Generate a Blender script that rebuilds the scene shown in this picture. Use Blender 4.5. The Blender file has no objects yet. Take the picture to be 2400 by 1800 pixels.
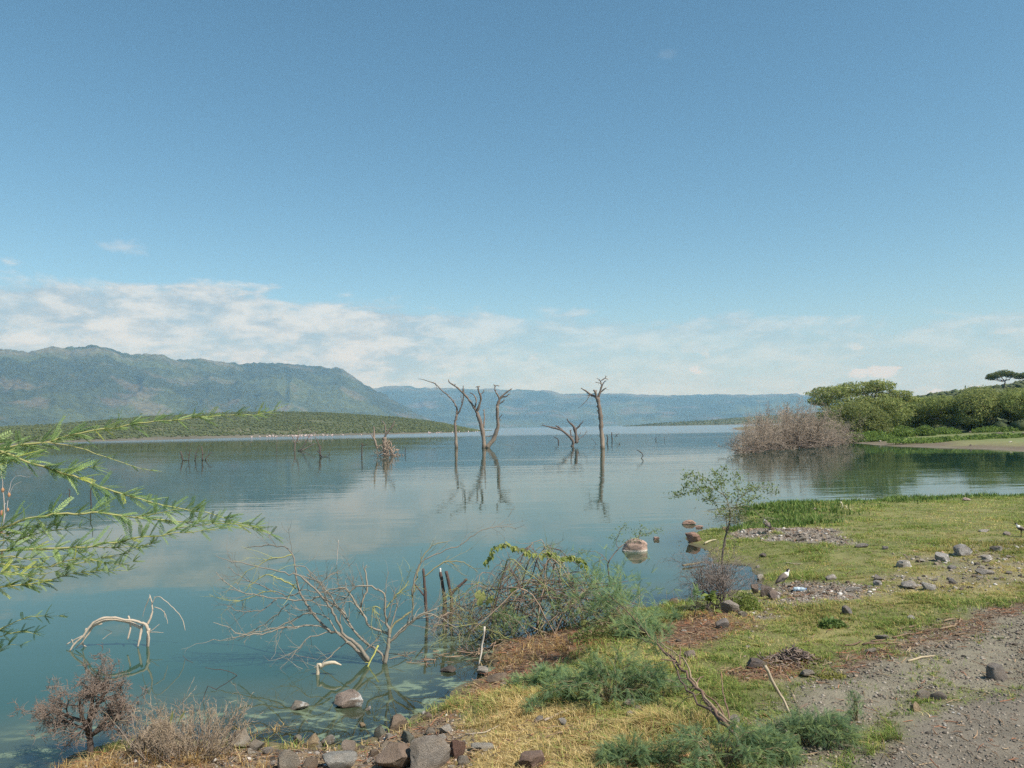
import bpy, bmesh, math, random
import numpy as np
from mathutils import Vector, Matrix

scene = bpy.context.scene
COL = scene.collection

# ------------------------------------------------------------------ camera
F, CX, CY = 1900.0, 1200.0, 900.0            # focal length and centre in photo pixels (2400 x 1800)
CAMZ = 2.6
PITCH = math.atan(102.1 / F)
ROLL = 0.019
_f = Vector((0, math.cos(PITCH), math.sin(PITCH)))
_u = Vector((0, -math.sin(PITCH), math.cos(PITCH)))
_r = Vector((1, 0, 0))
CR = _r * math.cos(ROLL) - _u * math.sin(ROLL)
CU = _r * math.sin(ROLL) + _u * math.cos(ROLL)
cam_data = bpy.data.cameras.new('camera')
cam = bpy.data.objects.new('camera', cam_data)
COL.objects.link(cam)
cam_data.sensor_width = 36.0
cam_data.lens = 36.0 * F / 2400.0
cam_data.clip_start = 0.05
cam_data.clip_end = 40000
M = Matrix((CR, CU, -_f)).transposed().to_4x4()
M.translation = Vector((0, 0, CAMZ))
cam.matrix_world = M
scene.camera = cam

# ------------------------------------------------------------------ sky and sun
SUN_AZ, SUN_EL = 126.0, 51.0     # degrees; azimuth clockwise from the view direction (+Y)
SUN_STRENGTH, SKY_STRENGTH = 4.5, 0.088
scene.cycles.use_denoising = False
scene.cycles.use_adaptive_sampling = False
scene.view_settings.view_transform = 'Standard'
scene.view_settings.look = 'None'
scene.view_settings.exposure = 0.6
scene.view_settings.gamma = 1.0
scene.view_settings.use_curve_mapping = False
world = bpy.data.worlds.new('World')
scene.world = world
world.use_nodes = True


class NT:
    """small helper for building node trees"""
    def __init__(s, tree):
        s.t = tree; s.n = tree.nodes; s.l = tree.links
    def new(s, typ, **kw):
        n = s.n.new(typ)
        for k, v in kw.items():
            setattr(n, k, v)
        return n
    def put(s, inp, v):
        if isinstance(v, bpy.types.NodeSocket):
            s.l.new(v, inp)
        elif v is not None:
            if hasattr(inp, 'default_value'):
                try:
                    inp.default_value = v
                except Exception:
                    inp.default_value = (v[0], v[1], v[2], 1.0)
    def m(s, op, a, b=None, c=None, clamp=False):
        n = s.new('ShaderNodeMath', operation=op, use_clamp=clamp)
        s.put(n.inputs[0], a); s.put(n.inputs[1], b); s.put(n.inputs[2], c)
        return n.outputs[0]
    def mix(s, f, a, b, blend='MIX'):
        n = s.new('ShaderNodeMix', data_type='RGBA', blend_type=blend)
        s.put(n.inputs[0], f); s.put(n.inputs[6], col4(a)); s.put(n.inputs[7], col4(b))
        return n.outputs[2]
    def noise(s, vec, scale, detail=4.0, rough=0.55, dist=0.0, lac=2.0):
        n = s.new('ShaderNodeTexNoise')
        s.put(n.inputs['Vector'], vec)
        n.inputs['Scale'].default_value = scale
        n.inputs['Detail'].default_value = detail
        n.inputs['Roughness'].default_value = rough
        n.inputs['Lacunarity'].default_value = lac
        n.inputs['Distortion'].default_value = dist
        return n.outputs['Fac']
    def smooth(s, x, a, b):
        n = s.new('ShaderNodeMapRange', interpolation_type='SMOOTHSTEP', clamp=True)
        s.put(n.inputs[0], x); s.put(n.inputs[1], a); s.put(n.inputs[2], b)
        n.inputs[3].default_value = 0.0; n.inputs[4].default_value = 1.0
        return n.outputs[0]
    def xyz(s, x, y, z):
        n = s.new('ShaderNodeCombineXYZ')
        s.put(n.inputs[0], x); s.put(n.inputs[1], y); s.put(n.inputs[2], z)
        return n.outputs[0]
    def sep(s, v):
        n = s.new('ShaderNodeSeparateXYZ'); s.put(n.inputs[0], v)
        return n.outputs


def col4(c):
    if isinstance(c, bpy.types.NodeSocket) or c is None:
        return c
    return (c[0], c[1], c[2], 1.0)


def build_world():
    N = NT(world.node_tree)
    N.n.clear()
    out = N.new('ShaderNodeOutputWorld')
    bg = N.new('ShaderNodeBackground')
    bg.inputs['Strength'].default_value = SKY_STRENGTH
    sky = N.new('ShaderNodeTexSky')
    sky.sky_type = 'NISHITA'
    sky.sun_disc = False
    sky.sun_elevation = math.radians(SUN_EL)
    sky.sun_rotation = math.radians(SUN_AZ)
    sky.altitude = 900
    sky.air_density = 1.0
    sky.dust_density = 0.6
    sky.ozone_density = 1.3
    tc = N.new('ShaderNodeTexCoord')
    x, y, z = N.sep(tc.outputs['Generated'])[0:3]
    el = N.m('MULTIPLY', N.m('ARCSINE', z), 57.2958)
    az = N.m('MULTIPLY', N.m('ARCTAN2', x, y), 57.2958)
    # a bank of cloud all round the horizon, its top rising and sinking
    top = N.m('ADD', N.m('MULTIPLY', N.m('COSINE', N.m('MULTIPLY', N.m('ADD', az, 32.0), math.radians(3.0))), 1.9), 8.5)
    # cloud coordinates: direction on a sphere, squeezed vertically (layers seen edge on)
    hx = N.m('MULTIPLY', x, 1.0)
    v1 = N.xyz(hx, y, N.m('MULTIPLY', z, 3.4))
    v2 = N.xyz(hx, y, N.m('MULTIPLY', z, 2.2))
    n_big = N.noise(v1, 5.0, 5.0, 0.55)
    n_mid = N.noise(v1, 13.0, 7.0, 0.6, 0.4)
    n_fin = N.noise(v2, 34.0, 6.0, 0.6)
    edge = N.m('ADD', top, N.m('MULTIPLY', N.m('SUBTRACT', n_big, 0.5), 5.0))
    edge = N.m('ADD', edge, N.m('MULTIPLY', N.m('SUBTRACT', n_mid, 0.5), 4.0))
    edge = N.m('ADD', edge, N.m('MULTIPLY', N.m('SUBTRACT', n_fin, 0.5), 1.0))
    band = N.smooth(el, N.m('ADD', edge, 0.35), N.m('SUBTRACT', edge, 0.9))
    # how solid the bank is: thicker where it is tall
    body = N.smooth(N.m('ADD', N.m('MULTIPLY', n_mid, 0.6), N.m('MULTIPLY', n_big, 0.5)), 0.36, 0.68)
    solid = N.m('ADD', 0.22, N.m('MULTIPLY', N.smooth(top, 7.8, 9.6), 0.50))
    dens = N.m('MULTIPLY', band, N.m('ADD', solid, N.m('MULTIPLY', body, 0.28)))
    shade = N.smooth(N.m('ADD', N.m('MULTIPLY', n_mid, 0.6), N.m('MULTIPLY', n_fin, 0.4)), 0.38, 0.62)
    k = 1.0 / (SKY_STRENGTH * 1.516)
    ccol = N.mix(shade, (0.40 * k, 0.51 * k, 0.60 * k), (0.74 * k, 0.80 * k, 0.82 * k))
    c = sky.outputs[0]
    hs = N.new('ShaderNodeHueSaturation')
    hs.inputs['Hue'].default_value = 0.482
    hs.inputs['Saturation'].default_value = 1.12
    N.put(hs.inputs['Color'], c)
    c = hs.outputs[0]
    veil = N.m('MULTIPLY', N.smooth(el, 10.0, -1.0), 0.62)
    c = N.mix(veil, c, (0.36 * k, 0.51 * k, 0.63 * k))
    dens = N.m('MULTIPLY', dens, N.m('ADD', 0.62, N.m('MULTIPLY', N.smooth(el, 0.5, 5.0), 0.38)))
    c = N.mix(dens, c, ccol)
    # small heaped clouds low down
    v3 = N.xyz(hx, y, N.m('MULTIPLY', z, 1.9))
    puff = N.noise(v3, 12.0, 5.0, 0.55)
    pf = N.smooth(N.m('ADD', puff, N.m('MULTIPLY', N.m('SUBTRACT', n_fin, 0.5), 0.34)), 0.565, 0.605)
    pm = N.m('MULTIPLY', N.smooth(el, 0.2, 1.8), N.smooth(el, 6.2, 3.4))
    pm = N.m('MULTIPLY', pm, N.m('MULTIPLY', pf, 0.75))
    c = N.mix(pm, c, (0.80 * k, 0.81 * k, 0.80 * k))
    # one stray small cloud and a faint wisp above the bank
    for (a0, e0, wa, we, s) in ((-25.6, 11.9, 1.3, 0.5, 0.42), (11.4, 24.6, 0.7, 0.35, 0.07)):
        da = N.m('DIVIDE', N.m('SUBTRACT', az, a0), wa)
        de = N.m('DIVIDE', N.m('SUBTRACT', el, e0), we)
        d = N.m('SQRT', N.m('ADD', N.m('MULTIPLY', da, da), N.m('MULTIPLY', de, de)))
        d = N.m('ADD', d, N.m('MULTIPLY', N.m('SUBTRACT', n_fin, 0.5), 2.4))
        c = N.mix(N.m('MULTIPLY', N.smooth(d, 1.2, 0.2), s), c, (0.74 * k, 0.77 * k, 0.78 * k))
    N.put(bg.inputs['Color'], c)
    N.l.new(bg.outputs[0], out.inputs[0])


build_world()
sun_data = bpy.data.lights.new('sun', 'SUN')
sun_data.energy = SUN_STRENGTH
sun_data.angle = math.radians(0.53)
sun_data.color = (1.0, 0.945, 0.86)
sun = bpy.data.objects.new('sun', sun_data)
COL.objects.link(sun)
_a, _e = math.radians(SUN_AZ), math.radians(SUN_EL)
SUN_DIR = Vector((math.sin(_a) * math.cos(_e), math.cos(_a) * math.cos(_e), math.sin(_e)))
sun.rotation_euler = SUN_DIR.to_track_quat('Z', 'Y').to_euler()

# ------------------------------------------------------------------ pixel -> world helpers


def ray(px, py):
    return _f + CR * ((px - CX) / F) - CU * ((py - CY) / F)


def at(px, py, z=0.0):
    d = ray(px, py)
    t = (z - CAMZ) / d.z
    return Vector((d.x * t, d.y * t, z))


def atd(px, py, dist):
    d = ray(px, py)
    t = dist / d.y
    return Vector((d.x * t, dist, CAMZ + d.z * t))


def azel(px, py):
    d = ray(px, py)
    return math.atan2(d.x, d.y), math.atan2(d.z, math.hypot(d.x, d.y))


def Q(pts):                       # 2212-wide overview pixels -> photo pixels
    return [(x * 1.085, y * 1.085) for x, y in pts]


def crop(x0, y0, s):
    return lambda pts: [(x0 + p[0] / s, y0 + p[1] / s) for p in pts]


# ------------------------------------------------------------------ noise (numpy)


def _hash(ix, iy, iz, seed):
    with np.errstate(over='ignore'):
        h = (ix.astype(np.int64) * 374761393 + iy.astype(np.int64) * 668265263 + iz.astype(np.int64) * 2147483647 + seed * 974711) & 0xffffffff
        h = ((h ^ (h >> 13)) * 1274126177) & 0xffffffff
        h = h ^ (h >> 16)
    return (h & 0xffffff).astype(np.float64) / 8388607.5 - 1.0


def vnoise(x, y, z=None, seed=0):
    x = np.asarray(x, float); y = np.asarray(y, float)
    z = np.zeros_like(x) if z is None else np.asarray(z, float)
    ix, iy, iz = np.floor(x), np.floor(y), np.floor(z)
    fx, fy, fz = x - ix, y - iy, z - iz
    fx = fx * fx * (3 - 2 * fx); fy = fy * fy * (3 - 2 * fy); fz = fz * fz * (3 - 2 * fz)
    r = 0
    for dx in (0, 1):
        for dy in (0, 1):
            for dz in (0, 1):
                w = (fx if dx else 1 - fx) * (fy if dy else 1 - fy) * (fz if dz else 1 - fz)
                if dz and not fz.any():
                    continue
                r = r + w * _hash(ix + dx, iy + dy, iz + dz, seed)
    return r


def fbm(x, y, z=None, seed=0, octs=4, gain=0.5):
    a, r, t = 1.0, 0, 0
    for o in range(octs):
        f = 2.03 ** o
        r = r + a * vnoise(x * f + 17.3 * o, y * f - 9.1 * o, None if z is None else z * f, seed + o)
        t += a; a *= gain
    return r / t


def sstep(x, a, b):
    t = np.clip((x - a) / (b - a), 0, 1)
    return t * t * (3 - 2 * t)


def signed_dist(X, Y, poly):
    """distance to a closed polygon, positive inside"""
    P = np.asarray(poly, float)
    d2 = np.full(X.shape, 1e18); ins = np.zeros(X.shape, bool)
    for i in range(len(P)):
        ax, ay = P[i]; bx, by = P[(i + 1) % len(P)]
        ex, ey = bx - ax, by - ay
        L = ex * ex + ey * ey
        if L < 1e-12:
            continue
        t = np.clip(((X - ax) * ex + (Y - ay) * ey) / L, 0, 1)
        d2 = np.minimum(d2, (X - ax - t * ex) ** 2 + (Y - ay - t * ey) ** 2)
        if ay != by:
            c = ((ay > Y) != (by > Y)) & (X < (bx - ax) * (Y - ay) / (by - ay) + ax)
            ins ^= c
    d = np.sqrt(d2)
    return np.where(ins, d, -d)


# ------------------------------------------------------------------ mesh building


class MB:
    def __init__(s):
        s.v = []; s.f = []; s.c = []; s.n = 0
    def add(s, v, faces, col=(1, 1, 1)):
        v = np.asarray(v, float).reshape(-1, 3)
        faces = np.asarray(faces, np.int64)
        s.v.append(v); s.f.append(faces + s.n)
        c = np.asarray(col, float)
        if c.ndim == 1:
            c = np.tile(c, (len(v), 1))
        s.c.append(c)
        s.n += len(v)
    def tube(s, pts, rad, sides=5, col=(1, 1, 1), cap=True):
        P = np.array([tuple(p) for p in pts], float)
        n = len(P)
        R = np.asarray(rad, float) if np.ndim(rad) else np.full(n, float(rad))
        T = np.empty_like(P)
        T[1:-1] = P[2:] - P[:-2]; T[0] = P[1] - P[0]; T[-1] = P[-1] - P[-2]
        T /= np.maximum(np.linalg.norm(T, axis=1, keepdims=True), 1e-9)
        mt = T.mean(axis=0)
        ref = np.eye(3)[np.argmin(np.abs(mt))]
        A = np.cross(T, ref); A /= np.maximum(np.linalg.norm(A, axis=1, keepdims=True), 1e-9)
        B = np.cross(T, A)
        th = np.arange(sides) * (2 * math.pi / sides)
        V = P[:, None, :] + R[:, None, None] * (np.cos(th)[None, :, None] * A[:, None, :] + np.sin(th)[None, :, None] * B[:, None, :])
        i = np.arange(n - 1)[:, None] * sides
        j = np.arange(sides)[None, :]
        k = (j + 1) % sides
        q = np.stack([i + j, i + k, i + sides + k, i + sides + j], axis=-1).reshape(-1, 4)
        c = np.asarray(col, float)
        if c.ndim == 2:
            c = np.repeat(c, sides, axis=0)
        s.add(V.reshape(-1, 3), q, c)
        if cap and R[-1] > 0.004:
            s.f.append(np.array([list(range(s.n - sides, s.n))], np.int64))
        if cap and R[0] > 0.004:
            s.f.append(np.array([list(range(s.n - n * sides + sides - 1, s.n - n * sides - 1, -1))], np.int64))
    def mesh(s, name, smooth=True):
        me = bpy.data.meshes.new(name)
        V = np.concatenate(s.v); C = np.concatenate(s.c)
        me.vertices.add(len(V)); me.vertices.foreach_set('co', V.astype(np.float32).ravel())
        loops = np.concatenate([f.ravel() for f in s.f])
        sizes = np.concatenate([np.full(len(f), f.shape[1]) for f in s.f])
        starts = np.concatenate([[0], np.cumsum(sizes)[:-1]])
        me.loops.add(len(loops)); me.loops.foreach_set('vertex_index', loops.astype(np.int32))
        me.polygons.add(len(sizes))
        me.polygons.foreach_set('loop_start', starts.astype(np.int32))
        if smooth:
            me.polygons.foreach_set('use_smooth', np.ones(len(sizes), bool))
        at_ = me.color_attributes.new('Col', 'FLOAT_COLOR', 'POINT')
        C4 = np.ones((len(C), 4)); C4[:, :3] = C
        at_.data.foreach_set('color', C4.astype(np.float32).ravel())
        me.update(calc_edges=True)
        return me
    def build(s, name, mat, parent=None, smooth=True, offset=None):
        if offset is not None:
            o3 = np.array(tuple(offset))
            s.v = [v - o3 for v in s.v]
        me = s.mesh(name, smooth)
        me.materials.append(mat)
        return link(name, me, parent)


def link(name, me, parent=None):
    o = bpy.data.objects.new(name, me)
    COL.objects.link(o)
    if parent is not None:
        o.parent = parent
    return o


def empty(name, loc, rz=0.0):
    o = bpy.data.objects.new(name, None)
    o.empty_display_size = 0.1
    COL.objects.link(o)
    o.location = loc
    o.rotation_euler = (0, 0, rz)
    return o


def tag(o, label=None, cat=None, group=None, kind=None):
    if label: o['label'] = label
    if cat: o['category'] = cat
    if group: o['group'] = group
    if kind: o['kind'] = kind
    return o


def kids(o):
    return [c for c in o.children]


def copy_tree(o, parent=None):
    c = o.copy()
    COL.objects.link(c)
    if parent is not None:
        c.parent = parent
    for ch in kids(o):
        copy_tree(ch, c)
    return c


def grid_mesh(name, X, Y, Z, mat, col=None, keep=None, parent=None, attrs=None):
    """X, Y, Z: (ny, nx) arrays"""
    ny, nx = X.shape
    V = np.stack([X, Y, Z], -1).reshape(-1, 3)
    i = np.arange(ny - 1)[:, None] * nx + np.arange(nx - 1)[None, :]
    q = np.stack([i, i + 1, i + nx + 1, i + nx], -1).reshape(-1, 4)
    if keep is not None:
        q = q[keep.ravel()]
    mb = MB()
    mb.add(V, q, (1, 1, 1) if col is None else np.asarray(col).reshape(-1, 3))
    o = mb.build(name, mat, parent)
    for k, a in (attrs or {}).items():
        t = o.data.attributes.new(k, 'FLOAT', 'POINT')
        t.data.foreach_set('value', np.asarray(a, np.float32).ravel())
    return o


# ------------------------------------------------------------------ materials


def new_mat(name):
    m = bpy.data.materials.new(name)
    m.use_nodes = True
    N = NT(m.node_tree)
    N.n.clear()
    out = N.new('ShaderNodeOutputMaterial')
    return m, N, out


def attr_col(N):
    a = N.new('ShaderNodeAttribute'); a.attribute_name = 'Col'
    return a.outputs['Color']


def mat_solid(name, color=None, rough=0.85, vary=0.35, scale=8.0, bump=0.3, bscale=30.0, dist=0.01, spots=None, streak=None, rnd=0.0):
    """diffuse-like surface; colour from the Col attribute (times `color`) broken up by noise"""
    m, N, out = new_mat(name)
    tc = N.new('ShaderNodeTexCoord')
    vec = tc.outputs['Object']
    if streak:
        mp = N.new('ShaderNodeMapping'); mp.inputs['Scale'].default_value = streak
        N.put(mp.inputs['Vector'], vec); vec = mp.outputs[0]
    c = attr_col(N)
    if color is not None:
        c = N.mix(1.0, c, color, 'MULTIPLY')
    n = N.noise(vec, scale, 6.0, 0.6)
    g = N.m('ADD', 1.0 - vary, N.m('MULTIPLY', n, 2 * vary))
    if rnd:
        oi = N.new('ShaderNodeObjectInfo')
        g = N.m('MULTIPLY', g, N.m('ADD', 1.0 - rnd, N.m('MULTIPLY', oi.outputs['Random'], 2 * rnd)))
    cc = N.new('ShaderNodeVectorMath', operation='SCALE')
    N.put(cc.inputs[0], c); N.put(cc.inputs['Scale'], g)
    c = cc.outputs[0]
    if spots:
        scol, sscale, lo, hi, amt = spots
        s = N.smooth(N.noise(tc.outputs['Object'], sscale, 5.0, 0.65), lo, hi)
        c = N.mix(N.m('MULTIPLY', s, amt), c, scol)
    b = N.new('ShaderNodeBsdfPrincipled')
    N.put(b.inputs['Base Color'], c)
    b.inputs['Roughness'].default_value = rough
    b.inputs['Specular IOR Level'].default_value = 0.25
    if bump:
        bn = N.new('ShaderNodeBump'); bn.inputs['Strength'].default_value = bump
        bn.inputs['Distance'].default_value = dist
        N.put(bn.inputs['Height'], N.noise(vec, bscale, 7.0, 0.65))
        N.l.new(bn.outputs[0], b.inputs['Normal'])
    N.l.new(b.outputs[0], out.inputs[0])
    return m


def mat_leaf(name, trans=0.35, color=None, rough=0.55, spec=0.2, rnd=0.18):
    m, N, out = new_mat(name)
    c = attr_col(N)
    if color is not None:
        c = N.mix(1.0, c, color, 'MULTIPLY')
    oi = N.new('ShaderNodeObjectInfo')
    cc = N.new('ShaderNodeVectorMath', operation='SCALE')
    N.put(cc.inputs[0], c)
    N.put(cc.inputs['Scale'], N.m('ADD', 1.0 - rnd, N.m('MULTIPLY', oi.outputs['Random'], 2 * rnd)))
    c = cc.outputs[0]
    b = N.new('ShaderNodeBsdfPrincipled')
    N.put(b.inputs['Base Color'], c)
    b.inputs['Roughness'].default_value = rough
    b.inputs['Specular IOR Level'].default_value = spec
    t = N.new('ShaderNodeBsdfTranslucent')
    N.put(t.inputs['Color'], c)
    mx = N.new('ShaderNodeMixShader'); mx.inputs[0].default_value = trans
    N.l.new(b.outputs[0], mx.inputs[1]); N.l.new(t.outputs[0], mx.inputs[2])
    N.l.new(mx.outputs[0], out.inputs[0])
    return m


BARK = mat_solid('bark', None, 0.9, 0.4, 14, 0.5, 60, 0.01, streak=(1, 1, 0.25))
BARK_FAR = mat_solid('weathered_wood', None, 0.9, 0.45, 2.2, 0.6, 9, 0.05, streak=(1, 1, 0.3))
TWIG = mat_solid('twig', None, 0.9, 0.2, 20, 0.0)
STEM = mat_solid('green_stem', None, 0.6, 0.2, 25, 0.0)
LEAF = mat_leaf('leaf', 0.5)
LEAF_FAR = mat_leaf('far_leaf', 0.45, rough=0.8, spec=0.05, rnd=0.12)
GRASS = mat_leaf('grass_blade', 0.3, rough=0.7, spec=0.1, rnd=0.0)
ROCK = mat_solid('rock', None, 0.95, 0.55, 5, 0.9, 18, 0.03, spots=((0.42, 0.40, 0.36), 11, 0.62, 0.74, 0.5), rnd=0.12)
GRAVEL = mat_solid('gravel', None, 0.92, 0.25, 40, 0.0)
SHRUB_FAR = mat_solid('distant_shrub', None, 0.95, 0.4, 1.3, 0.0)

# ------------------------------------------------------------------ ground and water
SHORE_PX = Q([(100, 1668), (180, 1632), (270, 1603), (400, 1604), (480, 1604), (560, 1600), (620, 1604), (690, 1612), (760, 1612),
              (820, 1592), (880, 1562), (945, 1522), (990, 1492), (1045, 1466), (1075, 1440), (1050, 1418), (1080, 1394), (1150, 1372),
              (1250, 1346), (1350, 1322), (1405, 1316), (1422, 1304), (1457, 1299), (1500, 1303), (1540, 1290), (1580, 1274),
              (1640, 1277), (1652, 1268), (1640, 1238), (1607, 1219), (1542, 1218), (1522, 1189), (1487, 1176), (1482, 1163),
              (1517, 1144), (1552, 1145), (1607, 1144), (1620, 1138), (1604, 1124), (1606, 1106), (1640, 1096), (1707, 1093),
              (1780, 1091), (1843, 1089), (1905, 1083), (2000, 1079), (2100, 1078), (2212, 1077), (2500, 1082)])
_s = [at(px, py).xy for px, py in SHORE_PX]
NEAR_POLY = [tuple(p) for p in _s] + [(45, 29), (75, 36), (120, 40), (120, -60), (-60, -60), (-60, -1), (-16, 2.2), (-7.5, 3.6), (-5.0, 4.4)]
_fb = [at(px, py).xy for px, py in Q([(2212, 976), (2110, 970), (2030, 967), (1930, 964), (1850, 958), (1790, 953), (1720, 946)])]
FAR_POLY = [(120, 54), (70, 58)] + [tuple(p) for p in _fb] + [(58, 160), (90, 330), (140, 520), (600, 520), (600, 54)]


def poly_mask(X, Y, px, soft=0.25, z=0.2, wob=0.35, seed=5):
    P = [tuple(at(a, b, z).xy) for a, b in Q(px)]
    sd = signed_dist(X, Y, P)
    sd = sd + wob * fbm(X * 1.6, Y * 1.6, seed=seed, octs=4) * np.clip(Y / 9, 0.6, 2.5)
    return sstep(sd, -soft, soft)


def near_height(X, Y):
    sd = signed_dist(X, Y, NEAR_POLY)
    sdw = sd + 0.14 * fbm(X * 1.9, Y * 1.9, seed=3, octs=4)
    land = 0.30 * (1 - np.exp(-np.maximum(sdw, 0) / 1.7)) + 0.12 * (1 - np.exp(-np.maximum(sdw, 0) / 7))
    s = np.maximum(-sdw, 0)
    sea = -np.minimum(0.11 * s + 0.05 * s * s, 3.0)
    z = np.where(sdw > 0, land, sea)
    z = z + 0.022 * fbm(X * 3.1, Y * 3.1, seed=8, octs=4) * sstep(sdw, -0.4, 0.5)
    return z, sdw


FX0, FX1, FY0, FY1, FD = -8.0, 24.0, 2.0, 36.0, 0.1
_gx = np.linspace(FX0, FX1, int(round((FX1 - FX0) / FD)) + 1)
_gy = np.linspace(FY0, FY1, int(round((FY1 - FY0) / FD)) + 1)
GX, GY = np.meshgrid(_gx, _gy)
GZ, GSD = near_height(GX, GY)

TRACK = poly_mask(GX, GY, [(1740, 1740), (1840, 1660), (1900, 1592), (1980, 1542), (2080, 1507), (2260, 1477), (2500, 1440), (2900, 1500), (2900, 1800)], 0.12, 0.35, 0.10)
GRAV = poly_mask(GX, GY, [(1640, 1720), (1690, 1600), (1660, 1560), (1700, 1500), (1800, 1432), (1900, 1396), (2060, 1346), (2260, 1282), (2500, 1222), (2700, 1460), (2080, 1515), (1900, 1602), (1800, 1720)], 0.25, 0.3, 0.35, 6)
PATCH = poly_mask(GX, GY, [(1640, 1280), (1660, 1250), (1730, 1240), (1800, 1253), (1880, 1272), (1885, 1290), (1800, 1302), (1700, 1314), (1640, 1335), (1600, 1320)], 0.2, 0.2, 0.4, 7)
PATCH = np.maximum(PATCH, poly_mask(GX, GY, [(1552, 1148), (1620, 1144), (1700, 1146), (1790, 1150), (1835, 1178), (1790, 1187), (1700, 1172), (1640, 1162), (1590, 1160)], 0.2, 0.15, 0.4, 8))
SCAT = poly_mask(GX, GY, [(1930, 1250), (2000, 1213), (2100, 1196), (2240, 1190), (2260, 1262), (2060, 1276), (1960, 1280)], 0.5, 0.2, 0.9, 9)
MUD = poly_mask(GX, GY, [(1040, 1440), (1080, 1385), (1200, 1350), (1330, 1345), (1330, 1395), (1200, 1425), (1110, 1480), (1060, 1520), (960, 1560), (930, 1540), (1000, 1480)], 0.2, 0.1, 0.4, 10)
MUD = np.maximum(MUD, poly_mask(GX, GY, [(1410, 1340), (1500, 1322), (1590, 1325), (1610, 1365), (1540, 1400), (1420, 1400), (1390, 1370)], 0.2, 0.2, 0.4, 12))
MUD = np.maximum(MUD, poly_mask(GX, GY, [(1560, 1445), (1640, 1432), (1720, 1420), (1760, 1440), (1690, 1460), (1590, 1460)], 0.1, 0.3, 0.3, 13))
BANK = poly_mask(GX, GY, [(90, 1720), (90, 1640), (300, 1590), (480, 1590), (760, 1600), (890, 1550), (960, 1520), (1010, 1560), (1000, 1720)], 0.2, 0.1, 0.3, 14)
DRY = poly_mask(GX, GY, [(960, 1740), (1000, 1560), (1100, 1490), (1230, 1510), (1420, 1540), (1510, 1590), (1440, 1740)], 0.5, 0.25, 0.8, 15)
OLIVE = poly_mask(GX, GY, [(1650, 1345), (1780, 1305), (1890, 1290), (1900, 1255), (2050, 1190), (2300, 1180), (2300, 1260), (2000, 1330), (1800, 1370)], 0.7, 0.2, 1.4, 16)

VERGE_M = poly_mask(GX, GY, [(1790, 1440), (1900, 1398), (2060, 1346), (2260, 1280), (2270, 1312), (2080, 1378), (1920, 1428), (1820, 1468)], .15, .3, .3, 28)
_n1 = fbm(GX * 0.9, GY * 0.9, seed=21, octs=5); _n2 = fbm(GX * 4.0, GY * 4.0, seed=22, octs=4)
BARE = np.maximum.reduce([TRACK, GRAV * sstep(_n1 * 0.7 + _n2 * 0.5, 0.55, -0.05), PATCH * 0.95, SCAT * sstep(_n2, 0.25, -0.1) * 0.75, MUD * 0.8, BANK * 0.98, VERGE_M * .85])
BARE = np.maximum(BARE, sstep(GSD, 0.14, 0.02))
BARE = np.maximum(BARE, sstep(_n1 * 0.6 + _n2 * 0.6, 0.19, 0.40) * 0.85)


def _mix(c, m, d):
    return c * (1 - m[..., None]) + np.asarray(d, float) * m[..., None]


def ground_colour():
    c = np.zeros(GX.shape + (3,)); c[:] = (0.145, 0.155, 0.055)
    c = _mix(c, sstep(_n1, -0.3, 0.5), (0.18, 0.175, 0.068))
    c = _mix(c, OLIVE * 0.7, (0.25, 0.21, 0.085))
    c = _mix(c, DRY * 0.85, (0.33, 0.25, 0.105))
    c = _mix(c, np.maximum(GRAV * 0.85, SCAT * 0.5), (0.20, 0.178, 0.142))
    c = _mix(c, VERGE_M * .8, (0.15, 0.108, 0.078))
    c = _mix(c, PATCH, (0.205, 0.18, 0.15))
    c = _mix(c, BANK * 0.8, (0.25, 0.175, 0.115))
    c = _mix(c, MUD * 0.9, (0.165, 0.095, 0.065))
    c = _mix(c, TRACK, (0.165, 0.147, 0.117))
    c = _mix(c, sstep(GSD, 0.25, -0.05) * (1 - BANK * 0.5), (0.10, 0.088, 0.06))
    c = _mix(c, sstep(GSD, -0.1, -0.6), (0.085, 0.10, 0.075))
    c = c * (1 + 0.30 * _n2[..., None])
    return np.clip(c, 0.01, 1)


SOIL = mat_solid('soil', None, 0.95, 0.42, 9, 0.75, 45, 0.025, spots=((0.36, 0.33, 0.28), 55, 0.60, 0.70, 0.38))
ground = grid_mesh('ground', GX, GY, GZ + 0.010 * _n2 * (TRACK * 0.4 + GRAV + BANK), SOIL, ground_colour())
tag(ground, kind='structure')


def lookup(A, x, y):
    i = np.clip(np.round((np.asarray(x) - FX0) / FD).astype(int), 0, GX.shape[1] - 1)
    j = np.clip(np.round((np.asarray(y) - FY0) / FD).astype(int), 0, GX.shape[0] - 1)
    return A[j, i]


def gz(x, y):
    fx = min(max((x - FX0) / FD, 0), GX.shape[1] - 1.001); fy = min(max((y - FY0) / FD, 0), GX.shape[0] - 1.001)
    i, j = int(fx), int(fy); a, b = fx - i, fy - j
    return float(GZ[j, i] * (1 - a) * (1 - b) + GZ[j, i + 1] * a * (1 - b) + GZ[j + 1, i] * (1 - a) * b + GZ[j + 1, i + 1] * a * b)


def on_ground(px, py, water=True):
    z = 0.15
    for _ in range(14):
        p = at(px, py, z)
        h = gz(p.x, p.y)
        if water: h = max(h, 0.0)
        z = z * 0.4 + h * 0.6
    p = at(px, py, z)
    return Vector((p.x, p.y, h))


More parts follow.
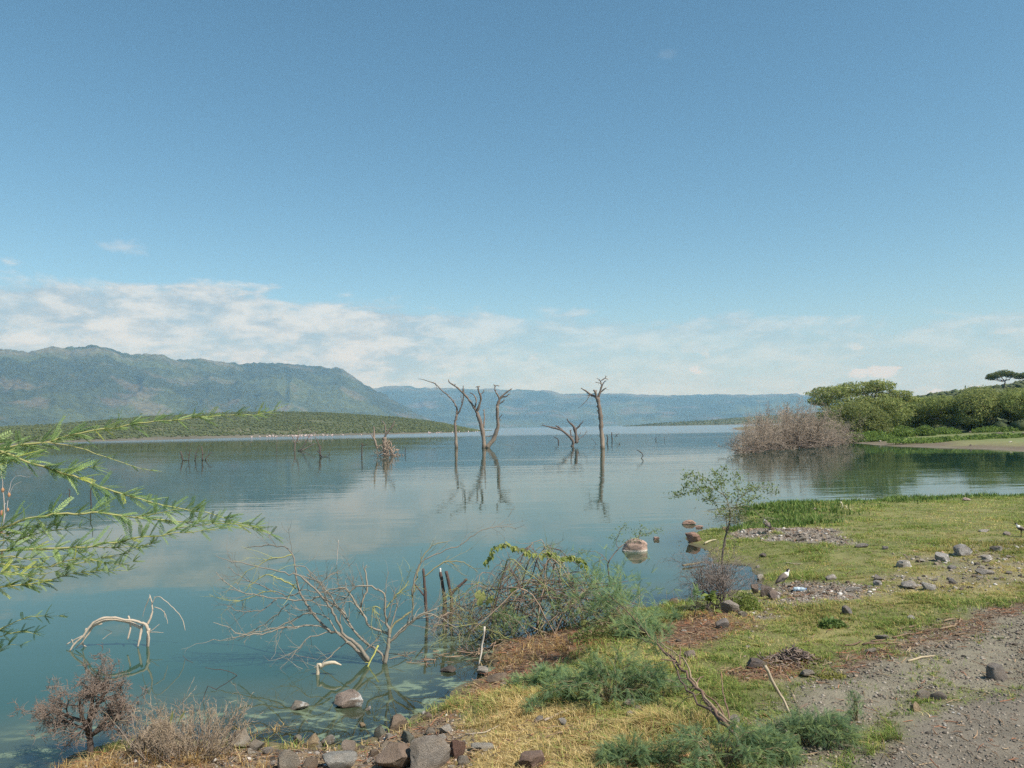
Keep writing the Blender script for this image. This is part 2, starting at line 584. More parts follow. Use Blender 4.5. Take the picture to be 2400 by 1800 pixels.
# the shore outside the frame, coarser
_x = np.arange(-60, 121, 2.0); _y = np.arange(-60, 45, 2.0)
X, Y = np.meshgrid(_x, _y)
Z, SD = near_height(X, Y)
keep = ~((X[:-1, :-1] >= FX0 - .01) & (X[1:, 1:] <= FX1 + .01) & (Y[:-1, :-1] >= FY0 - .01) & (Y[1:, 1:] <= FY1 + .01))
cc = np.zeros(X.shape + (3,)); cc[:] = (0.16, 0.155, 0.07)
tag(grid_mesh('shore_ground', X, Y, Z - 0.01, SOIL, cc, keep), kind='structure')

# far bank across the inlet, rising to a bushy hill
_x = np.arange(12, 420, 1.5); _y = np.arange(44, 470, 1.5)
FBX, FBY = np.meshgrid(_x, _y)


def far_height(X, Y):
    sd = signed_dist(X, Y, FAR_POLY) + 1.2 * fbm(X * 0.12, Y * 0.12, seed=31)
    z = np.where(sd > 0, 0.9 * (1 - np.exp(-np.maximum(sd, 0) / 12)) + 0.5 * sstep(sd, 10, 60), -np.minimum(0.15 * np.maximum(-sd, 0), 2.5))
    az = np.arctan2(X, Y)
    hill = np.interp(np.degrees(az), [0, 16, 20, 24, 28, 33, 40, 60], [0, 0, 1.5, 7.5, 11.5, 15.0, 17, 18])
    z = z + hill * sstep(np.hypot(X, Y), 130, 400) * sstep(sd, 5, 60)
    z = z + 0.12 * fbm(X * 0.4, Y * 0.4, seed=33) * sstep(sd, 0, 4)
    return z, sd


FBZ, FBS = far_height(FBX, FBY)
_m = fbm(FBX * 0.15, FBY * 0.15, seed=35)
cc = np.zeros(FBX.shape + (3,)); cc[:] = (0.135, 0.112, 0.078)
cc = _mix(cc, sstep(_m, -0.25, 0.15) * sstep(FBS, 0.5, 3), (0.185, 0.185, 0.085))
cc = _mix(cc, sstep(FBS, 5, 9) * 0.8, (0.15, 0.185, 0.07))
cc = _mix(cc, sstep(FBS, 14, 22), (0.10, 0.13, 0.045))
cc = _mix(cc, sstep(FBS, 1.0, 0.0), (0.19, 0.165, 0.13))
DIRT = mat_solid('bank_dirt', None, 0.95, 0.4, 0.9, 0.6, 4, 0.15, spots=((0.16, 0.10, 0.075), 1.7, 0.58, 0.66, 0.5))
tag(grid_mesh('far_bank', FBX, FBY, FBZ, DIRT, cc), kind='structure')


def fz(x, y):
    z, _ = far_height(np.array([float(x)]), np.array([float(y)]))
    return float(z[0])


# lake: fine near the shore so that the shallows show the bed, stretched out to the far mountains
def stretched(a, b, step, lo, hi):
    r = list(np.arange(a, b + 1e-6, step))
    d = step
    while r[-1] < hi:
        d *= 1.28; r.append(r[-1] + d)
    d = step
    while r[0] > lo:
        d *= 1.28; r.insert(0, r[0] - d)
    return np.array(r)


wx = stretched(FX0 + 0.2, FX1 - 0.2, 0.15, -10400, 10400)
wy = stretched(FY0 + 0.2, FY1 - 0.2, 0.15, -10400, 10400)
X, Y = np.meshgrid(wx, wy)
inside = (X > FX0) & (X < FX1) & (Y > FY0) & (Y < FY1)
dep = np.full(X.shape, 3.0)
dep[inside] = -lookup(GZ, X[inside], Y[inside])


def build_water():
    m, N, out = new_mat('lake_water')
    tc = N.new('ShaderNodeTexCoord')
    P = tc.outputs['Object']
    a = N.new('ShaderNodeAttribute'); a.attribute_name = 'depth'
    d = a.outputs['Fac']
    x, y, z = N.sep(P)[0:3]
    r = N.m('SQRT', N.m('ADD', N.m('MULTIPLY', x, x), N.m('MULTIPLY', y, y)))
    # ripples: long crested, crests running across the view; wind patches make them stronger
    w1 = N.noise(N.xyz(N.m('MULTIPLY', x, 0.30), N.m('MULTIPLY', y, 1.0), 0.0), 1.5, 3.0, 0.5)
    w2 = N.noise(N.xyz(N.m('MULTIPLY', x, 0.4), N.m('MULTIPLY', y, 1.0), 3.7), 5.0, 2.0, 0.5)
    w3 = N.noise(N.xyz(N.m('MULTIPLY', x, 0.25), N.m('MULTIPLY', y, 1.0), 9.1), 0.35, 2.0, 0.5)
    patch = N.smooth(N.noise(N.xyz(N.m('MULTIPLY', x, 0.35), y, 1.0), 0.035, 3.0, 0.5), 0.42, 0.62)
    calm = N.smooth(r, 9.0, 40.0)
    amp = N.m('ADD', 0.06, N.m('MULTIPLY', calm, N.m('ADD', 0.05, N.m('MULTIPLY', patch, 0.40))))
    h = N.m('ADD', N.m('MULTIPLY', w1, 0.020), N.m('ADD', N.m('MULTIPLY', w2, 0.0035), N.m('MULTIPLY', w3, 0.05)))
    h = N.m('MULTIPLY', h, amp)
    bn = N.new('ShaderNodeBump'); bn.inputs['Strength'].default_value = 1.0; bn.inputs['Distance'].default_value = 1.0
    N.put(bn.inputs['Height'], h)
    nrm = bn.outputs[0]
    # body of the lake: murky blue green; algae and silt in the shallows
    big = N.noise(P, 0.25, 3.0, 0.5)
    body = N.mix(N.smooth(big, 0.35, 0.65), (0.020, 0.061, 0.040), (0.024, 0.069, 0.045))
    silt = N.mix(N.noise(P, 2.0, 4.0, 0.6), (0.075, 0.105, 0.055), (0.115, 0.135, 0.08))
    body = N.mix(N.m('MULTIPLY', N.smooth(d, 0.42, 0.06), 0.85), body, silt)
    scum_n = N.noise(N.xyz(N.m('MULTIPLY', x, 0.7), y, 0.0), 2.6, 7.0, 0.68, 1.6)
    sc = N.m('MULTIPLY', N.smooth(scum_n, 0.49, 0.62), N.smooth(d, 0.24, 0.07))
    sc = N.m('MULTIPLY', sc, N.smooth(r, 12.0, 9.6))
    body = N.mix(N.m('MULTIPLY', sc, 0.95), body, (0.23, 0.30, 0.20))
    df = N.new('ShaderNodeBsdfDiffuse'); N.put(df.inputs['Color'], body)
    tr = N.new('ShaderNodeBsdfTransparent'); tr.inputs['Color'].default_value = (0.80, 0.93, 0.86, 1)
    opac = N.m('SUBTRACT', 1.0, N.m('EXPONENT', N.m('MULTIPLY', N.m('MAXIMUM', d, 0.0), -6.5)))
    opac = N.m('MAXIMUM', N.m('ADD', N.m('MULTIPLY', opac, 0.9), 0.10), N.m('MULTIPLY', sc, 0.7))
    m1 = N.new('ShaderNodeMixShader'); N.put(m1.inputs[0], opac)
    N.l.new(tr.outputs[0], m1.inputs[1]); N.l.new(df.outputs[0], m1.inputs[2])
    gl = N.new('ShaderNodeBsdfGlossy')
    # a breeze ruffles the water far out
    ruff = N.m('MULTIPLY', N.smooth(N.noise(N.xyz(N.m('MULTIPLY', x, 0.12), N.m('MULTIPLY', y, 0.45), 0.0), 0.012, 2.0, 0.5), 0.50, 0.60), N.smooth(y, 110.0, 180.0))
    ruff = N.m('MAXIMUM', ruff, N.smooth(y, 190.0, 330.0))
    N.put(gl.inputs['Roughness'], N.m('ADD', 0.015, N.m('MULTIPLY', ruff, 0.16)))
    N.l.new(nrm, gl.inputs['Normal'])
    fr = N.new('ShaderNodeFresnel'); fr.inputs['IOR'].default_value = 1.85
    N.l.new(nrm, fr.inputs['Normal'])
    fac = N.m('MULTIPLY', fr.outputs[0], N.m('SUBTRACT', 1.0, N.m('MULTIPLY', sc, 0.5)))
    m2 = N.new('ShaderNodeMixShader'); N.put(m2.inputs[0], fac)
    N.l.new(m1.outputs[0], m2.inputs[1]); N.l.new(gl.outputs[0], m2.inputs[2])
    N.l.new(m2.outputs[0], out.inputs[0])
    return m


lake = grid_mesh('lake_water', X, Y, np.zeros_like(X), build_water(), attrs={'depth': dep})
tag(lake, kind='structure')
# the plain under everything, out to the horizon
X, Y = np.meshgrid(np.linspace(-10400, 10400, 9), np.linspace(-10400, 10400, 9))
cc = np.zeros(X.shape + (3,)); cc[:] = (0.09, 0.10, 0.07)
tag(grid_mesh('lake_bed', X, Y, np.full(X.shape, -3.2), SOIL, cc), kind='structure')


# ------------------------------------------------------------------ mountains and hills
def ridge(name, prof, r0, rc, back, mat, colf, ncol=500, nrow=70, shape=1.3, spur=0.1, seed=1, sub=0.0, crest_noise=0.0, extra=None):
    """a long hill seen from the lake; prof: crest points (photo px); r0/rc: distance of foot and crest as functions of azimuth"""
    A = np.array([azel(*p) for p in prof])
    az = np.linspace(A[0, 0], A[-1, 0], ncol)
    el = np.interp(az, A[:, 0], A[:, 1])
    R0 = r0(np.degrees(az)); RC = rc(np.degrees(az))
    t = np.concatenate([np.linspace(-0.12, 1, nrow), 1 + np.linspace(0.02, 1, nrow // 3)])
    T, AZ = np.meshgrid(t, az, indexing='ij')
    zc = CAMZ + RC * np.tan(el) - sub
    Rr = np.where(T <= 1, R0 + (RC - R0) * T, RC + (T - 1) * back)
    s = np.where(T <= 1, np.clip(T, 0, 1) ** shape, 1 - np.clip(T - 1, 0, 1) ** 1.4)
    s = np.where(T < 0, T * 0.3, s)
    Xx = Rr * np.sin(AZ); Yy = Rr * np.cos(AZ)
    sc = np.mean(RC)
    # spurs and gullies running down the slope
    wob = fbm(Xx / sc * 6, Yy / sc * 6, seed=seed + 9) * 0.02
    u = (AZ + wob) * 26
    g = 1 - np.abs(vnoise(u, T * 1.2, seed=seed)) * 2
    g2 = 1 - np.abs(vnoise(u * 2.7 + 5, T * 2.2, seed=seed + 1)) * 2
    env = np.clip(T, 0, 1) * np.clip(1.04 - T, 0, 1) * 4
    env = np.where(T > 1, np.clip(T - 1, 0, .3), env)
    zz = zc[None, :] * (s + spur * env * (g * 0.65 + g2 * 0.35 - 0.2))
    zz = zz + zc[None, :] * 0.05 * env * fbm(Xx / sc * 40, Yy / sc * 40, seed=seed + 3)
    zz = zz + zc[None, :] * 0.03 * env * fbm(Xx / sc * 120, Yy / sc * 120, seed=seed + 13)
    if crest_noise:
        zz = zz + crest_noise * fbm(Xx / sc * 160, Yy / sc * 160, seed=seed + 4) * np.clip(T, 0, 1)
    c = colf(T, AZ, Xx, Yy, zz, g, seed)
    o = grid_mesh(name, Xx, Yy, zz, mat, c)
    tag(o, kind='structure')
    return T, Xx, Yy, zz


def mount_col(T, AZ, X, Y, Z, g, seed):
    s = np.mean(np.hypot(X, Y))
    n = fbm(X / s * 30, Y / s * 30, seed=seed + 5, octs=5)
    n2 = fbm(X / s * 9, Y / s * 9, seed=seed + 6, octs=4)
    c = np.zeros(X.shape + (3,)); c[:] = (0.045, 0.058, 0.032)
    c = _mix(c, sstep(n2 + 0.3 * n, 0.0, 0.4), (0.066, 0.084, 0.042))
    c = _mix(c, sstep(n - 0.4 * n2, 0.12, 0.4) * sstep(T, 0.95, 0.4) * 0.55, (0.11, 0.095, 0.072))
    c = _mix(c, sstep(T, 0.82, 0.95) * sstep(n, -0.2, 0.2) * 0.6, (0.12, 0.115, 0.09))
    return np.clip(c * (1 + 0.25 * n[..., None]), 0.01, 1)


MOUNT = mat_solid('mountain_slope', None, 1.0, 0.95, 0.045, 0.0)
near_prof = Q([(-700, 770), (-300, 752), (-120, 768), (0, 758), (60, 760), (100, 749), (125, 747), (140, 750), (175, 748), (210, 748), (245, 755), (275, 765), (300, 764), (345, 765),
               (362, 772), (383, 777), (410, 776), (440, 774), (470, 780), (500, 785), (560, 784), (620, 786), (700, 793), (740, 799), (756, 807), (775, 822), (800, 838), (830, 853),
               (865, 872), (900, 893), (930, 908), (960, 922)])
ridge('mountain', near_prof, lambda a: np.interp(a, [-50, -30, -10, -4], [2300, 2900, 3600, 4300]), lambda a: np.interp(a, [-50, -30, -14, -11, -4], [3900, 4300, 5000, 5100, 4700]),
      1800, MOUNT, mount_col, ncol=620, nrow=110, shape=1.0, spur=0.06, seed=41, crest_noise=14)
far_prof = Q([(560, 920), (700, 880), (790, 838), (815, 840), (840, 833), (880, 833), (900, 838), (950, 838), (1000, 840), (1060, 840), (1100, 842), (1175, 843), (1198, 846), (1212, 851), (1300, 851),
              (1345, 851), (1400, 854), (1470, 854), (1560, 852), (1600, 853), (1650, 852), (1710, 850), (1760, 854), (1850, 862), (2000, 868), (2212, 872), (2600, 868)])
ridge('mountain', far_prof, lambda a: 6300 + 0 * a, lambda a: 8600 + 0 * a, 1300, MOUNT, mount_col, ncol=500, nrow=80, shape=1.0, spur=0.06, seed=51, crest_noise=14)


def hill_col(T, AZ, X, Y, Z, g, seed):
    n = fbm(X * 0.05, Y * 0.05, seed=seed + 5, octs=5)
    c = np.zeros(X.shape + (3,)); c[:] = (0.080, 0.098, 0.046)
    c = _mix(c, sstep(n, 0.0, 0.35) * sstep(T, 0.7, 0.2) * .5, (0.14, 0.125, 0.08))
    c = _mix(c, sstep(T, 0.07, 0.02), (0.13, 0.12, 0.09))
    return np.clip(c * (1 + 0.3 * n[..., None]), 0.01, 1)


HILL = mat_solid('hill_slope', None, 1.0, 0.4, 0.25, 0.0)
# the bushy peninsula on the left: foot follows the far shoreline
pen_shore = Q([(-600, 962), (-200, 966), (0, 961), (220, 953.5), (400, 948.5), (500, 946), (700, 941.5), (800, 939.3), (900, 936.8), (1000, 934), (1040, 931.5), (1062, 930.2)])
PA = np.array([azel(*p)[0] for p in pen_shore]); PR = np.array([at(*p).xy.length for p in pen_shore])
pen_prof = Q([(-600, 925), (-200, 922), (0, 919), (120, 913), (220, 905), (320, 897), (420, 892), (500, 888), (560, 887), (640, 887), (700, 889), (770, 892), (850, 897.5), (900, 903), (950, 910), (1000, 920), (1040, 928), (1062, 931)])
r0p = lambda a: np.interp(np.radians(a), PA, PR)
PEN = ridge('hill', pen_prof, r0p, lambda a: r0p(a) + np.interp(a, [-40, -20, -6, -1.5], [330, 380, 260, 30]), 260, HILL, hill_col,
            ncol=300, nrow=50, shape=0.85, spur=0.05, seed=61, sub=1.2)
# low headland on the right, across the open water
hd_shore = Q([(1345, 921.3), (1400, 920.6), (1480, 919.5), (1560, 918.0), (1640, 916.2), (1720, 915.2), (1900, 911.5), (2300, 906.0)])
HA = np.array([azel(*p)[0] for p in hd_shore]); HR = np.array([at(*p).xy.length for p in hd_shore])
hd_prof = Q([(1345, 920.8), (1380, 917), (1420, 913), (1480, 910), (1540, 906), (1580, 902), (1640, 898), (1720, 893), (1900, 884), (2300, 872)])
HR = np.minimum.accumulate(HR)
r0h = lambda a: np.interp(np.radians(a), HA, HR)
HEAD = ridge('headland', hd_prof, r0h, lambda a: r0h(a) + np.interp(a, [7, 12, 20], [20, 260, 400]), 300, HILL, hill_col,
             ncol=200, nrow=40, shape=0.9, spur=0.03, seed=71, sub=0.8)


def shrub_cover(name, G, n, seed, size, tlo=0.03, thi=1.02, per=2, flat=0.7, thin=None):
    """bushes scattered over a distant slope, far too many to count: one mesh"""
    T, X, Y, Z = G
    rng = np.random.default_rng(seed)
    ny, nx = X.shape
    k = rng.random(n * 3)
    fi = rng.uniform(0, ny - 1.001, n * 3); fj = rng.uniform(0, nx - 1.001, n * 3)
    i, j = fi.astype(int), fj.astype(int); a, b = fi - i, fj - j
    L = lambda A: A[i, j] * (1 - a) * (1 - b) + A[i + 1, j] * a * (1 - b) + A[i, j + 1] * (1 - a) * b + A[i + 1, j + 1] * a * b
    t, x, y, z = L(T), L(X), L(Y), L(Z)
    ok = (t > tlo) & (t < thi) & (fbm(x * 0.03, y * 0.03, seed=seed) * 0.9 + k > 0.30)
    x, y, z = x[ok][:n], y[ok][:n], z[ok][:n]
    return blobs(name, x, y, z, rng, size, per, flat)


def ico():
    bm = bmesh.new(); bmesh.ops.create_icosphere(bm, subdivisions=1, radius=1.0)
    v = np.array([tuple(w.co) for w in bm.verts]); f = np.array([[w.index for w in p.verts] for p in bm.faces]); bm.free()
    return v, f


ICO = ico()


def blobs(name, x, y, z, rng, size, per=2, flat=0.7):
    n = len(x) * per
    x = np.repeat(x, per); y = np.repeat(y, per); z = np.repeat(z, per)
    s = rng.uniform(size[0], size[1], n) * rng.uniform(0.6, 1.0, n)
    x = x + rng.normal(0, 0.5, n) * s; y = y + rng.normal(0, 0.5, n) * s
    v, f = ICO
    th = rng.uniform(0, 6.28, n)
    jit = 1 + rng.uniform(-0.35, 0.35, (n, len(v)))
    V = v[None] * jit[..., None]
    cx = V[..., 0] * np.cos(th)[:, None] - V[..., 1] * np.sin(th)[:, None]
    cy = V[..., 0] * np.sin(th)[:, None] + V[..., 1] * np.cos(th)[:, None]
    V = np.stack([x[:, None] + cx * s[:, None], y[:, None] + cy * s[:, None], z[:, None] + (V[..., 2] + 0.55) * s[:, None] * flat], -1)
    Fc = (f[None] + (np.arange(n) * len(v))[:, None, None]).reshape(-1, 3)
    base = np.array([(0.070, 0.090, 0.038), (0.080, 0.102, 0.044), (0.095, 0.112, 0.052), (0.064, 0.082, 0.036)])[rng.integers(0, 4, n)]
    C = np.repeat(base * rng.uniform(0.8, 1.2, (n, 1)), len(v), axis=0)
    mb = MB(); mb.add(V.reshape(-1, 3), Fc, C)
    o = mb.build(name, SHRUB_FAR, None, smooth=False)
    tag(o, kind='stuff')
    return o


tag(shrub_cover('hillside_shrubs', PEN, 22000, 5, (0.4, 0.95), per=1), 'green scrub covering the low hill behind the flooded lake shore', 'shrubs')
tag(shrub_cover('headland_shrubs', HEAD, 1600, 6, (0.6, 1.6)), 'scrub on the low green headland across the open water', 'shrubs')
# scrub on the hill behind the acacias, right
rng = np.random.default_rng(9)
n = 5200
az = np.radians(rng.uniform(19, 48, n)); rr = rng.uniform(125, 440, n)
x, y = rr * np.sin(az), rr * np.cos(az)
ok = (x < 415) & (y < 465)
x, y = x[ok], y[ok]
z, sd = far_height(x, y)
ok = sd > 22
tag(blobs('hill_scrub', x[ok], y[ok], z[ok], rng, (0.6, 1.6), 2, 0.7), 'green scrub on the hillside rising behind the acacias', 'shrubs')


# ------------------------------------------------------------------ air
def build_haze():
    m, N, out = new_mat('air')
    v = N.new('ShaderNodeVolumePrincipled')
    v.inputs['Color'].default_value = (0.20, 0.56, 1.0, 1)
    v.inputs['Absorption Color'].default_value = (1, 1, 1, 1)
    v.inputs['Density'].default_value = 0.000125
    v.inputs['Anisotropy'].default_value = 0.0
    N.l.new(v.outputs[0], out.inputs['Volume'])
    bm = bmesh.new(); bmesh.ops.create_cube(bm, size=1.0)
    me = bpy.data.meshes.new('haze'); bm.to_mesh(me); bm.free()
    me.materials.append(m)
    o = link('haze', me)
    o.scale = (21400, 21400, 640)
    o.location = (0, 0, 320 - 4.6)
    tag(o, kind='stuff')
    tag(o, 'thin blue haze over the lake and mountains', 'haze')


build_haze()

# ------------------------------------------------------------------ plants: generators
UP = Vector((0, 0, 1))


def rvec(rng):
    return Vector((rng.gauss(0, 1), rng.gauss(0, 1), rng.gauss(0, 1)))


def turn(d, ang, rng, flat=1.0):
    """a direction at about `ang` radians from d"""
    v = rvec(rng); v.z *= flat
    v = v - d * v.dot(d)
    if v.length < 1e-6: v = Vector((1, 0, 0))
    v.normalize()
    return (d * math.cos(ang) + v * math.sin(ang)).normalized()


def spread(px3, n, wig, rng):
    """resample a polyline with n points per span and a little irregularity"""
    out = []
    P = [Vector(p) for p in px3]
    for i in range(len(P) - 1):
        p0 = P[max(i - 1, 0)]; p1 = P[i]; p2 = P[i + 1]; p3 = P[min(i + 2, len(P) - 1)]
        L = (p2 - p1).length
        for k in range(n):
            t = k / n
            q = 0.5 * ((2 * p1) + (p2 - p0) * t + (2 * p0 - 5 * p1 + 4 * p2 - p3) * t * t + (3 * p1 - p0 - 3 * p2 + p3) * t ** 3)
            if 0 < i or k: q = q + rvec(rng) * (wig * L)
            out.append(q)
    out.append(P[-1])
    return out


def grow(mb, rng, p, d, L, r, lev, S, tips=None):
    """recursive twig growth; S holds lists per level"""
    n = S['seg'][lev]
    pts = [p.copy()]; q = p.copy(); dd = d.copy()
    for i in range(n):
        dd = (dd + rvec(rng) * S['wig'][lev] + UP * S['lift'][lev]).normalized()
        q = q + dd * (L / n)
        pts.append(q.copy())
    last = lev == len(S['seg']) - 1
    r1 = r * (S.get('taper', 0.45) if not last else 0.5)
    rad = [r + (r1 - r) * i / n for i in range(n + 1)]
    c0 = S['col'][lev]
    f = rng.uniform(0.75, 1.2)
    mb.tube(pts, rad, S['sides'][lev], (c0[0] * f, c0[1] * f, c0[2] * f), cap=lev == 0)
    if last:
        if tips is not None: tips.append((pts, dd))
        return
    nk = S['kids'][lev]
    nk = rng.randint(int(nk * 0.7), int(math.ceil(nk * 1.25)))
    for k in range(nk):
        t = S['t0'] + (1 - S['t0']) * (k + rng.random()) / max(nk, 1)
        x = min(t, 0.999) * n; i = int(x); a = x - i
        pp = pts[i].lerp(pts[i + 1], a)
        bd = (pts[i + 1] - pts[i]).normalized()
        nd = turn(bd, rng.uniform(*S['ang']), rng, S.get('flat', 1.0))
        grow(mb, rng, pp, nd, L * S['lr'] * rng.uniform(0.65, 1.25), max(r * (1 - 0.5 * t) * S['rr'], S['rmin']), lev + 1, S, tips)


def thorns(mb, pts, rad, rng, step, ln, col):
    for i in range(len(pts) - 1):
        a, b = pts[i], pts[i + 1]
        seg = (b - a)
        m = int(seg.length / step * rng.uniform(0.6, 1.3))
        for k in range(m):
            t = rng.random()
            p = a + seg * t
            d = turn(seg.normalized(), rng.uniform(0.9, 1.4), rng)
            mb.tube([p, p + d * ln * rng.uniform(0.6, 1.3)], [0.0011, 0.0003], 3, col, cap=False)


GREYW = (0.15, 0.122, 0.105)
TAN = (0.27, 0.215, 0.165)
DARKW = (0.075, 0.06, 0.052)

# ------------------------------------------------------------------ dead trees standing in the lake
C2 = crop(960, 860, 3.687)
C1 = crop(380, 960, 3.568)


FT = dict(seg=[4, 3], wig=[.16, .25], lift=[.05, .03], kids=[2], ang=(.35, 1.0), lr=.55, rr=.7, rmin=.0018, t0=.3, sides=[4, 3], taper=.5, col=[])


def traced_tree(name, cv, base, limbs, label, cat, seed, group=None, mat=None, trunk='trunk', sway=0.45, wig=0.02, twigs=0, fine=0, col_lo=TAN, col_hi=GREYW, z=0.0, sides=8, thorn=None, cols=None):
    """limbs: (part name, points, radii in crop pixels, depth lean); all lie around the trunk's own distance"""
    rng = random.Random(seed)
    bp = cv([base])[0]
    B = at(bp[0], bp[1], z)
    px = B.y / F
    s = 1.0 / (cv([(1, 0)])[0][0] - cv([(0, 0)])[0][0])
    root = empty(name, B)
    tag(root, label, cat, group)
    for li, (pn, pts, rad, lean) in enumerate(limbs):
        P = cv(pts); n = len(P)
        L = sum(math.hypot(P[i + 1][0] - P[i][0], P[i + 1][1] - P[i][1]) for i in range(n - 1)) * px
        W = []
        acc = 0
        for i, (a, b) in enumerate(P):
            if i: acc += math.hypot(P[i][0] - P[i - 1][0], P[i][1] - P[i - 1][1]) * px
            W.append(atd(a, b, B.y + lean * acc * sway))
        if pn == trunk and li == 0:
            W[0] = Vector((W[0].x, W[0].y, -0.8)) if W[0].z < 0.35 else W[0]
        R = np.interp(np.linspace(0, n - 1, 3 * (n - 1) + 1), range(n), rad) / s * px
        R = R * (0.86 if B.y > 40 else 0.9) * (1 + (0.22 if B.y > 40 else .12) * np.array([rng.uniform(-1, 1) for _ in R]))
        pp = spread(W, 3, wig, rng)
        h = np.array([p.z for p in pp])
        k = sstep(h, 0.3, 3.5 if B.y > 40 else 0.6)[:, None] * np.array([0.85]) + rng.uniform(-.15, .1)
        k = np.clip(k, 0, 1)
        col = np.array(col_lo)[None] * (1 - k) + np.array(col_hi)[None] * k
        col = col * sstep(h, -0.05, 0.10 if B.y > 40 else 0.03)[:, None] + np.array((0.06, 0.055, 0.04))[None] * (1 - sstep(h, -0.05, 0.10 if B.y > 40 else 0.03)[:, None])
        mb = MB(); mb.tube(pp, np.maximum(R, 0.0023), sides, col)
        if cols and cols.get(li) is not None:
            mb = MB(); col = np.tile(np.array(cols[li], float), (len(pp), 1)); mb.tube(pp, np.maximum(R, 0.0023), sides, col)
        if thorn:
            thorns(mb, pp, R, rng, thorn[0], thorn[1], thorn[2])
        for _ in range(twigs):
            i = rng.randrange(len(pp) // 3, len(pp) - 1)
            d = turn((pp[i + 1] - pp[i]).normalized(), rng.uniform(0.5, 1.3), rng)
            ln = rng.uniform(0.12, 0.5) * (1 if B.y > 40 else 0.15)
            q = pp[i] + d * ln * 0.5 + rvec(rng) * ln * 0.08
            mb.tube([pp[i], q, pp[i] + d * ln + rvec(rng) * ln * 0.2], [R[i] * 0.4, R[i] * 0.3, R[i] * 0.12], 4, col[i])
        for _ in range(fine):
            i = rng.randrange(len(pp) // 4, len(pp) - 1)
            FT['col'] = [tuple(col[i])] * 2
            grow(mb, rng, pp[i], turn((pp[i + 1] - pp[i]).normalized(), rng.uniform(.35, 1.1), rng), rng.uniform(.10, .42), max(R[i] * .4, .0022), 0, FT)
        o = mb.build(pn, mat or BARK_FAR, root, offset=B)
    return root


traced_tree('dead_tree', C2, (404, 697), [
    ('trunk', [(404, 697), (400, 600), (394, 520), (395, 470), (410, 410)], [16, 14, 13, 12, 11], 0),
    ('branch', [(409, 415), (405, 350), (380, 300), (340, 255), (285, 210), (220, 145), (130, 115), (78, 104)], [9, 8, 7, 6.5, 5.5, 4.5, 3, 1.5], 0.5),
    ('branch', [(411, 415), (440, 360), (458, 300), (470, 230), (460, 165)], [8, 7, 6, 5, 3], -0.5),
    ('branch', [(452, 315), (446, 270), (445, 235)], [4, 3, 2], 0.6),
    ('branch', [(386, 312), (380, 285)], [4, 2], -0.4), ('branch', [(292, 236), (255, 232)], [3, 1.5], 0.4),
    ('branch', [(230, 155), (222, 140), (240, 190)], [3, 3, 2], 0.2), ('branch', [(396, 480), (382, 462)], [5, 4], 0.3)],
    'slender grey dead tree in the lake, long bare limb reaching toward the mountain', 'dead tree', 1, 'dead trees standing in the lake', twigs=2)
traced_tree('dead_tree', C2, (660, 700), [
    ('trunk', [(652, 700), (638, 610), (622, 520), (598, 440), (577, 385)], [24, 21, 20, 19, 17], 0),
    ('trunk', [(668, 700), (715, 640), (745, 570), (763, 500), (756, 420), (758, 335)], [23, 20, 18, 15, 14, 14], -0.35),
    ('branch', [(577, 390), (545, 330), (510, 280), (470, 235), (430, 195), (385, 160), (345, 135), (336, 108)], [13, 11, 10, 9, 8, 7, 6, 3], 0.4),
    ('branch', [(580, 392), (600, 340), (616, 280), (606, 235), (594, 198), (591, 166)], [14, 13, 11, 9, 8, 5], -0.5),
    ('branch', [(610, 240), (630, 225), (646, 205)], [6, 5, 4], -0.3), ('branch', [(592, 170), (574, 172)], [5, 4], 0), ('branch', [(592, 172), (606, 168)], [5, 4], 0.3),
    ('branch', [(638, 525), (646, 440), (645, 365)], [9, 7, 4], 0.7), ('branch', [(563, 345), (576, 285), (550, 238), (524, 224)], [8, 7, 6, 4], 0.6),
    ('branch', [(470, 236), (460, 205), (466, 160)], [5, 4, 3], -0.5), ('branch', [(388, 162), (397, 150)], [5, 4], 0),
    ('branch', [(757, 340), (775, 285), (810, 242), (850, 210), (886, 187)], [14, 13, 10, 8, 4], -0.2),
    ('branch', [(774, 282), (770, 258), (745, 218), (735, 190), (740, 165), (726, 154)], [9, 8, 7, 6, 5, 4], 0.6),
    ('branch', [(738, 166), (758, 160), (777, 167)], [5, 4, 3], 0.1), ('branch', [(800, 258), (836, 255), (864, 230)], [7, 6, 4], 0.5),
    ('branch', [(778, 318), (805, 298), (820, 286)], [7, 6, 5], -0.6), ('branch', [(766, 458), (786, 430), (802, 408)], [5, 4, 2.5], -0.5), ('branch', [(772, 456), (790, 458)], [4, 3], 0),
    ('branch', [(728, 592), (700, 596), (660, 602)], [5, 4, 3], 0.1)],
    'large dead tree split into two trunks from the waterline, forked bare limbs', 'dead tree', 2, 'dead trees standing in the lake', twigs=1)
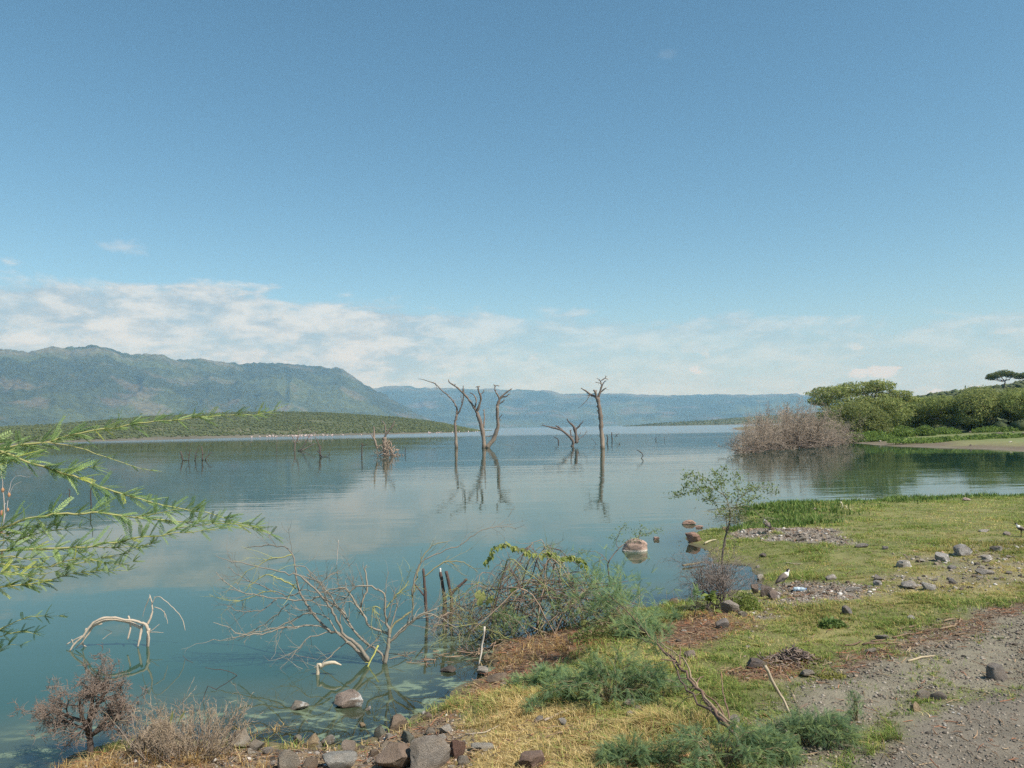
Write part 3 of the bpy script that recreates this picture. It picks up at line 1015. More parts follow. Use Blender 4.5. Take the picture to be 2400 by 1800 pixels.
traced_tree('dead_tree', C2, (1668, 702), [
    ('trunk', [(1668, 702), (1662, 620), (1655, 540), (1652, 460), (1645, 390), (1635, 320), (1624, 265)], [25, 22, 22, 21, 20, 19, 19], 0),
    ('branch', [(1624, 270), (1590, 250), (1560, 235), (1520, 205), (1480, 184)], [13, 12, 10, 7, 4], 0.5),
    ('branch', [(1572, 240), (1530, 248)], [5, 3], -0.4), ('branch', [(1614, 262), (1606, 220), (1590, 200)], [12, 11, 9], -0.6), ('branch', [(1610, 255), (1612, 200)], [9, 6], 0.6),
    ('branch', [(1628, 265), (1645, 220), (1660, 165), (1680, 132), (1699, 118)], [13, 10, 8, 6, 4], -0.2),
    ('branch', [(1660, 165), (1652, 128), (1640, 110), (1622, 100)], [7, 5, 4, 3], 0.5), ('branch', [(1657, 118), (1688, 96), (1698, 76)], [5, 5, 3], -0.2),
    ('branch', [(1692, 98), (1716, 108)], [4, 2], 0.2), ('branch', [(1649, 222), (1672, 200), (1699, 180)], [7, 7, 5], -0.6), ('branch', [(1652, 142), (1606, 132)], [4, 3], 0.2),
    ('branch', [(1556, 250), (1510, 310), (1458, 354)], [3.5, 3, 2], 0.1), ('branch', [(1630, 345), (1610, 340)], [5, 3], 0), ('branch', [(1640, 390), (1618, 380)], [5, 3], -0.3)],
    'single thick dead trunk in the lake topped by a ragged broken crown', 'dead tree', 3, 'dead trees standing in the lake', twigs=2)
traced_tree('dead_tree', C2, (1425, 685), [
    ('trunk', [(1440, 660), (1440, 600), (1430, 545), (1415, 510), (1380, 480), (1360, 448)], [18, 17, 15, 12, 8, 5], 0),
    ('trunk', [(1405, 690), (1415, 655), (1390, 610), (1340, 565), (1280, 535), (1210, 518), (1143, 501)], [16, 16, 13, 11, 9, 7, 3], -0.3),
    ('branch', [(1342, 568), (1300, 530), (1269, 506)], [10, 8, 6], 0.5), ('branch', [(1430, 542), (1465, 512), (1498, 469)], [9, 7, 4], -0.4),
    ('branch', [(1450, 630), (1500, 600), (1520, 575), (1531, 548)], [4, 3, 3, 2], 0.3), ('branch', [(1398, 605), (1388, 544)], [7, 5], 0.3), ('branch', [(1455, 655), (1462, 600), (1480, 565)], [4, 3, 2], 0.6),
    ('branch', [(1420, 600), (1395, 605)], [4, 3], 0.1)],
    'low leaning dead tree with dark crooked limbs beside the single trunk', 'dead tree', 4, 'dead trees standing in the lake', twigs=1, col_lo=GREYW, col_hi=(0.11, 0.09, 0.08))
# a stump that has caught a heap of driftwood
st = traced_tree('dead_tree', C1, (1870, 385), [
    ('trunk', [(1875, 385), (1870, 320), (1862, 270), (1858, 232)], [26, 24, 22, 18], 0),
    ('branch', [(1800, 330), (1788, 290), (1775, 250), (1745, 203)], [10, 9, 8, 4], -0.3), ('branch', [(1775, 255), (1773, 190), (1769, 140)], [9, 8, 5], 0.4),
    ('branch', [(1858, 238), (1880, 195), (1922, 145), (1942, 93)], [12, 10, 8, 4], -0.3), ('branch', [(1868, 220), (1866, 140), (1850, 105), (1830, 94)], [7, 6, 4, 3], 0.5)],
    'broken dead stump with two horn-like limbs rising from heaped driftwood', 'dead tree', 5, 'dead trees standing in the lake', col_lo=TAN, col_hi=GREYW)
rng = random.Random(77)
B = st.location.copy(); mb = MB()
for i in range(130):
    a = rng.uniform(0, 6.28); h = rng.random() ** 1.2; rr = (1.75 - 1.2 * h) * math.sqrt(rng.random())
    p = Vector((rr * math.cos(a) + 0.15, rr * math.sin(a) * 0.8, -0.1 + 1.75 * h * (1 - 0.25 * rr)))
    d = Vector((rng.gauss(0, 1), rng.gauss(0, 1), rng.gauss(0.3, 0.9))).normalized()
    L = rng.uniform(0.3, 0.9); c = rng.uniform(0.7, 1.3); r = rng.uniform(0.012, 0.05)
    mb.tube([p - d * L * .5, p + rvec(rng) * 0.06, p + d * L * .5], [r, r, r * .5], 4, (0.27 * c, 0.205 * c, 0.16 * c))
o = mb.build('driftwood', BARK_FAR, st); tag(o, kind='stuff')

traced_tree('dead_snag', C1, (1671, 392), [('trunk', [(1671, 392), (1671, 340), (1673, 284)], [7, 6, 6], 0), ('branch', [(1673, 300), (1695, 298), (1720, 291)], [4, 3, 2], -.2), ('branch', [(1673, 290), (1662, 282)], [5, 4], .2)],
            'short dark post-like snag with one side twig, near the driftwood stump', 'dead tree', 6, 'small snags in the lake', col_lo=DARKW, col_hi=DARKW)
traced_tree('dead_snag', C1, (2030, 375), [('trunk', [(2030, 375), (2033, 345), (2040, 318)], [4, 3.5, 2.5], 0)], 'tiny thin snag to the side of the driftwood heap', 'dead tree', 7, 'small snags in the lake', col_lo=DARKW, col_hi=DARKW)
traced_tree('dead_snag', C1, (1120, 347), [('trunk', [(1103, 347), (1110, 290), (1130, 255), (1140, 210), (1148, 185), (1205, 174)], [9, 8, 6, 4, 3, 2], 0), ('branch', [(1110, 285), (1092, 232), (1077, 208)], [5, 4, 3], .4),
            ('trunk', [(1135, 347), (1180, 312), (1215, 250), (1235, 212), (1300, 180)], [5, 5, 4, 3, 2], -.3), ('trunk', [(1150, 347), (1210, 320), (1260, 290), (1282, 285)], [6, 5, 4, 3], .3),
            ('branch', [(1140, 190), (1136, 150), (1150, 120)], [2, 1.5, 1], .3), ('branch', [(1125, 262), (1142, 255)], [4, 2], .1)],
            'spreading thin dead shrub in front of the bushy peninsula', 'dead shrub', 8, 'small snags in the lake', twigs=3, col_lo=GREYW, col_hi=GREYW)
traced_tree('dead_snag', C1, (1322, 397), [('trunk', [(1322, 397), (1318, 340), (1308, 290), (1286, 240), (1274, 228)], [9, 7, 5, 4, 2], 0), ('branch', [(1320, 382), (1326, 300)], [6, 4], .4), ('branch', [(1335, 392), (1312, 360), (1294, 344)], [6, 5, 3], -.3),
            ('branch', [(1328, 392), (1370, 390), (1402, 388)], [4, 3, 2], .2), ('branch', [(1395, 390), (1402, 350)], [2, 1.5], .2)],
            'knotted dead shrub stub with upright prongs, just nearer than the spreading one', 'dead shrub', 9, 'small snags in the lake', twigs=2, col_lo=DARKW, col_hi=GREYW)
traced_tree('dead_snag', C1, (260, 425), [('trunk', [(175, 428), (165, 390), (154, 348)], [9, 8, 4], 0), ('trunk', [(222, 432), (226, 380), (238, 328)], [5, 4.5, 3], .3), ('trunk', [(272, 430), (282, 390), (274, 358)], [6, 5, 3], -.4),
            ('trunk', [(336, 424), (338, 360), (329, 308)], [8, 7, 5], 0.2), ('trunk', [(362, 418), (380, 388), (412, 354)], [5, 4, 3], .5), ('branch', [(285, 370), (300, 320), (326, 292)], [3, 2.5, 1.5], .4),
            ('branch', [(226, 380), (205, 372), (202, 310), (245, 290)], [2.5, 2, 2, 1], .4), ('branch', [(338, 380), (365, 350)], [3, 2], .2), ('branch', [(165, 395), (150, 400)], [3, 2], 0), ('branch', [(175, 426), (272, 426), (390, 424)], [3, 2.5, 2], 0.05)],
            'row of upright dark dead stems in the water, nearest the leafy branches', 'dead shrub', 10, 'small snags in the lake', twigs=2, col_lo=DARKW, col_hi=GREYW)
traced_tree('dead_snag', C1, (963, 350), [('trunk', [(963, 350), (958, 300), (966, 250)], [2.5, 2, 1.5], 0), ('branch', [(960, 255), (925, 215)], [1.5, 1], .3)], 'hair-thin pale dead stem in open water before the peninsula', 'dead shrub', 11, 'small snags in the lake', col_lo=GREYW, col_hi=GREYW)
for sd, base, limbs, lab in (
        (12, (1284, 658), [('trunk', [(1284, 658), (1285, 630), (1245, 602)], [6, 6, 4], 0)], 'short crooked snag beside the low leaning dead tree'),
        (13, (1690, 662), [('trunk', [(1690, 662), (1714, 620), (1700, 588)], [5, 5, 3], .2)], 'bent snag close against the single thick trunk'),
        (14, (1752, 632), [('trunk', [(1752, 632), (1748, 564)], [6, 4], 0), ('branch', [(1775, 606), (1790, 590), (1806, 574)], [3, 3, 2], .3), ('branch', [(1796, 606), (1782, 575)], [3, 2], -.2)], 'small upright twin snag farther out past the single trunk'),
        (15, (1813, 668), [('trunk', [(1813, 670), (1813, 652)], [5, 4], 0)], 'tiny dark stub barely above the water near the single trunk'),
        (16, (1978, 790), [('trunk', [(1975, 822), (2000, 795), (2019, 768)], [3, 4, 4], 0), ('branch', [(2019, 768), (1995, 735), (1960, 716)], [4.5, 4.5, 3], -.1)], 'hook-shaped twig curving out of open water'),
        (17, (2130, 632), [('trunk', [(2130, 632), (2128, 600)], [3, 2], 0), ('branch', [(2118, 625), (2140, 605)], [2, 1], 0)], 'faint thin twigs far out toward the headland'),
        (18, (2200, 632), [('trunk', [(2200, 634), (2201, 606)], [3, 2], 0)], 'single faint stick far out toward the headland'),
        (19, (1640, 668), [('trunk', [(1632, 672), (1600, 650), (1570, 615)], [2, 2, 1], 0)], 'very thin slanting twig just left of the single trunk')):
    traced_tree('dead_snag', C2, base, limbs, lab.replace('just left of', 'slanting away from'), 'dead shrub', sd, 'small snags in the lake', col_lo=DARKW, col_hi=DARKW)
# twigs seen through the leafy branches
C8 = crop(0, 920, 3.16)
traced_tree('dead_snag', C8, (672, 845), [('trunk', [(676, 870), (670, 760), (684, 690), (688, 615)], [5, 5, 4, 2], 0)], 'dark upright stick in the water behind the leafy acacia branches', 'dead shrub', 20, 'small snags in the lake', col_lo=DARKW, col_hi=DARKW)
traced_tree('dead_snag', C8, (498, 775), [('trunk', [(495, 782), (515, 750), (508, 712)], [4, 4, 3], 0), ('branch', [(505, 752), (440, 752)], [2, 1], 0)], 'small curved dead twig afloat behind the leafy acacia branches', 'dead shrub', 21, 'small snags in the lake', col_lo=DARKW, col_hi=DARKW)

# ------------------------------------------------------------------ far bank: dead thicket, acacias
S_THICK = dict(seg=[5, 4, 3, 2], wig=[0.22, 0.28, 0.3, 0.3], lift=[0.02, 0.05, 0.05, 0.03], kids=[7, 6, 4], ang=(0.4, 1.2), lr=0.58, rr=0.5, rmin=0.013, t0=0.15,
               sides=[5, 4, 3, 3], col=[(0.20, 0.15, 0.115), (0.27, 0.21, 0.16), (0.33, 0.265, 0.205), (0.36, 0.295, 0.235)], taper=0.4)


def thorn_bush(seed, h, w, stems):
    rng = random.Random(seed)
    root = empty('dead_thorn_bush', (0, 0, 0))
    mb = MB()
    for i in range(stems):
        a = 6.28 * i / stems + rng.uniform(-.3, .3)
        lean = rng.uniform(0.25, 1.4)
        d = Vector((math.cos(a) * math.sin(lean) * w / h, math.sin(a) * math.sin(lean) * w / h, math.cos(lean) + 0.12)).normalized()
        p = Vector((math.cos(a) * 0.5 * rng.random(), math.sin(a) * 0.5 * rng.random(), -0.3))
        grow(mb, rng, p, d, h * rng.uniform(0.6, 0.95), rng.uniform(0.035, 0.07), 0, S_THICK)
    o = mb.build('branches', BARK_FAR, root)
    mb = MB()
    for i in range(26):          # tangle of fallen wood round the foot
        a = rng.uniform(0, 6.28); rr = w * 0.6 * math.sqrt(rng.random())
        p = Vector((rr * math.cos(a), rr * math.sin(a), rng.uniform(-.1, .8)))
        d = Vector((rng.gauss(0, 1), rng.gauss(0, 1), rng.gauss(0, .3))).normalized(); L = rng.uniform(.5, 1.6)
        mb.tube([p - d * L, p + rvec(rng) * .15, p + d * L], [.03, .035, .012], 4, (0.14, 0.11, 0.09))
    o = mb.build('fallen_wood', BARK_FAR, root); tag(o, kind='stuff')
    return root


bush_protos = [thorn_bush(101, 3.6, 3.6, 10), thorn_bush(102, 3.2, 3.9, 10), thorn_bush(103, 3.9, 3.1, 9)]
TH = [(1615, 978, 0.62, 'lowest dead thorn bush at the open-water end of the grey thicket'), (1655, 972, 0.80, 'dead thorn bush second from the open-water end of the grey thicket'),
      (1692, 968, 1.0, 'grey dead thorn bush with high bare tips in the thicket'), (1735, 968, 0.92, 'dense dead thorn bush in the middle of the thicket front'), (1775, 964, 0.85, 'dead thorn bush before the big green acacia'),
      (1812, 960, 0.66, 'low dead thorn bush at the bank end of the thicket'), (1672, 953, 1.0, 'tall grey dead bush in the back of the thicket'), (1725, 950, 1.12, 'tallest dead bush at the back of the thicket'),
      (1772, 948, 0.95, 'dead grey bush mingling with the acacia foliage'), (1630, 958, 0.72, 'reddish grey dead bush at the back near open water')]
for i, (x, y, s, lab) in enumerate(TH):
    P0 = bush_protos[i % 3]
    o = P0 if i < 3 else copy_tree(P0)
    p = at(x * 1.085, y * 1.085, 0.0)
    o.location = p
    o.scale = (s * 1.12, s * 1.12, s * 1.42)
    o.rotation_euler = (0, 0, 1.9 * i)
    tag(o, lab, 'dead bush', 'dead thorn bushes of the thicket')


def acacia(name, seed, lobes, n, leaf, limbs_from, trunk_r, cols, up=0.35, limbs=True):
    """lobes: (x, y, z, rx, ry, rz) in metres round the base; small leaf sprays fill their shells"""
    rng = np.random.default_rng(seed); r2 = random.Random(seed)
    root = empty(name, (0, 0, 0))
    vol = np.array([l[3] * l[4] for l in lobes]); vol = vol / vol.sum()
    mb = MB()
    pick = rng.choice(len(lobes), n, p=vol)
    Lb = np.array(lobes)[pick]
    d = rng.normal(0, 1, (n, 3)); d /= np.linalg.norm(d, axis=1, keepdims=True)
    rad = rng.random(n) ** 0.28
    # uneven outline: push the shell in and out
    bump = 1 + 0.28 * fbm(d[:, 0] * 2.2 + pick * 7.0, d[:, 1] * 2.2, d[:, 2] * 2.2, seed=seed, octs=3)
    P = Lb[:, :3] + d * Lb[:, 3:] * (rad * bump)[:, None]
    keep = (P[:, 2] > 0.15) & (fbm(P[:, 0] * 0.9, P[:, 1] * 0.9, P[:, 2] * 1.6, seed=seed + 3, octs=3) > -0.22)
    P = P[keep]; d = d[keep]; m = len(P)
    nrm = d * 0.5 + rng.normal(0, 0.6, (m, 3)) + np.array([0, 0, up])
    nrm /= np.linalg.norm(nrm, axis=1, keepdims=True)
    a = np.cross(nrm, rng.normal(0, 1, (m, 3))); a /= np.linalg.norm(a, axis=1, keepdims=True)
    b = np.cross(nrm, a)
    s = (leaf * rng.uniform(0.55, 1.3, m))[:, None]
    q = np.stack([P - a * s, P + b * s * 0.35, P + a * s, P - b * s * 0.35], 1)
    q[:, 0, 2] -= 0.1 * s[:, 0]; q[:, 2, 2] -= 0.1 * s[:, 0]
    C = np.array(cols)[rng.integers(0, len(cols), m)] * rng.uniform(0.75, 1.25, (m, 1))
    C = C * (1 + 0.22 * fbm(P[:, 0] * 0.7, P[:, 1] * 0.7, P[:, 2], seed=seed + 8, octs=2))[:, None]
    f = np.arange(m)[:, None] * 4 + np.array([[0, 1, 2, 3]])
    mb.add(q.reshape(-1, 3), f, np.repeat(C, 4, axis=0))
    mb.build('crown', LEAF_FAR, root, smooth=False)
    mb = MB()
    base = Vector((0, 0, -0.3)); fork = Vector(limbs_from)
    mb.tube(spread([base, base.lerp(fork, .5) + Vector((.1, .05, 0)), fork], 3, 0.03, r2), np.linspace(trunk_r, trunk_r * .75, 7), 7, (0.16, 0.13, 0.11))
    for l in lobes:
        for k in range(3):
            t = Vector((l[0] + r2.uniform(-.7, .7) * l[3], l[1] + r2.uniform(-.7, .7) * l[4], l[2] + r2.uniform(-.2, .35) * l[5]))
            mid = fork.lerp(t, .5) + Vector((0, 0, -0.12 * (t - fork).length))
            mb.tube(spread([fork, mid, t], 3, 0.05, r2), np.linspace(trunk_r * .5, trunk_r * .08, 7), 5, (0.17, 0.14, 0.12))
    mb.build('trunk', BARK_FAR, root)
    return root


GR1 = [(0.22, 0.265, 0.09), (0.28, 0.32, 0.12), (0.175, 0.22, 0.075), (0.32, 0.34, 0.135)]
GR2 = [(0.24, 0.30, 0.098), (0.30, 0.35, 0.122), (0.19, 0.245, 0.08), (0.33, 0.365, 0.14)]


def place(o, px, py, dist, label, group, cat='acacia tree', rz=0.0, s=1.0):
    p = atd(px * 1.085, py * 1.085, dist)
    o.location = (p.x, p.y, fz(p.x, p.y))
    o.rotation_euler = (0, 0, rz); o.scale = (s, s, s)
    tag(o, label, cat, group)


A1 = acacia('acacia_tree', 201, [(-3.0, 0, 5.6, 2.8, 2.4, .8), (0.4, .4, 6.0, 3.2, 2.6, .85), (2.8, -.4, 6.3, 2.0, 1.8, .8), (4.8, 0, 5.2, 2.2, 1.8, .6), (-4.6, -.4, 4.6, 1.6, 1.4, .6), (6.3, 0, 4.6, 1.8, 1.4, .35), (-1.0, -1.2, 4.2, 3.4, 2.4, 1.1), (2.2, -1.2, 4.3, 3.0, 2.4, 1.1), (3.9, -1.2, 3.2, 2.6, 2.2, 1.2)],
            22000, 0.155, (0.3, 0, 2.2), 0.26, GR1)
place(A1, 1852, 948, 112, 'tallest flat-topped green acacia rising behind the dead thicket', 'acacias on the far bank', s=1.13)
A2 = acacia('acacia_tree', 202, [(-2.2, 0, 3.3, 2.4, 2.0, 1.2), (0.6, -.5, 3.6, 2.8, 2.2, 1.4), (2.6, -.4, 2.6, 2.2, 2.0, 1.4), (-3.0, -.6, 1.9, 2.0, 1.8, 1.2), (.2, -1.0, 1.9, 2.8, 1.8, 1.2), (2.8, -.9, 1.5, 2.0, 1.6, 1.0)], 21000, 0.14, (0, 0, 1.1), 0.16, GR1)
place(A2, 1842, 948, 104, 'rounded pale green acacia in front of the tallest one, over the thicket end', 'acacias on the far bank')
B1 = acacia('acacia_tree', 203, [(-2.4, 0, 3.0, 2.6, 2.2, 1.2), (1.2, 0, 3.5, 3.0, 2.4, 1.2), (3.2, -.2, 2.5, 2.2, 2.0, 1.3), (-.5, -1, 1.7, 3.4, 2.0, 1.2)], 19000, 0.14, (0, 0, 1.2), 0.16, GR2)
place(B1, 1978, 930, 122, 'broad green acacia bush next to the tallest flat-topped acacia', 'acacias on the far bank', s=1.15)
for x, y, dist, rz, s, pr, lab in ((2052, 928, 116, 2.0, 1.15, 0, 'bushy acacia in the middle of the green row above the stony shore'), (2128, 922, 113, 4.1, 1.25, 1, 'large rounded acacia above the stony shore, below the umbrella tree'),
                                   (2205, 920, 110, 1.1, 1.25, 0, 'dense acacia bush at the frame edge above the stony shore'), (2280, 920, 112, 3.0, 1.3, 1, 'acacia bush farthest along the stony shore'),
                                   (1925, 925, 135, 5.0, 1.05, 1, 'dark acacia half hidden behind the broad bushes'), (2010, 905, 150, 0.7, 1.1, 0, 'acacia in the second row, seen over the middle bushes'),
                                   (2090, 900, 155, 2.4, 1.2, 1, 'acacia of the second row under the bare hillside'), (2180, 900, 150, 3.6, 1.2, 0, 'second-row acacia straight below the umbrella tree')):
    o = copy_tree(B1 if pr == 0 else A2)
    place(o, x, y, dist, lab, 'acacias on the far bank', rz=rz, s=s)
U = acacia('acacia_tree', 204, [(-2.4, 0, 5.2, 2.8, 2.4, .9), (.6, .3, 5.9, 3.0, 2.6, 1.0), (3.0, 0, 5.2, 2.4, 2.2, .9), (-3.6, 0, 4.4, 2.0, 1.6, .8)], 5200, 0.24, (.6, 0, 3.3), 0.24, [(0.12, 0.155, 0.055), (0.15, 0.18, 0.065), (0.09, 0.12, 0.045)])
place(U, 2168, 852, 262, 'dark umbrella-shaped acacia alone on the hilltop skyline', 'umbrella trees on the hill')
o = copy_tree(U); place(o, 2222, 856, 250, 'umbrella-shaped acacia cut by the frame edge on the hilltop', 'umbrella trees on the hill', rz=2.0, s=.8)
o = copy_tree(U); place(o, 1945, 868, 215, 'flat thin acacia crown peeping out beyond the tallest acacia', 'umbrella trees on the hill', rz=1.0, s=.55)


def weeds(name, px, dist, seed, w, h, n, label, group, cols):
    rng = np.random.default_rng(seed)
    p = atd(px[0] * 1.085, px[1] * 1.085, dist); g = fz(p.x, p.y)
    a = rng.uniform(0, 6.28, n); r = np.sqrt(rng.random(n)); z = rng.random(n) ** 1.3
    P = np.stack([r * np.cos(a) * w, r * np.sin(a) * w * .6, z * h * (1 - .6 * r ** 2)], -1)
    d = rng.normal(0, 1, (n, 3)); d /= np.linalg.norm(d, axis=1, keepdims=True)
    b = np.cross(d, rng.normal(0, 1, (n, 3))); b /= np.linalg.norm(b, axis=1, keepdims=True)
    s = rng.uniform(.10, .22, n)[:, None]
    q = np.stack([P - d * s, P + b * s * .4, P + d * s, P - b * s * .4], 1)
    C = np.array(cols)[rng.integers(0, len(cols), n)] * rng.uniform(.75, 1.25, (n, 1))
    mb = MB(); mb.add(q.reshape(-1, 3), np.arange(n)[:, None] * 4 + np.array([[0, 1, 2, 3]]), np.repeat(C, 4, 0))
    o = mb.build(name, LEAF_FAR, None, smooth=False)
    o.location = (p.x, p.y, g)
    tag(o, label, 'weeds', group)


WC = [(0.17, 0.26, 0.065), (0.22, 0.30, 0.085), (0.14, 0.21, 0.055)]
for i, (x, y, dist, w, h, lab) in enumerate(((1990, 948, 84, 3.4, .5, 'low green growth spreading over the shore under the middle acacias'), (2080, 943, 84, 4.0, .45, 'low green growth spreading over the middle of the stony shore'), (2170, 938, 84, 4.0, .45, 'low green growth on the stony shore close to the frame edge'), (1845, 948, 97, 1.6, 1.3, 'bright green weed clump at the thicket end of the stony shore'), (1890, 945, 100, 2.4, 1.2, 'wide bright green weed clump beneath the tallest acacia'),
                                         (1950, 938, 104, 2.0, 1.5, 'bright green weed mound in front of the broad acacia bush'), (1998, 938, 104, 1.4, 1.4, 'leafy weed clump by the middle of the stony shore'),
                                         (2040, 930, 108, 2.2, 1.0, 'low weeds under the middle acacia bush'), (2150, 924, 106, 3.0, 0.8, 'low weed strip along the upper stony shore'), (1920, 951, 95, 2.6, .5, 'short green growth at the water edge below the weeds'))):
    weeds('weed_clump', (x, y), dist, 300 + i, w, h, 1300, lab, 'green weeds on the far bank', WC)

# ------------------------------------------------------------------ stones
def ico_n(n):
    bm = bmesh.new(); bmesh.ops.create_icosphere(bm, subdivisions=n, radius=1.0)
    v = np.array([tuple(w.co) for w in bm.verts]); f = np.array([[w.index for w in p.verts] for p in bm.faces]); bm.free()
    return v, f


ICO3, ICO4 = ico_n(3), ico_n(4)


def rock_verts(seed, big=False, cuts=9, rough=0.15):
    rng = np.random.default_rng(seed)
    v, f = ICO4 if big else ICO3
    v = v.copy()
    for _ in range(cuts + 5):                 # knock flat faces off the boulder
        n = rng.normal(0, 1, 3); n /= np.linalg.norm(n)
        d = rng.uniform(0.40, 0.84)
        k = v @ n - d
        v -= np.maximum(k, 0)[:, None] * n * 0.97
    v *= (1 + rough * fbm(v[:, 0] * 2 + seed, v[:, 1] * 2, v[:, 2] * 2, seed=seed, octs=4) + 0.055 * fbm(v[:, 0] * 9, v[:, 1] * 9, v[:, 2] * 9, seed=seed + 2, octs=3))[:, None]
    e = (v.max(0) - v.min(0)) / 2; c = (v.max(0) + v.min(0)) / 2
    return (v - c) / e, f


def rock_mesh(seed, color, big=False, cuts=9, white=0.0, band=None):
    v, f = rock_verts(seed, big, cuts)
    n = fbm(v[:, 0] * 1.7 + seed, v[:, 1] * 1.7, v[:, 2] * 1.7, seed=seed + 5, octs=4)
    c = np.array(color)[None] * (1 + 0.5 * n[:, None])
    n2 = sstep(fbm(v[:, 0] * 1.1 + seed, v[:, 1] * 1.1, v[:, 2] * 1.3, seed=seed + 15, octs=4), -.1, .35)[:, None]
    c = c * (1 - .3 * n2) + np.array((.27, .20, .135)) * .3 * n2
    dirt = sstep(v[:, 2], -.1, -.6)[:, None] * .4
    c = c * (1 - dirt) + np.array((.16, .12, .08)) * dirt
    if white:
        w = sstep(fbm(v[:, 0] * 2.3, v[:, 1] * 2.3, v[:, 2] * 3.1, seed=seed + 6, octs=4), 0.25 - 0.3 * white, 0.45 - 0.3 * white) * sstep(v[:, 0], 0.1, 0.7)
        c = c * (1 - w[:, None]) + np.array((0.62, 0.61, 0.58)) * w[:, None]
    if band:                                   # pale tide line above a dark wet foot
        w = sstep(np.abs(v[:, 2] - band), 0.16, 0.06)
        c = c * (1 - w[:, None]) + np.array((0.55, 0.50, 0.43)) * w[:, None]
        w = sstep(v[:, 2], band - 0.1, band - 0.2)
        c = c * (1 - w[:, None]) + np.array((0.06, 0.06, 0.045)) * w[:, None]
    mb = MB(); mb.add(v, f, np.clip(c, 0.01, 1))
    me = mb.mesh('rock')
    me.set_sharp_from_angle(angle=math.radians(24))
    me.materials.append(ROCK)
    return me


GREY, BROWN, TANR, RED, DARK, GGREEN = (0.24, 0.215, 0.18), (0.22, 0.17, 0.128), (0.34, 0.26, 0.165), (0.205, 0.125, 0.098), (0.10, 0.088, 0.08), (0.20, 0.205, 0.165)
PALE, WHITE, PINK = (0.36, 0.33, 0.285), (0.66, 0.65, 0.62), (0.36, 0.245, 0.20)


def put_rock(name, x, y, w, h, col, label, seed, group=None, white=0, band=None, rz=0.0, tilt=0.0, cuts=9, deep=0.85, sink=0.34):
    if y > 1690 and w > 60: w, h = w * .9, h * .86
    if x > 1900 and y < 1460: col = tuple(c * .7 + .11 for c in col)
    """x, y: where its foot meets the ground in the photo; w, h: its width and height there"""
    P = on_ground(x, y)
    m = P.y / F * math.sqrt(1 + ((x - CX) / F) ** 2)
    W, Hh = w * m / 2 * .93, h * m / 2 * .9
    me = rock_mesh(seed, col, W > 0.09, cuts, white, band)
    o = link(name, me)
    D = W * deep
    o.scale = (W, D, Hh * (1 + sink))
    o.location = (P.x, P.y + D * 0.75, P.z + Hh * (1 - sink))
    o.rotation_euler = (tilt, tilt * .6, rz)
    tag(o, label, 'rock', group)
    return o


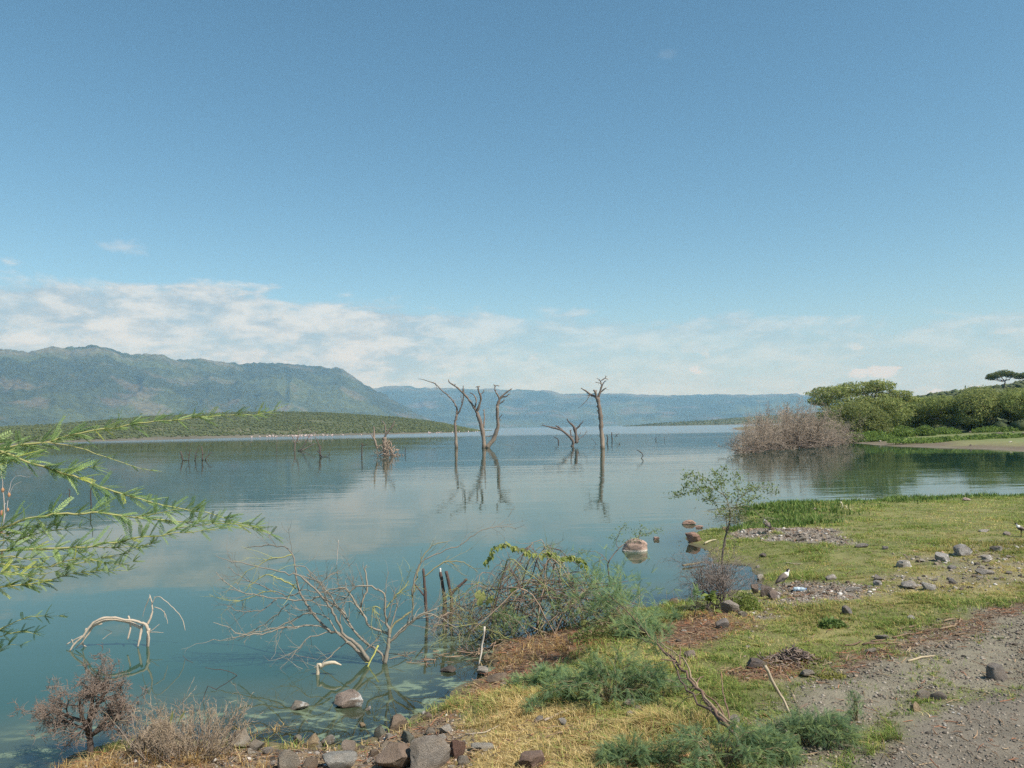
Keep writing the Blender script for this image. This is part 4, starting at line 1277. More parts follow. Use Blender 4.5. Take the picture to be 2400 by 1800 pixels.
ROCKS = [
    # rocks standing in the water
    (816, 1660, 79, 37, (0.27, 0.215, 0.18), 'rounded brown rock alone in the shallows, white splash on one end', dict(white=.75, band=-.75, cuts=5)),
    (697, 1665, 45, 19, GREY, 'low grey rock in the water with a pale upper face, beside the rounded brown one', dict(white=.7, cuts=6)),
    (1491, 1293, 64, 32, (.40, .285, .235), 'largest boulder out in the water, pinkish with a white waterline', dict(band=-.45, cuts=-2)),
    (1538, 1266, 17, 8, PINK, 'tiny pinkish rock awash behind the largest water boulder', dict(cuts=5)),
    (1616, 1230, 32, 11, (.37, .245, .195), 'flat reddish rock in open water, larger of a touching pair', dict(cuts=6)),
    (1640, 1237, 20, 6, (.37, .245, .195), 'small flat reddish rock touching the larger one in open water', dict(cuts=5)),
    (1628, 1271, 38, 25, (0.34, 0.215, 0.165), 'reddish boulder with a black shaded end at the tip of the grassy spit', dict()),
    # the stony bank along the bottom
    (342, 1766, 108, 74, (0.30, 0.26, 0.215), 'large tan boulder behind the dry twiggy bush', dict()),
    (557, 1755, 56, 36, GREY, 'grey angular stone next to the dry twiggy bush', dict()), (596, 1763, 40, 28, GREY, 'second grey stone leaning on the angular one by the dry bush', dict()),
    (627, 1770, 26, 18, (0.3, 0.27, 0.24), 'small stone between straw and the leaning grey stones', dict()), (696, 1741, 20, 17, GREY, 'small grey stone at the waterline by the yellowish one', dict()),
    (672, 1806, 54, 46, GREY, 'rounded grey boulder cut by the bottom edge, in straw', dict(cuts=4)), (727, 1752, 43, 31, TANR, 'yellowish tan stone at the water edge', dict(cuts=7)),
    (746, 1751, 17, 13, PALE, 'pale pebble touching the yellowish tan stone', dict()), (766, 1746, 32, 20, GREY, 'grey stone with a pale face just past the yellowish one', dict(white=.4)),
    (722, 1806, 44, 26, BROWN, 'dark brown stone cut by the bottom edge, between two grey boulders', dict()), (792, 1806, 98, 42, (0.27, 0.26, 0.235), 'flat slab-like grey boulder at the bottom edge', dict(cuts=11)),
    (814, 1770, 34, 34, (0.28, 0.23, 0.19), 'brownish stone standing behind the slab-like boulder', dict()), (828, 1768, 21, 20, TANR, 'small tan stone behind the slab-like boulder', dict()),
    (922, 1812, 112, 72, (0.25, 0.19, 0.15), 'big reddish brown boulder in the stony bank', dict(cuts=10)), (1006, 1808, 112, 88, (0.225, 0.20, 0.175), 'biggest grey boulder in the stony bank, domed top', dict(cuts=3)),
    (1071, 1780, 43, 48, RED, 'dark red pitted stone on the grass side of the biggest boulder', dict(cuts=6)), (928, 1714, 55, 37, BROWN, 'brown boulder at the muddy waterline behind the big ones', dict()),
    (887, 1729, 35, 28, GGREEN, 'greenish grey rounded stone at the muddy waterline', dict(cuts=6)), (952, 1744, 38, 28, GGREEN, 'greenish stone wedged behind the biggest boulder', dict()),
    (912, 1735, 22, 16, PALE, 'pale stone between the greenish waterline stones', dict()), (1035, 1738, 22, 14, PALE, 'pale stone beside the biggest boulder, toward the straw', dict()),
    (1044, 1719, 34, 18, PALE, 'pale flat stone above the biggest boulder', dict()), (993, 1676, 9, 9, WHITE, 'small white stone at the edge of the mud', dict(cuts=5)),
    (863, 1666, 13, 11, PALE, 'tiny pale stone awash near the rounded brown rock', dict()), (848, 1706, 16, 12, TANR, 'tan stone awash in the scum', dict()),
    (1245, 1808, 82, 50, (0.225, 0.155, 0.13), 'reddish brown boulder in yellow grass at the bottom edge', dict(cuts=7)), (1265, 1669, 22, 16, BROWN, 'brown stone in front of the blue-green shrub', dict()),
    (1000, 1690, 30, 20, BROWN, 'brown stone on the mud behind the stony bank', dict()), (1010, 1723, 28, 16, GREY, 'grey stone resting against the top of the biggest boulder', dict()),
    (985, 1765, 24, 22, PALE, 'pale stone squeezed between the two biggest boulders', dict()), (875, 1778, 30, 20, BROWN, 'brown stone on the water side of the big reddish boulder', dict()),
    (1130, 1582, 32, 18, PALE, 'pale stone on the scummy waterline past the bare shrub', dict()), (1050, 1577, 40, 14, DARK, 'dark flat stone in the scum past the bare shrub', dict()),
    (1140, 1545, 16, 12, TANR, 'tan stone beside the leaning white stick', dict()), (1165, 1600, 60, 20, BROWN, 'low brown stone at the red mud edge', dict()),
    # around the sapling and on the grass
    (1695, 1474, 31, 26, (0.21, 0.185, 0.17), 'grey brown stone in the leaf litter under the sapling', dict()), (1714, 1437, 40, 28, (0.25, 0.22, 0.19), 'rough stone at the foot of the bright green shrub', dict()),
    (1579, 1418, 26, 16, BROWN, 'brown stone on the lake edge before the sapling', dict()), (1743, 1446, 24, 14, GREY, 'small stone below the bright green shrub', dict()),
    (1798, 1399, 28, 26, (0.17, 0.135, 0.12), 'dark brown rock beside the nearest standing bird', dict()), (1820, 1406, 34, 24, (0.17, 0.135, 0.12), 'dark brown rock with a white fleck before the nearest bird', dict(white=.5)),
    (1771, 1392, 18, 24, (0.22, 0.17, 0.14), 'upright brown stone at the tip of the small inlet', dict()), (1783, 1357, 20, 12, PALE, 'pale stone at the far side of the small inlet', dict()),
    (1790, 1306, 18, 10, DARK, 'dark flat stone in the grass between the two birds', dict()), (1949, 1360, 26, 13, (0.33, 0.29, 0.25), 'pale-topped stone in the gravel patch past the bottle', dict(white=.4)),
    (1777, 1331, 10, 7, PALE, 'tiny pale stone by the grass above the inlet', dict()), (2006, 1388, 36, 11, PALE, 'long pale slab at the end of the gravel patch', dict(white=.5)),
    (2262, 1302, 38, 25, (0.27, 0.255, 0.24), 'grey boulder with a white streak on the upper grass', dict(white=.55)), (2341, 1293, 26, 13, GREY, 'low grey stone just past the white-streaked boulder', dict()),
    (2216, 1317, 33, 18, (0.34, 0.325, 0.30), 'white speckled stone on the grass by the white-streaked boulder', dict(white=.8)), (2124, 1330, 34, 15, PALE, 'pale crumbled stone in the scattered stones of the upper grass', dict(white=.8)),
    (2182, 1385, 33, 18, (0.30, 0.28, 0.25), 'light grey striped stone in the lower scatter of stones', dict(white=.4)), (2139, 1380, 44, 15, GREY, 'flat grey slab sunk in yellow grass', dict()),
    (2236, 1370, 16, 13, DARK, 'small dark stone past the striped stone', dict()), (2061, 1361, 20, 13, DARK, 'dark stone in yellow grass, back one of two', dict()), (2060, 1373, 19, 12, (0.3, 0.28, 0.26), 'light stone in yellow grass, front one of two', dict(white=.5)),
    (1989, 1441, 21, 21, (0.12, 0.10, 0.085), 'dark brown lump alone on the grass above the gravel track', dict()), (2317, 1313, 24, 11, PALE, 'pale stone near the far bird, lowest of the row', dict(white=.5)),
    (2235, 1334, 22, 8, DARK, 'dark thin stone in the upper scatter', dict()), (2315, 1347, 38, 12, GREY, 'flat grey stone in yellow grass near the frame edge', dict()),
    (2025, 1283, 30, 9, GREY, 'flat grey stone alone on the green grass', dict()), (2075, 1288, 15, 8, DARK, 'little dark stone next to the flat grey one on green grass', dict()),
    (2309, 1247, 22, 6, PALE, 'flat pale stone behind the far bird', dict()), (2363, 1255, 16, 8, BROWN, 'brown stone at the feet of the far bird', dict()),
    (2137, 1455, 19, 11, PALE, 'pale clod on the grass above the track litter', dict()), (2343, 1594, 41, 34, (0.21, 0.19, 0.175), 'grey brown boulder standing on the gravel by the track', dict(cuts=7)),
    (2168, 1641, 30, 17, GREY, 'grey stone at the edge of the smooth track, beside a darker one', dict()), (2205, 1641, 33, 16, (0.16, 0.15, 0.14), 'dark stone on the edge of the smooth track', dict()),
    (2151, 1668, 23, 19, TANR, 'tan wedge-shaped stone at the edge of the smooth track', dict()), (2072, 1502, 30, 12, GREY, 'blue-grey flat stone in the litter line above the gravel', dict()),
    (2042, 1533, 28, 12, GREY, 'grey flat stone in gravel below the litter line', dict()), (1775, 1566, 52, 22, (0.11, 0.095, 0.09), 'dark flat slab by the heap of debris', dict(cuts=11)),
    (1621, 1546, 33, 22, (0.28, 0.235, 0.20), 'rounded pinkish grey stone behind the leaning trunk', dict(cuts=5)), (1473, 1658, 33, 19, (0.29, 0.25, 0.22), 'pinkish grey stone in the dry grass before the leaning trunk', dict()),
    (1497, 1668, 22, 12, GREY, 'grey flat stone beside the pinkish one in dry grass', dict()), (1480, 1682, 22, 14, PALE, 'pale stone below the pinkish one in dry grass', dict()),
    (1728, 1698, 27, 19, GREY, 'grey stone among green leaves by the leaning trunk', dict()), (1895, 1588, 36, 15, GREY, 'flat grey stone at the start of the gravel', dict()),
    (1320, 1700, 20, 16, PALE, 'pale stone in dry grass with a dead stick on it', dict()), (1262, 1695, 26, 14, GREY, 'greyish stone in dry grass next to the dead stick', dict()),
    (1130, 1762, 60, 18, (0.30, 0.28, 0.24), 'flat buried grey stone in yellow grass past the dark red one', dict()), (1083, 1795, 36, 22, GREY, 'grey stone in front of the dark red pitted one', dict()),
    (1880, 1268, 24, 9, GREY, 'flat grey stone in the pebble strip by the farther bird', dict()), (1700, 1243, 14, 9, TANR, 'pale tan stone at the waterline near the farther bird', dict()),
    (2270, 1174, 20, 7, PINK, 'pinkish stone at the far grassy water edge', dict()), (1918, 1196, 26, 5, TANR, 'thin tan stone in the reeds of the far grass edge', dict()),
]
rr = random.Random(4)
for i, (x, y, w, h, c, lab, kw) in enumerate(ROCKS):
    put_rock('rock', x, y, w, h, c, lab, 500 + i * 7, rz=rr.uniform(-.5, .5), tilt=rr.uniform(-.12, .12), **kw)

# loose stones of the gravel patches, one object each
stone_protos = [rock_mesh(900 + i, c, False, 8) for i, c in enumerate((GREY, PALE, BROWN, DARK, (0.18, 0.16, 0.14), (0.26, 0.22, 0.17)))]
BANDS = [(Q([(1650, 1240), (1885, 1290)]), 42, 'small stone in the gravel patch around the nearest bird and bottle', 'stones around the nearest bird'),
         (Q([(1555, 1143), (1840, 1188)]), 34, 'small stone in the pebble strip below the farther bird', 'stones of the pebble strip'),
         (Q([(1950, 1200), (2212, 1275)]), 40, 'small stone scattered in the yellowing upper grass', 'stones scattered on the upper grass'),
         (Q([(1420, 1330), (1620, 1400)]), 14, 'small stone in the leaf litter under the sapling', 'stones in the leaf litter'),
         (Q([(1800, 1330), (2212, 1500)]), 26, 'small stone lying in the gravel above the track', 'stones on the gravel'),
         (Q([(480, 1590), (1000, 1659)]), 88, 'small stone of the stony bank at the water edge', 'stones of the bank'),
         (Q([(1000, 1440), (1150, 1560)]), 12, 'small stone on the reddish mud by the scum', 'stones on the mud'),
         (Q([(1850, 930), (2212, 972)]), 34, 'stone on the bare far shore below the acacias', 'stones on the far shore')]
rng = np.random.default_rng(17)
SCOL = ['small grey', 'small pale', 'small brown', 'small dark', 'small dull brown-grey', 'small tan']
for (a, b), n, lab, grp in BANDS:
    far = 'far shore' in grp
    k = 0; tries = 0
    while k < n and tries < 4000:
        tries += 1
        x, y = rng.uniform(a[0], b[0]), rng.uniform(a[1], b[1])
        if far:
            p = at(x, y, 0.35); z = fz(p.x, p.y)
            if z < 0.02: continue
            P = Vector((p.x, p.y, z)); w = rng.uniform(0.25, 0.7) if k > 3 else 1.1
        else:
            P = on_ground(x, y)
            j = lambda A: float(lookup(A, P.x, P.y))
            if j(GSD) < 0.03: continue
            if 'bank' in grp and j(BANK) < 0.35: continue
            if ('nearest' in grp or 'strip' in grp) and j(PATCH) < 0.4: continue
            if 'upper' in grp and j(SCAT) < 0.3: continue
            if 'gravel' in grp and j(GRAV) < 0.5: continue
            w = rng.uniform(8, 17) * P.y / F * (1.45 if 'bank' in grp else 1)
        o = link('stone', stone_protos[int(rng.integers(0, 6))])
        o.scale = (w * .5, w * .5 * rng.uniform(.6, 1), w * .5 * rng.uniform(.35, .65))
        o.location = (P.x, P.y, P.z + w * .1)
        o.rotation_euler = (rng.uniform(-.3, .3), rng.uniform(-.3, .3), rng.uniform(0, 6.28))
        pi = stone_protos.index(o.data)
        tag(o, lab.replace('small stone', SCOL[pi] + ' stone').replace('stone on the bare', SCOL[pi] + ' stone on the bare'), 'stone', grp)
        k += 1

# gravel: pebbles past counting
rng = np.random.default_rng(23)


def pebbles(name, n, weight, size, label, seed, pal):
    rng = np.random.default_rng(seed)
    m = n * 14
    y = 4.6 * (30 / 4.6) ** rng.random(m)
    x = (rng.random(m) * 2 - 1) * (0.66 * y + 0.6)
    ok = (x > FX0 + .2) & (x < FX1 - .2) & (rng.random(m) < lookup(weight, x, y))
    x, y = x[ok][:n], y[ok][:n]
    z = np.array([gz(a, b) for a, b in zip(x, y)])
    v, f = ICO
    k = len(x)
    s = np.minimum(rng.uniform(size[0], size[1], k) * (0.4 + rng.random(k) ** 3) * (0.5 + y / 9), 0.05)
    jit = 1 + rng.uniform(-.35, .35, (k, len(v)))
    th = rng.uniform(0, 6.28, k)
    V = v[None] * jit[..., None]
    ax = rng.uniform(.6, 1.0, (k, 1)); az = rng.uniform(.4, .75, (k, 1))
    cx = V[..., 0] * np.cos(th)[:, None] - V[..., 1] * ax * np.sin(th)[:, None]
    cy = V[..., 0] * np.sin(th)[:, None] + V[..., 1] * ax * np.cos(th)[:, None]
    V = np.stack([x[:, None] + cx * s[:, None], y[:, None] + cy * s[:, None], z[:, None] + (V[..., 2] * az + .15) * s[:, None]], -1)
    C = np.repeat(np.array(pal)[rng.integers(0, len(pal), k)] * rng.uniform(.7, 1.3, (k, 1)), len(v), 0)
    mb = MB(); mb.add(V.reshape(-1, 3), (f[None] + (np.arange(k) * len(v))[:, None, None]).reshape(-1, 3), C)
    o = mb.build(name, GRAVEL, None, smooth=False)
    tag(o, label, 'gravel', kind='stuff')


land = sstep(GSD, -0.05, 0.1)
pebbles('gravel', 30000, np.clip(GRAV * .8 * (1 - TRACK) + TRACK * .55 + PATCH * .9 + SCAT * .30 + BANK * .7 + MUD * .15, 0, 1) * land, (0.004, 0.0125), 'loose grey gravel and pebbles over the bare ground', 3,
        [GREY, (0.28, 0.25, 0.21), BROWN, (0.13, 0.115, 0.10), (0.25, 0.21, 0.17), (0.18, 0.15, 0.125), (0.09, 0.08, 0.07)])

pebbles('shingle', 5200, np.clip(PATCH * 1.0 + SCAT * .35 + BANK * .25, 0, 1) * land, (0.007, 0.019), 'pale and grey broken stones of the pebble patches', 5,
        [(0.36, 0.33, 0.29), (0.28, 0.25, 0.22), (0.20, 0.17, 0.145), (0.46, 0.44, 0.41), (0.30, 0.22, 0.15)])

# ------------------------------------------------------------------ grass


def blades(name, n, weight, hgt, label, seed, colf, width=0.0032, two=True, yr=(4.6, 30), lean=0.5, curl=0.6):
    rng = np.random.default_rng(seed)
    m = n * 8
    y = yr[0] * (yr[1] / yr[0]) ** rng.random(m)
    x = (rng.random(m) * 2 - 1) * (0.66 * y + 0.8)
    ok = (x > FX0 + .2) & (x < FX1 - .2) & (y < FY1 - .3) & (rng.random(m) < lookup(weight, x, y))
    x, y = x[ok][:n], y[ok][:n]
    # clump: pull the blades towards tuft centres
    cl = 0.16 if yr[0] < 10 else 0.30
    x = x + 0.22 * fbm(x * 3.1, y * 3.1, seed=7, octs=3); y = y + 0.22 * fbm(x * 3.1 + 40, y * 3.1, seed=8, octs=3)
    tx = np.round(x / cl) + 0.5 * _hash(np.round(x / cl), np.round(y / cl), np.zeros_like(x), 3); ty = np.round(y / cl) + 0.5 * _hash(np.round(x / cl), np.round(y / cl), np.zeros_like(x), 4)
    pull = rng.uniform(0.0, 0.6, len(x)) * (rng.random(len(x)) < .6)
    x = x * (1 - pull) + tx * cl * pull; y = y * (1 - pull) + ty * cl * pull
    k = len(x)
    fx = (x - FX0) / FD; fy = (y - FY0) / FD
    i = np.clip(fx.astype(int), 0, GX.shape[1] - 2); j = np.clip(fy.astype(int), 0, GX.shape[0] - 2); a, b = fx - i, fy - j
    z = GZ[j, i] * (1 - a) * (1 - b) + GZ[j, i + 1] * a * (1 - b) + GZ[j + 1, i] * (1 - a) * b + GZ[j + 1, i + 1] * a * b
    H = hgt(x, y, rng)
    w = width * (0.6 + 0.8 * rng.random(k)) * np.maximum(1, y / 7.0)
    th = rng.uniform(0, 6.28, k)
    ln = rng.normal(0, lean, k)
    dx, dy = np.cos(th), np.sin(th)
    P0 = np.stack([x, y, z - 0.01], -1)
    D = np.stack([dx, dy, np.zeros(k)], -1); S = np.stack([-dy, dx, np.zeros(k)], -1); Z = np.array([0, 0, 1.0])
    mid = P0 + (D * (ln * .35)[:, None] + Z) * (H * .55)[:, None]
    tip = P0 + (D * (ln * (1 + curl))[:, None] + Z * (1 - .25 * np.abs(ln))[:, None]) * H[:, None]
    C = colf(x, y, rng)
    if two:
        V = np.stack([P0 - S * w[:, None], P0 + S * w[:, None], mid + S * w[:, None] * .75, mid - S * w[:, None] * .75, tip], 1)
        q = np.arange(k)[:, None] * 5 + np.array([[0, 1, 2, 3]]); t = np.arange(k)[:, None] * 5 + np.array([[3, 2, 4]])
        mb = MB(); mb.add(V.reshape(-1, 3), q, np.repeat(C, 5, 0)); mb.f.append(t)
    else:
        V = np.stack([P0 - S * w[:, None], P0 + S * w[:, None], tip], 1)
        mb = MB(); mb.add(V.reshape(-1, 3), np.arange(k)[:, None] * 3 + np.array([[0, 1, 2]]), np.repeat(C, 3, 0))
    o = mb.build(name, GRASS, None, smooth=False)
    tag(o, label, 'grass', kind='stuff')


def grass_col(x, y, rng):
    k = len(x)
    pal = np.array([(0.205, 0.295, 0.070), (0.265, 0.345, 0.09), (0.155, 0.245, 0.058), (0.34, 0.355, 0.11)])
    c = pal[rng.integers(0, 4, k)]
    straw = np.array([(0.50, 0.39, 0.17), (0.58, 0.47, 0.24), (0.40, 0.29, 0.12)])[rng.integers(0, 3, k)]
    oliv = np.array([(0.36, 0.31, 0.11), (0.30, 0.29, 0.095), (0.44, 0.35, 0.14)])[rng.integers(0, 3, k)]
    n = fbm(x * .8, y * .8, seed=91, octs=4)
    d = np.clip(lookup(DRY, x, y) * .75 + lookup(BANK, x, y) * .6 + sstep(n, 0.1, 0.5) * .25 + .06, 0, 1)
    far = sstep(y, 17, 24)
    o = np.clip(lookup(OLIVE, x, y) * .5 * (1 - far) + .08 + sstep(n, -.1, .4) * .3 * (1 - .7 * far), 0, 1)
    c = np.where((rng.random(k) < o)[:, None], oliv, c)
    c = np.where((rng.random(k) < d)[:, None], straw, c)
    red = np.array([(0.36, 0.20, 0.09)])
    c = np.where((rng.random(k) < lookup(MUD, x, y) * .6)[:, None], red, c)
    return c * rng.uniform(.75, 1.25, (k, 1)) * (1 + .42 * n)[:, None]


gmask = np.clip(1 - BARE * 1.05, 0.0, 1) * sstep(GSD, 0.02, 0.3)
gmask = gmask * (0.55 + 0.45 * sstep(_n2, -.3, .3))
gmask = np.maximum(gmask, 0.25 * sstep(_n1 - .1, .1, .3) * GRAV * (1 - TRACK))
ghgt = lambda x, y, rng: (0.024 + 0.032 * rng.random(len(x)) ** 2 + 0.055 * sstep(fbm(x * 1.1, y * 1.1, seed=92, octs=3), 0, .5)) * (1 + .8 * lookup(DRY, x, y) * sstep(fbm(x * 2, y * 2, seed=93), 0, .3)) * np.where(y > 12, 0.9, 1)
blades('grass', 125000, gmask, ghgt, 'short green and straw-yellow grass over the shore', 31, grass_col, 0.0028, True, (4.6, 11.5), 0.9)
blades('grass', 150000, gmask, ghgt, 'short grazed grass on the farther part of the shore', 32, grass_col, 0.0030, False, (11, 29), 0.9)
# reeds along the far grassy edge, standing in the water
_edge = poly_mask(GX, GY, [(1590, 1150), (1585, 1098), (1700, 1086), (1850, 1082), (2000, 1072), (2300, 1068), (2300, 1092), (2000, 1102), (1850, 1122), (1760, 1146), (1640, 1148)], 0.5, 0.05, 0.8, 18)
sedge_col = lambda x, y, rng: np.array([(0.11, 0.19, 0.045), (0.165, 0.25, 0.065), (0.085, 0.15, 0.038), (0.22, 0.28, 0.09)])[rng.integers(0, 4, len(x))] * rng.uniform(.75, 1.25, (len(x), 1))
blades('sedge', 30000, np.clip(_edge, 0, 1) * sstep(GSD, -1.3, -0.2) * sstep(-GSD, -3.4, -.8), lambda x, y, rng: (0.05 + 0.14 * rng.random(len(x))) * (.55 + .7 * sstep(fbm(x * 1.3, y * 1.3, seed=55, octs=3), -.3, .4)), 'taller dark green sedge along the far grassy water edge', 33, sedge_col, 0.0035, True, (14, 30), .35)
_sp = poly_mask(GX, GY, [(1435, 1112), (1500, 1096), (1610, 1092), (1600, 1135), (1530, 1142), (1450, 1130)], 0.5, 0.0, 0.6, 19) * sstep(_n2, 0.0, 0.3)
blades('sedge', 900, _sp, lambda x, y, rng: 0.13 + .35 * np.abs(np.minimum(lookup(GZ, x, y), 0)) + 0.13 * rng.random(len(x)), 'sparse sedge sprigs standing in open water off the spit', 34, lambda x, y, rng: sedge_col(x, y, rng) * .7, 0.003, True, (14, 24), .3)
_sp = poly_mask(GX, GY, [(1330, 1318), (1400, 1280), (1470, 1275), (1480, 1300), (1400, 1330)], 0.3, 0.0, 0.3, 20) * sstep(_n2, -0.1, 0.3)
blades('sedge', 160, _sp, lambda x, y, rng: 0.12 + 0.22 * rng.random(len(x)), 'thin pale grass stems at the water edge beside the tangled bush', 35, lambda x, y, rng: np.array([(0.30, 0.33, 0.16)]) * rng.uniform(.8, 1.2, (len(x), 1)), 0.0022, True, (8, 14), .2)
# straw mound and tufts along the bottom bank
_st = poly_mask(GX, GY, [(120, 1720), (120, 1640), (250, 1618), (440, 1625), (500, 1640), (560, 1720)], 0.2, 0.1, 0.2, 24)
_st = np.maximum(_st, poly_mask(GX, GY, [(520, 1580), (560, 1562), (620, 1556), (625, 1578), (560, 1590)], 0.1, 0.0, 0.1, 25))
_st = np.maximum(_st, poly_mask(GX, GY, [(1100, 1440), (1080, 1400), (1200, 1375), (1260, 1385), (1200, 1425)], 0.2, 0.1, 0.2, 26) * .8)
_st = np.maximum(_st, poly_mask(GX, GY, [(1010, 1540), (1060, 1500), (1150, 1490), (1160, 1530), (1060, 1580)], 0.2, 0.1, 0.2, 27) * .7)
straw_col = lambda x, y, rng: np.array([(0.46, 0.32, 0.13), (0.36, 0.23, 0.09), (0.54, 0.42, 0.21), (0.28, 0.16, 0.07)])[rng.integers(0, 4, len(x))] * rng.uniform(.7, 1.25, (len(x), 1))
blades('straw', 17000, _st * sstep(_n2, -.5, .2), lambda x, y, rng: 0.04 + 0.09 * rng.random(len(x)), 'dry straw and dead grass matted along the bank', 36, straw_col, 0.0024, True, (4.6, 12), 1.3)

# ------------------------------------------------------------------ dead wood in the near water
C3 = crop(0, 1400, 3.16)
BLEACH = (0.44, 0.37, 0.29)
arch = traced_tree('dead_branch', C3, (1085, 360), [
    ('limb', [(1085, 365), (1098, 300), (1095, 240), (1078, 200), (1045, 190), (1000, 175), (920, 165), (820, 150), (740, 160), (672, 208), (620, 280), (560, 340), (512, 400)], [15, 15, 14, 12, 10, 10, 9, 9, 10, 9, 9, 8, 6], -0.25),
    ('limb', [(1045, 230), (980, 195), (880, 168), (770, 172), (690, 215), (640, 290), (600, 340), (560, 375)], [11, 13, 12, 12, 10, 7, 6, 4], -0.2),
    ('branch', [(950, 138), (966, 200), (960, 260), (944, 312)], [8, 8, 7, 6], -.3), ('branch', [(1054, 205), (1040, 280), (1030, 325), (1020, 368)], [11, 10, 8, 5], -.5),
    ('branch', [(1094, 200), (1112, 160), (1128, 110), (1126, 40), (1108, -20)], [9, 8, 7, 5, 3], .3), ('branch', [(1126, 50), (1140, 15), (1162, -10)], [4, 3, 2], -.2),
    ('branch', [(1110, -5), (1090, 40), (1070, 90), (1058, 142)], [4, 4, 3, 2], .4), ('branch', [(1180, -5), (1230, 30), (1285, 80), (1340, 150), (1362, 200), (1371, 245)], [3, 3, 3, 3, 3, 2], .1),
    ('branch', [(1140, -2), (1180, -6), (1190, 0)], [2, 2, 2], .1), ('branch', [(1140, 72), (1190, 88), (1225, 130), (1241, 195)], [3, 3, 2.5, 2], .4), ('branch', [(1215, 100), (1222, 150)], [2, 2], .2),
    ('branch', [(640, 230), (620, 300), (615, 345), (630, 365)], [6, 5, 5, 3], .3), ('branch', [(490, 352), (560, 310), (610, 285)], [4, 4, 4], .4), ('branch', [(530, 310), (545, 350)], [3, 3], .2),
    ('branch', [(600, 345), (640, 365)], [5, 3], 0), ('branch', [(1110, 255), (1150, 225), (1182, 198)], [3, 2.5, 1.5], .3), ('branch', [(1110, 258), (1160, 256), (1210, 262)], [2.5, 2, 1.5], -.2),
    ('branch', [(690, 205), (740, 200), (758, 195)], [6, 6, 3], .3), ('branch', [(760, 310), (800, 280), (828, 256), (770, 235)], [2.5, 2.5, 2, 1.5], .1)],
    'bleached dead branch arching out of the near water like a hoop', 'dead branch', 40, mat=BARK, wig=.02, col_lo=BLEACH, col_hi=BLEACH, sides=8, trunk='limb')
CR2 = crop(500, 1250, 3.16)
traced_tree('dead_branch', CR2, (765, 1045), [('limb', [(762, 1050), (772, 1018), (800, 985), (842, 964), (900, 958), (948, 976)], [12, 14, 15, 15, 13, 5], -.4)],
            'short pale curved branch like a tusk, half sunk in the near water', 'dead branch', 41, mat=BARK, col_lo=(.5, .43, .32), col_hi=(.5, .43, .32), sides=8, trunk='limb')
traced_tree('dead_branch', C3, (1420, 775), [('limb', [(1420, 778), (1510, 722), (1600, 680), (1690, 625), (1756, 580)], [3, 3, 3, 3, 3], 0.02), ('branch', [(1756, 580), (1690, 545), (1600, 535), (1520, 520)], [3, 3, 2.5, 2], .02), ('branch', [(1430, 485), (1380, 462), (1355, 430)], [2, 2, 1.5], .1)],
            'thin dark twig bent in a V, lying on the near water', 'dead branch', 42, mat=TWIG, col_lo=DARKW, col_hi=DARKW, sides=4, trunk='limb')
# broken posts behind the bare shrub
RBK = (0.10, 0.07, 0.06)
traced_tree('tree_stump', CR2, (1575, 650), [('trunk', [(1578, 655), (1572, 560), (1570, 440), (1560, 350), (1556, 262)], [12, 12, 13, 11, 9], 0), ('branch', [(1568, 470), (1535, 430), (1488, 372)], [7, 7, 6], .3)],
            'slim dark broken stump in the water with one slanting prong', 'tree stump', 43, mat=BARK, col_lo=RBK, col_hi=RBK, sides=8)
traced_tree('tree_stump', CR2, (1700, 655), [('trunk', [(1700, 660), (1712, 560), (1705, 440), (1690, 340), (1682, 285)], [22, 19, 15, 13, 11], 0), ('trunk', [(1755, 650), (1765, 540), (1758, 440), (1740, 360), (1724, 282)], [14, 13, 13, 13, 12], -.2),
                                               ('branch', [(1762, 450), (1800, 410), (1840, 375), (1880, 338)], [12, 11, 11, 10], .3), ('branch', [(1682, 288), (1680, 258)], [8, 6], 0)],
            'dark broken stump cluster in the water, three prongs and a white tip', 'tree stump', 44, mat=BARK, col_lo=RBK, col_hi=RBK, sides=8, cols={3: (0.62, 0.6, 0.56)})

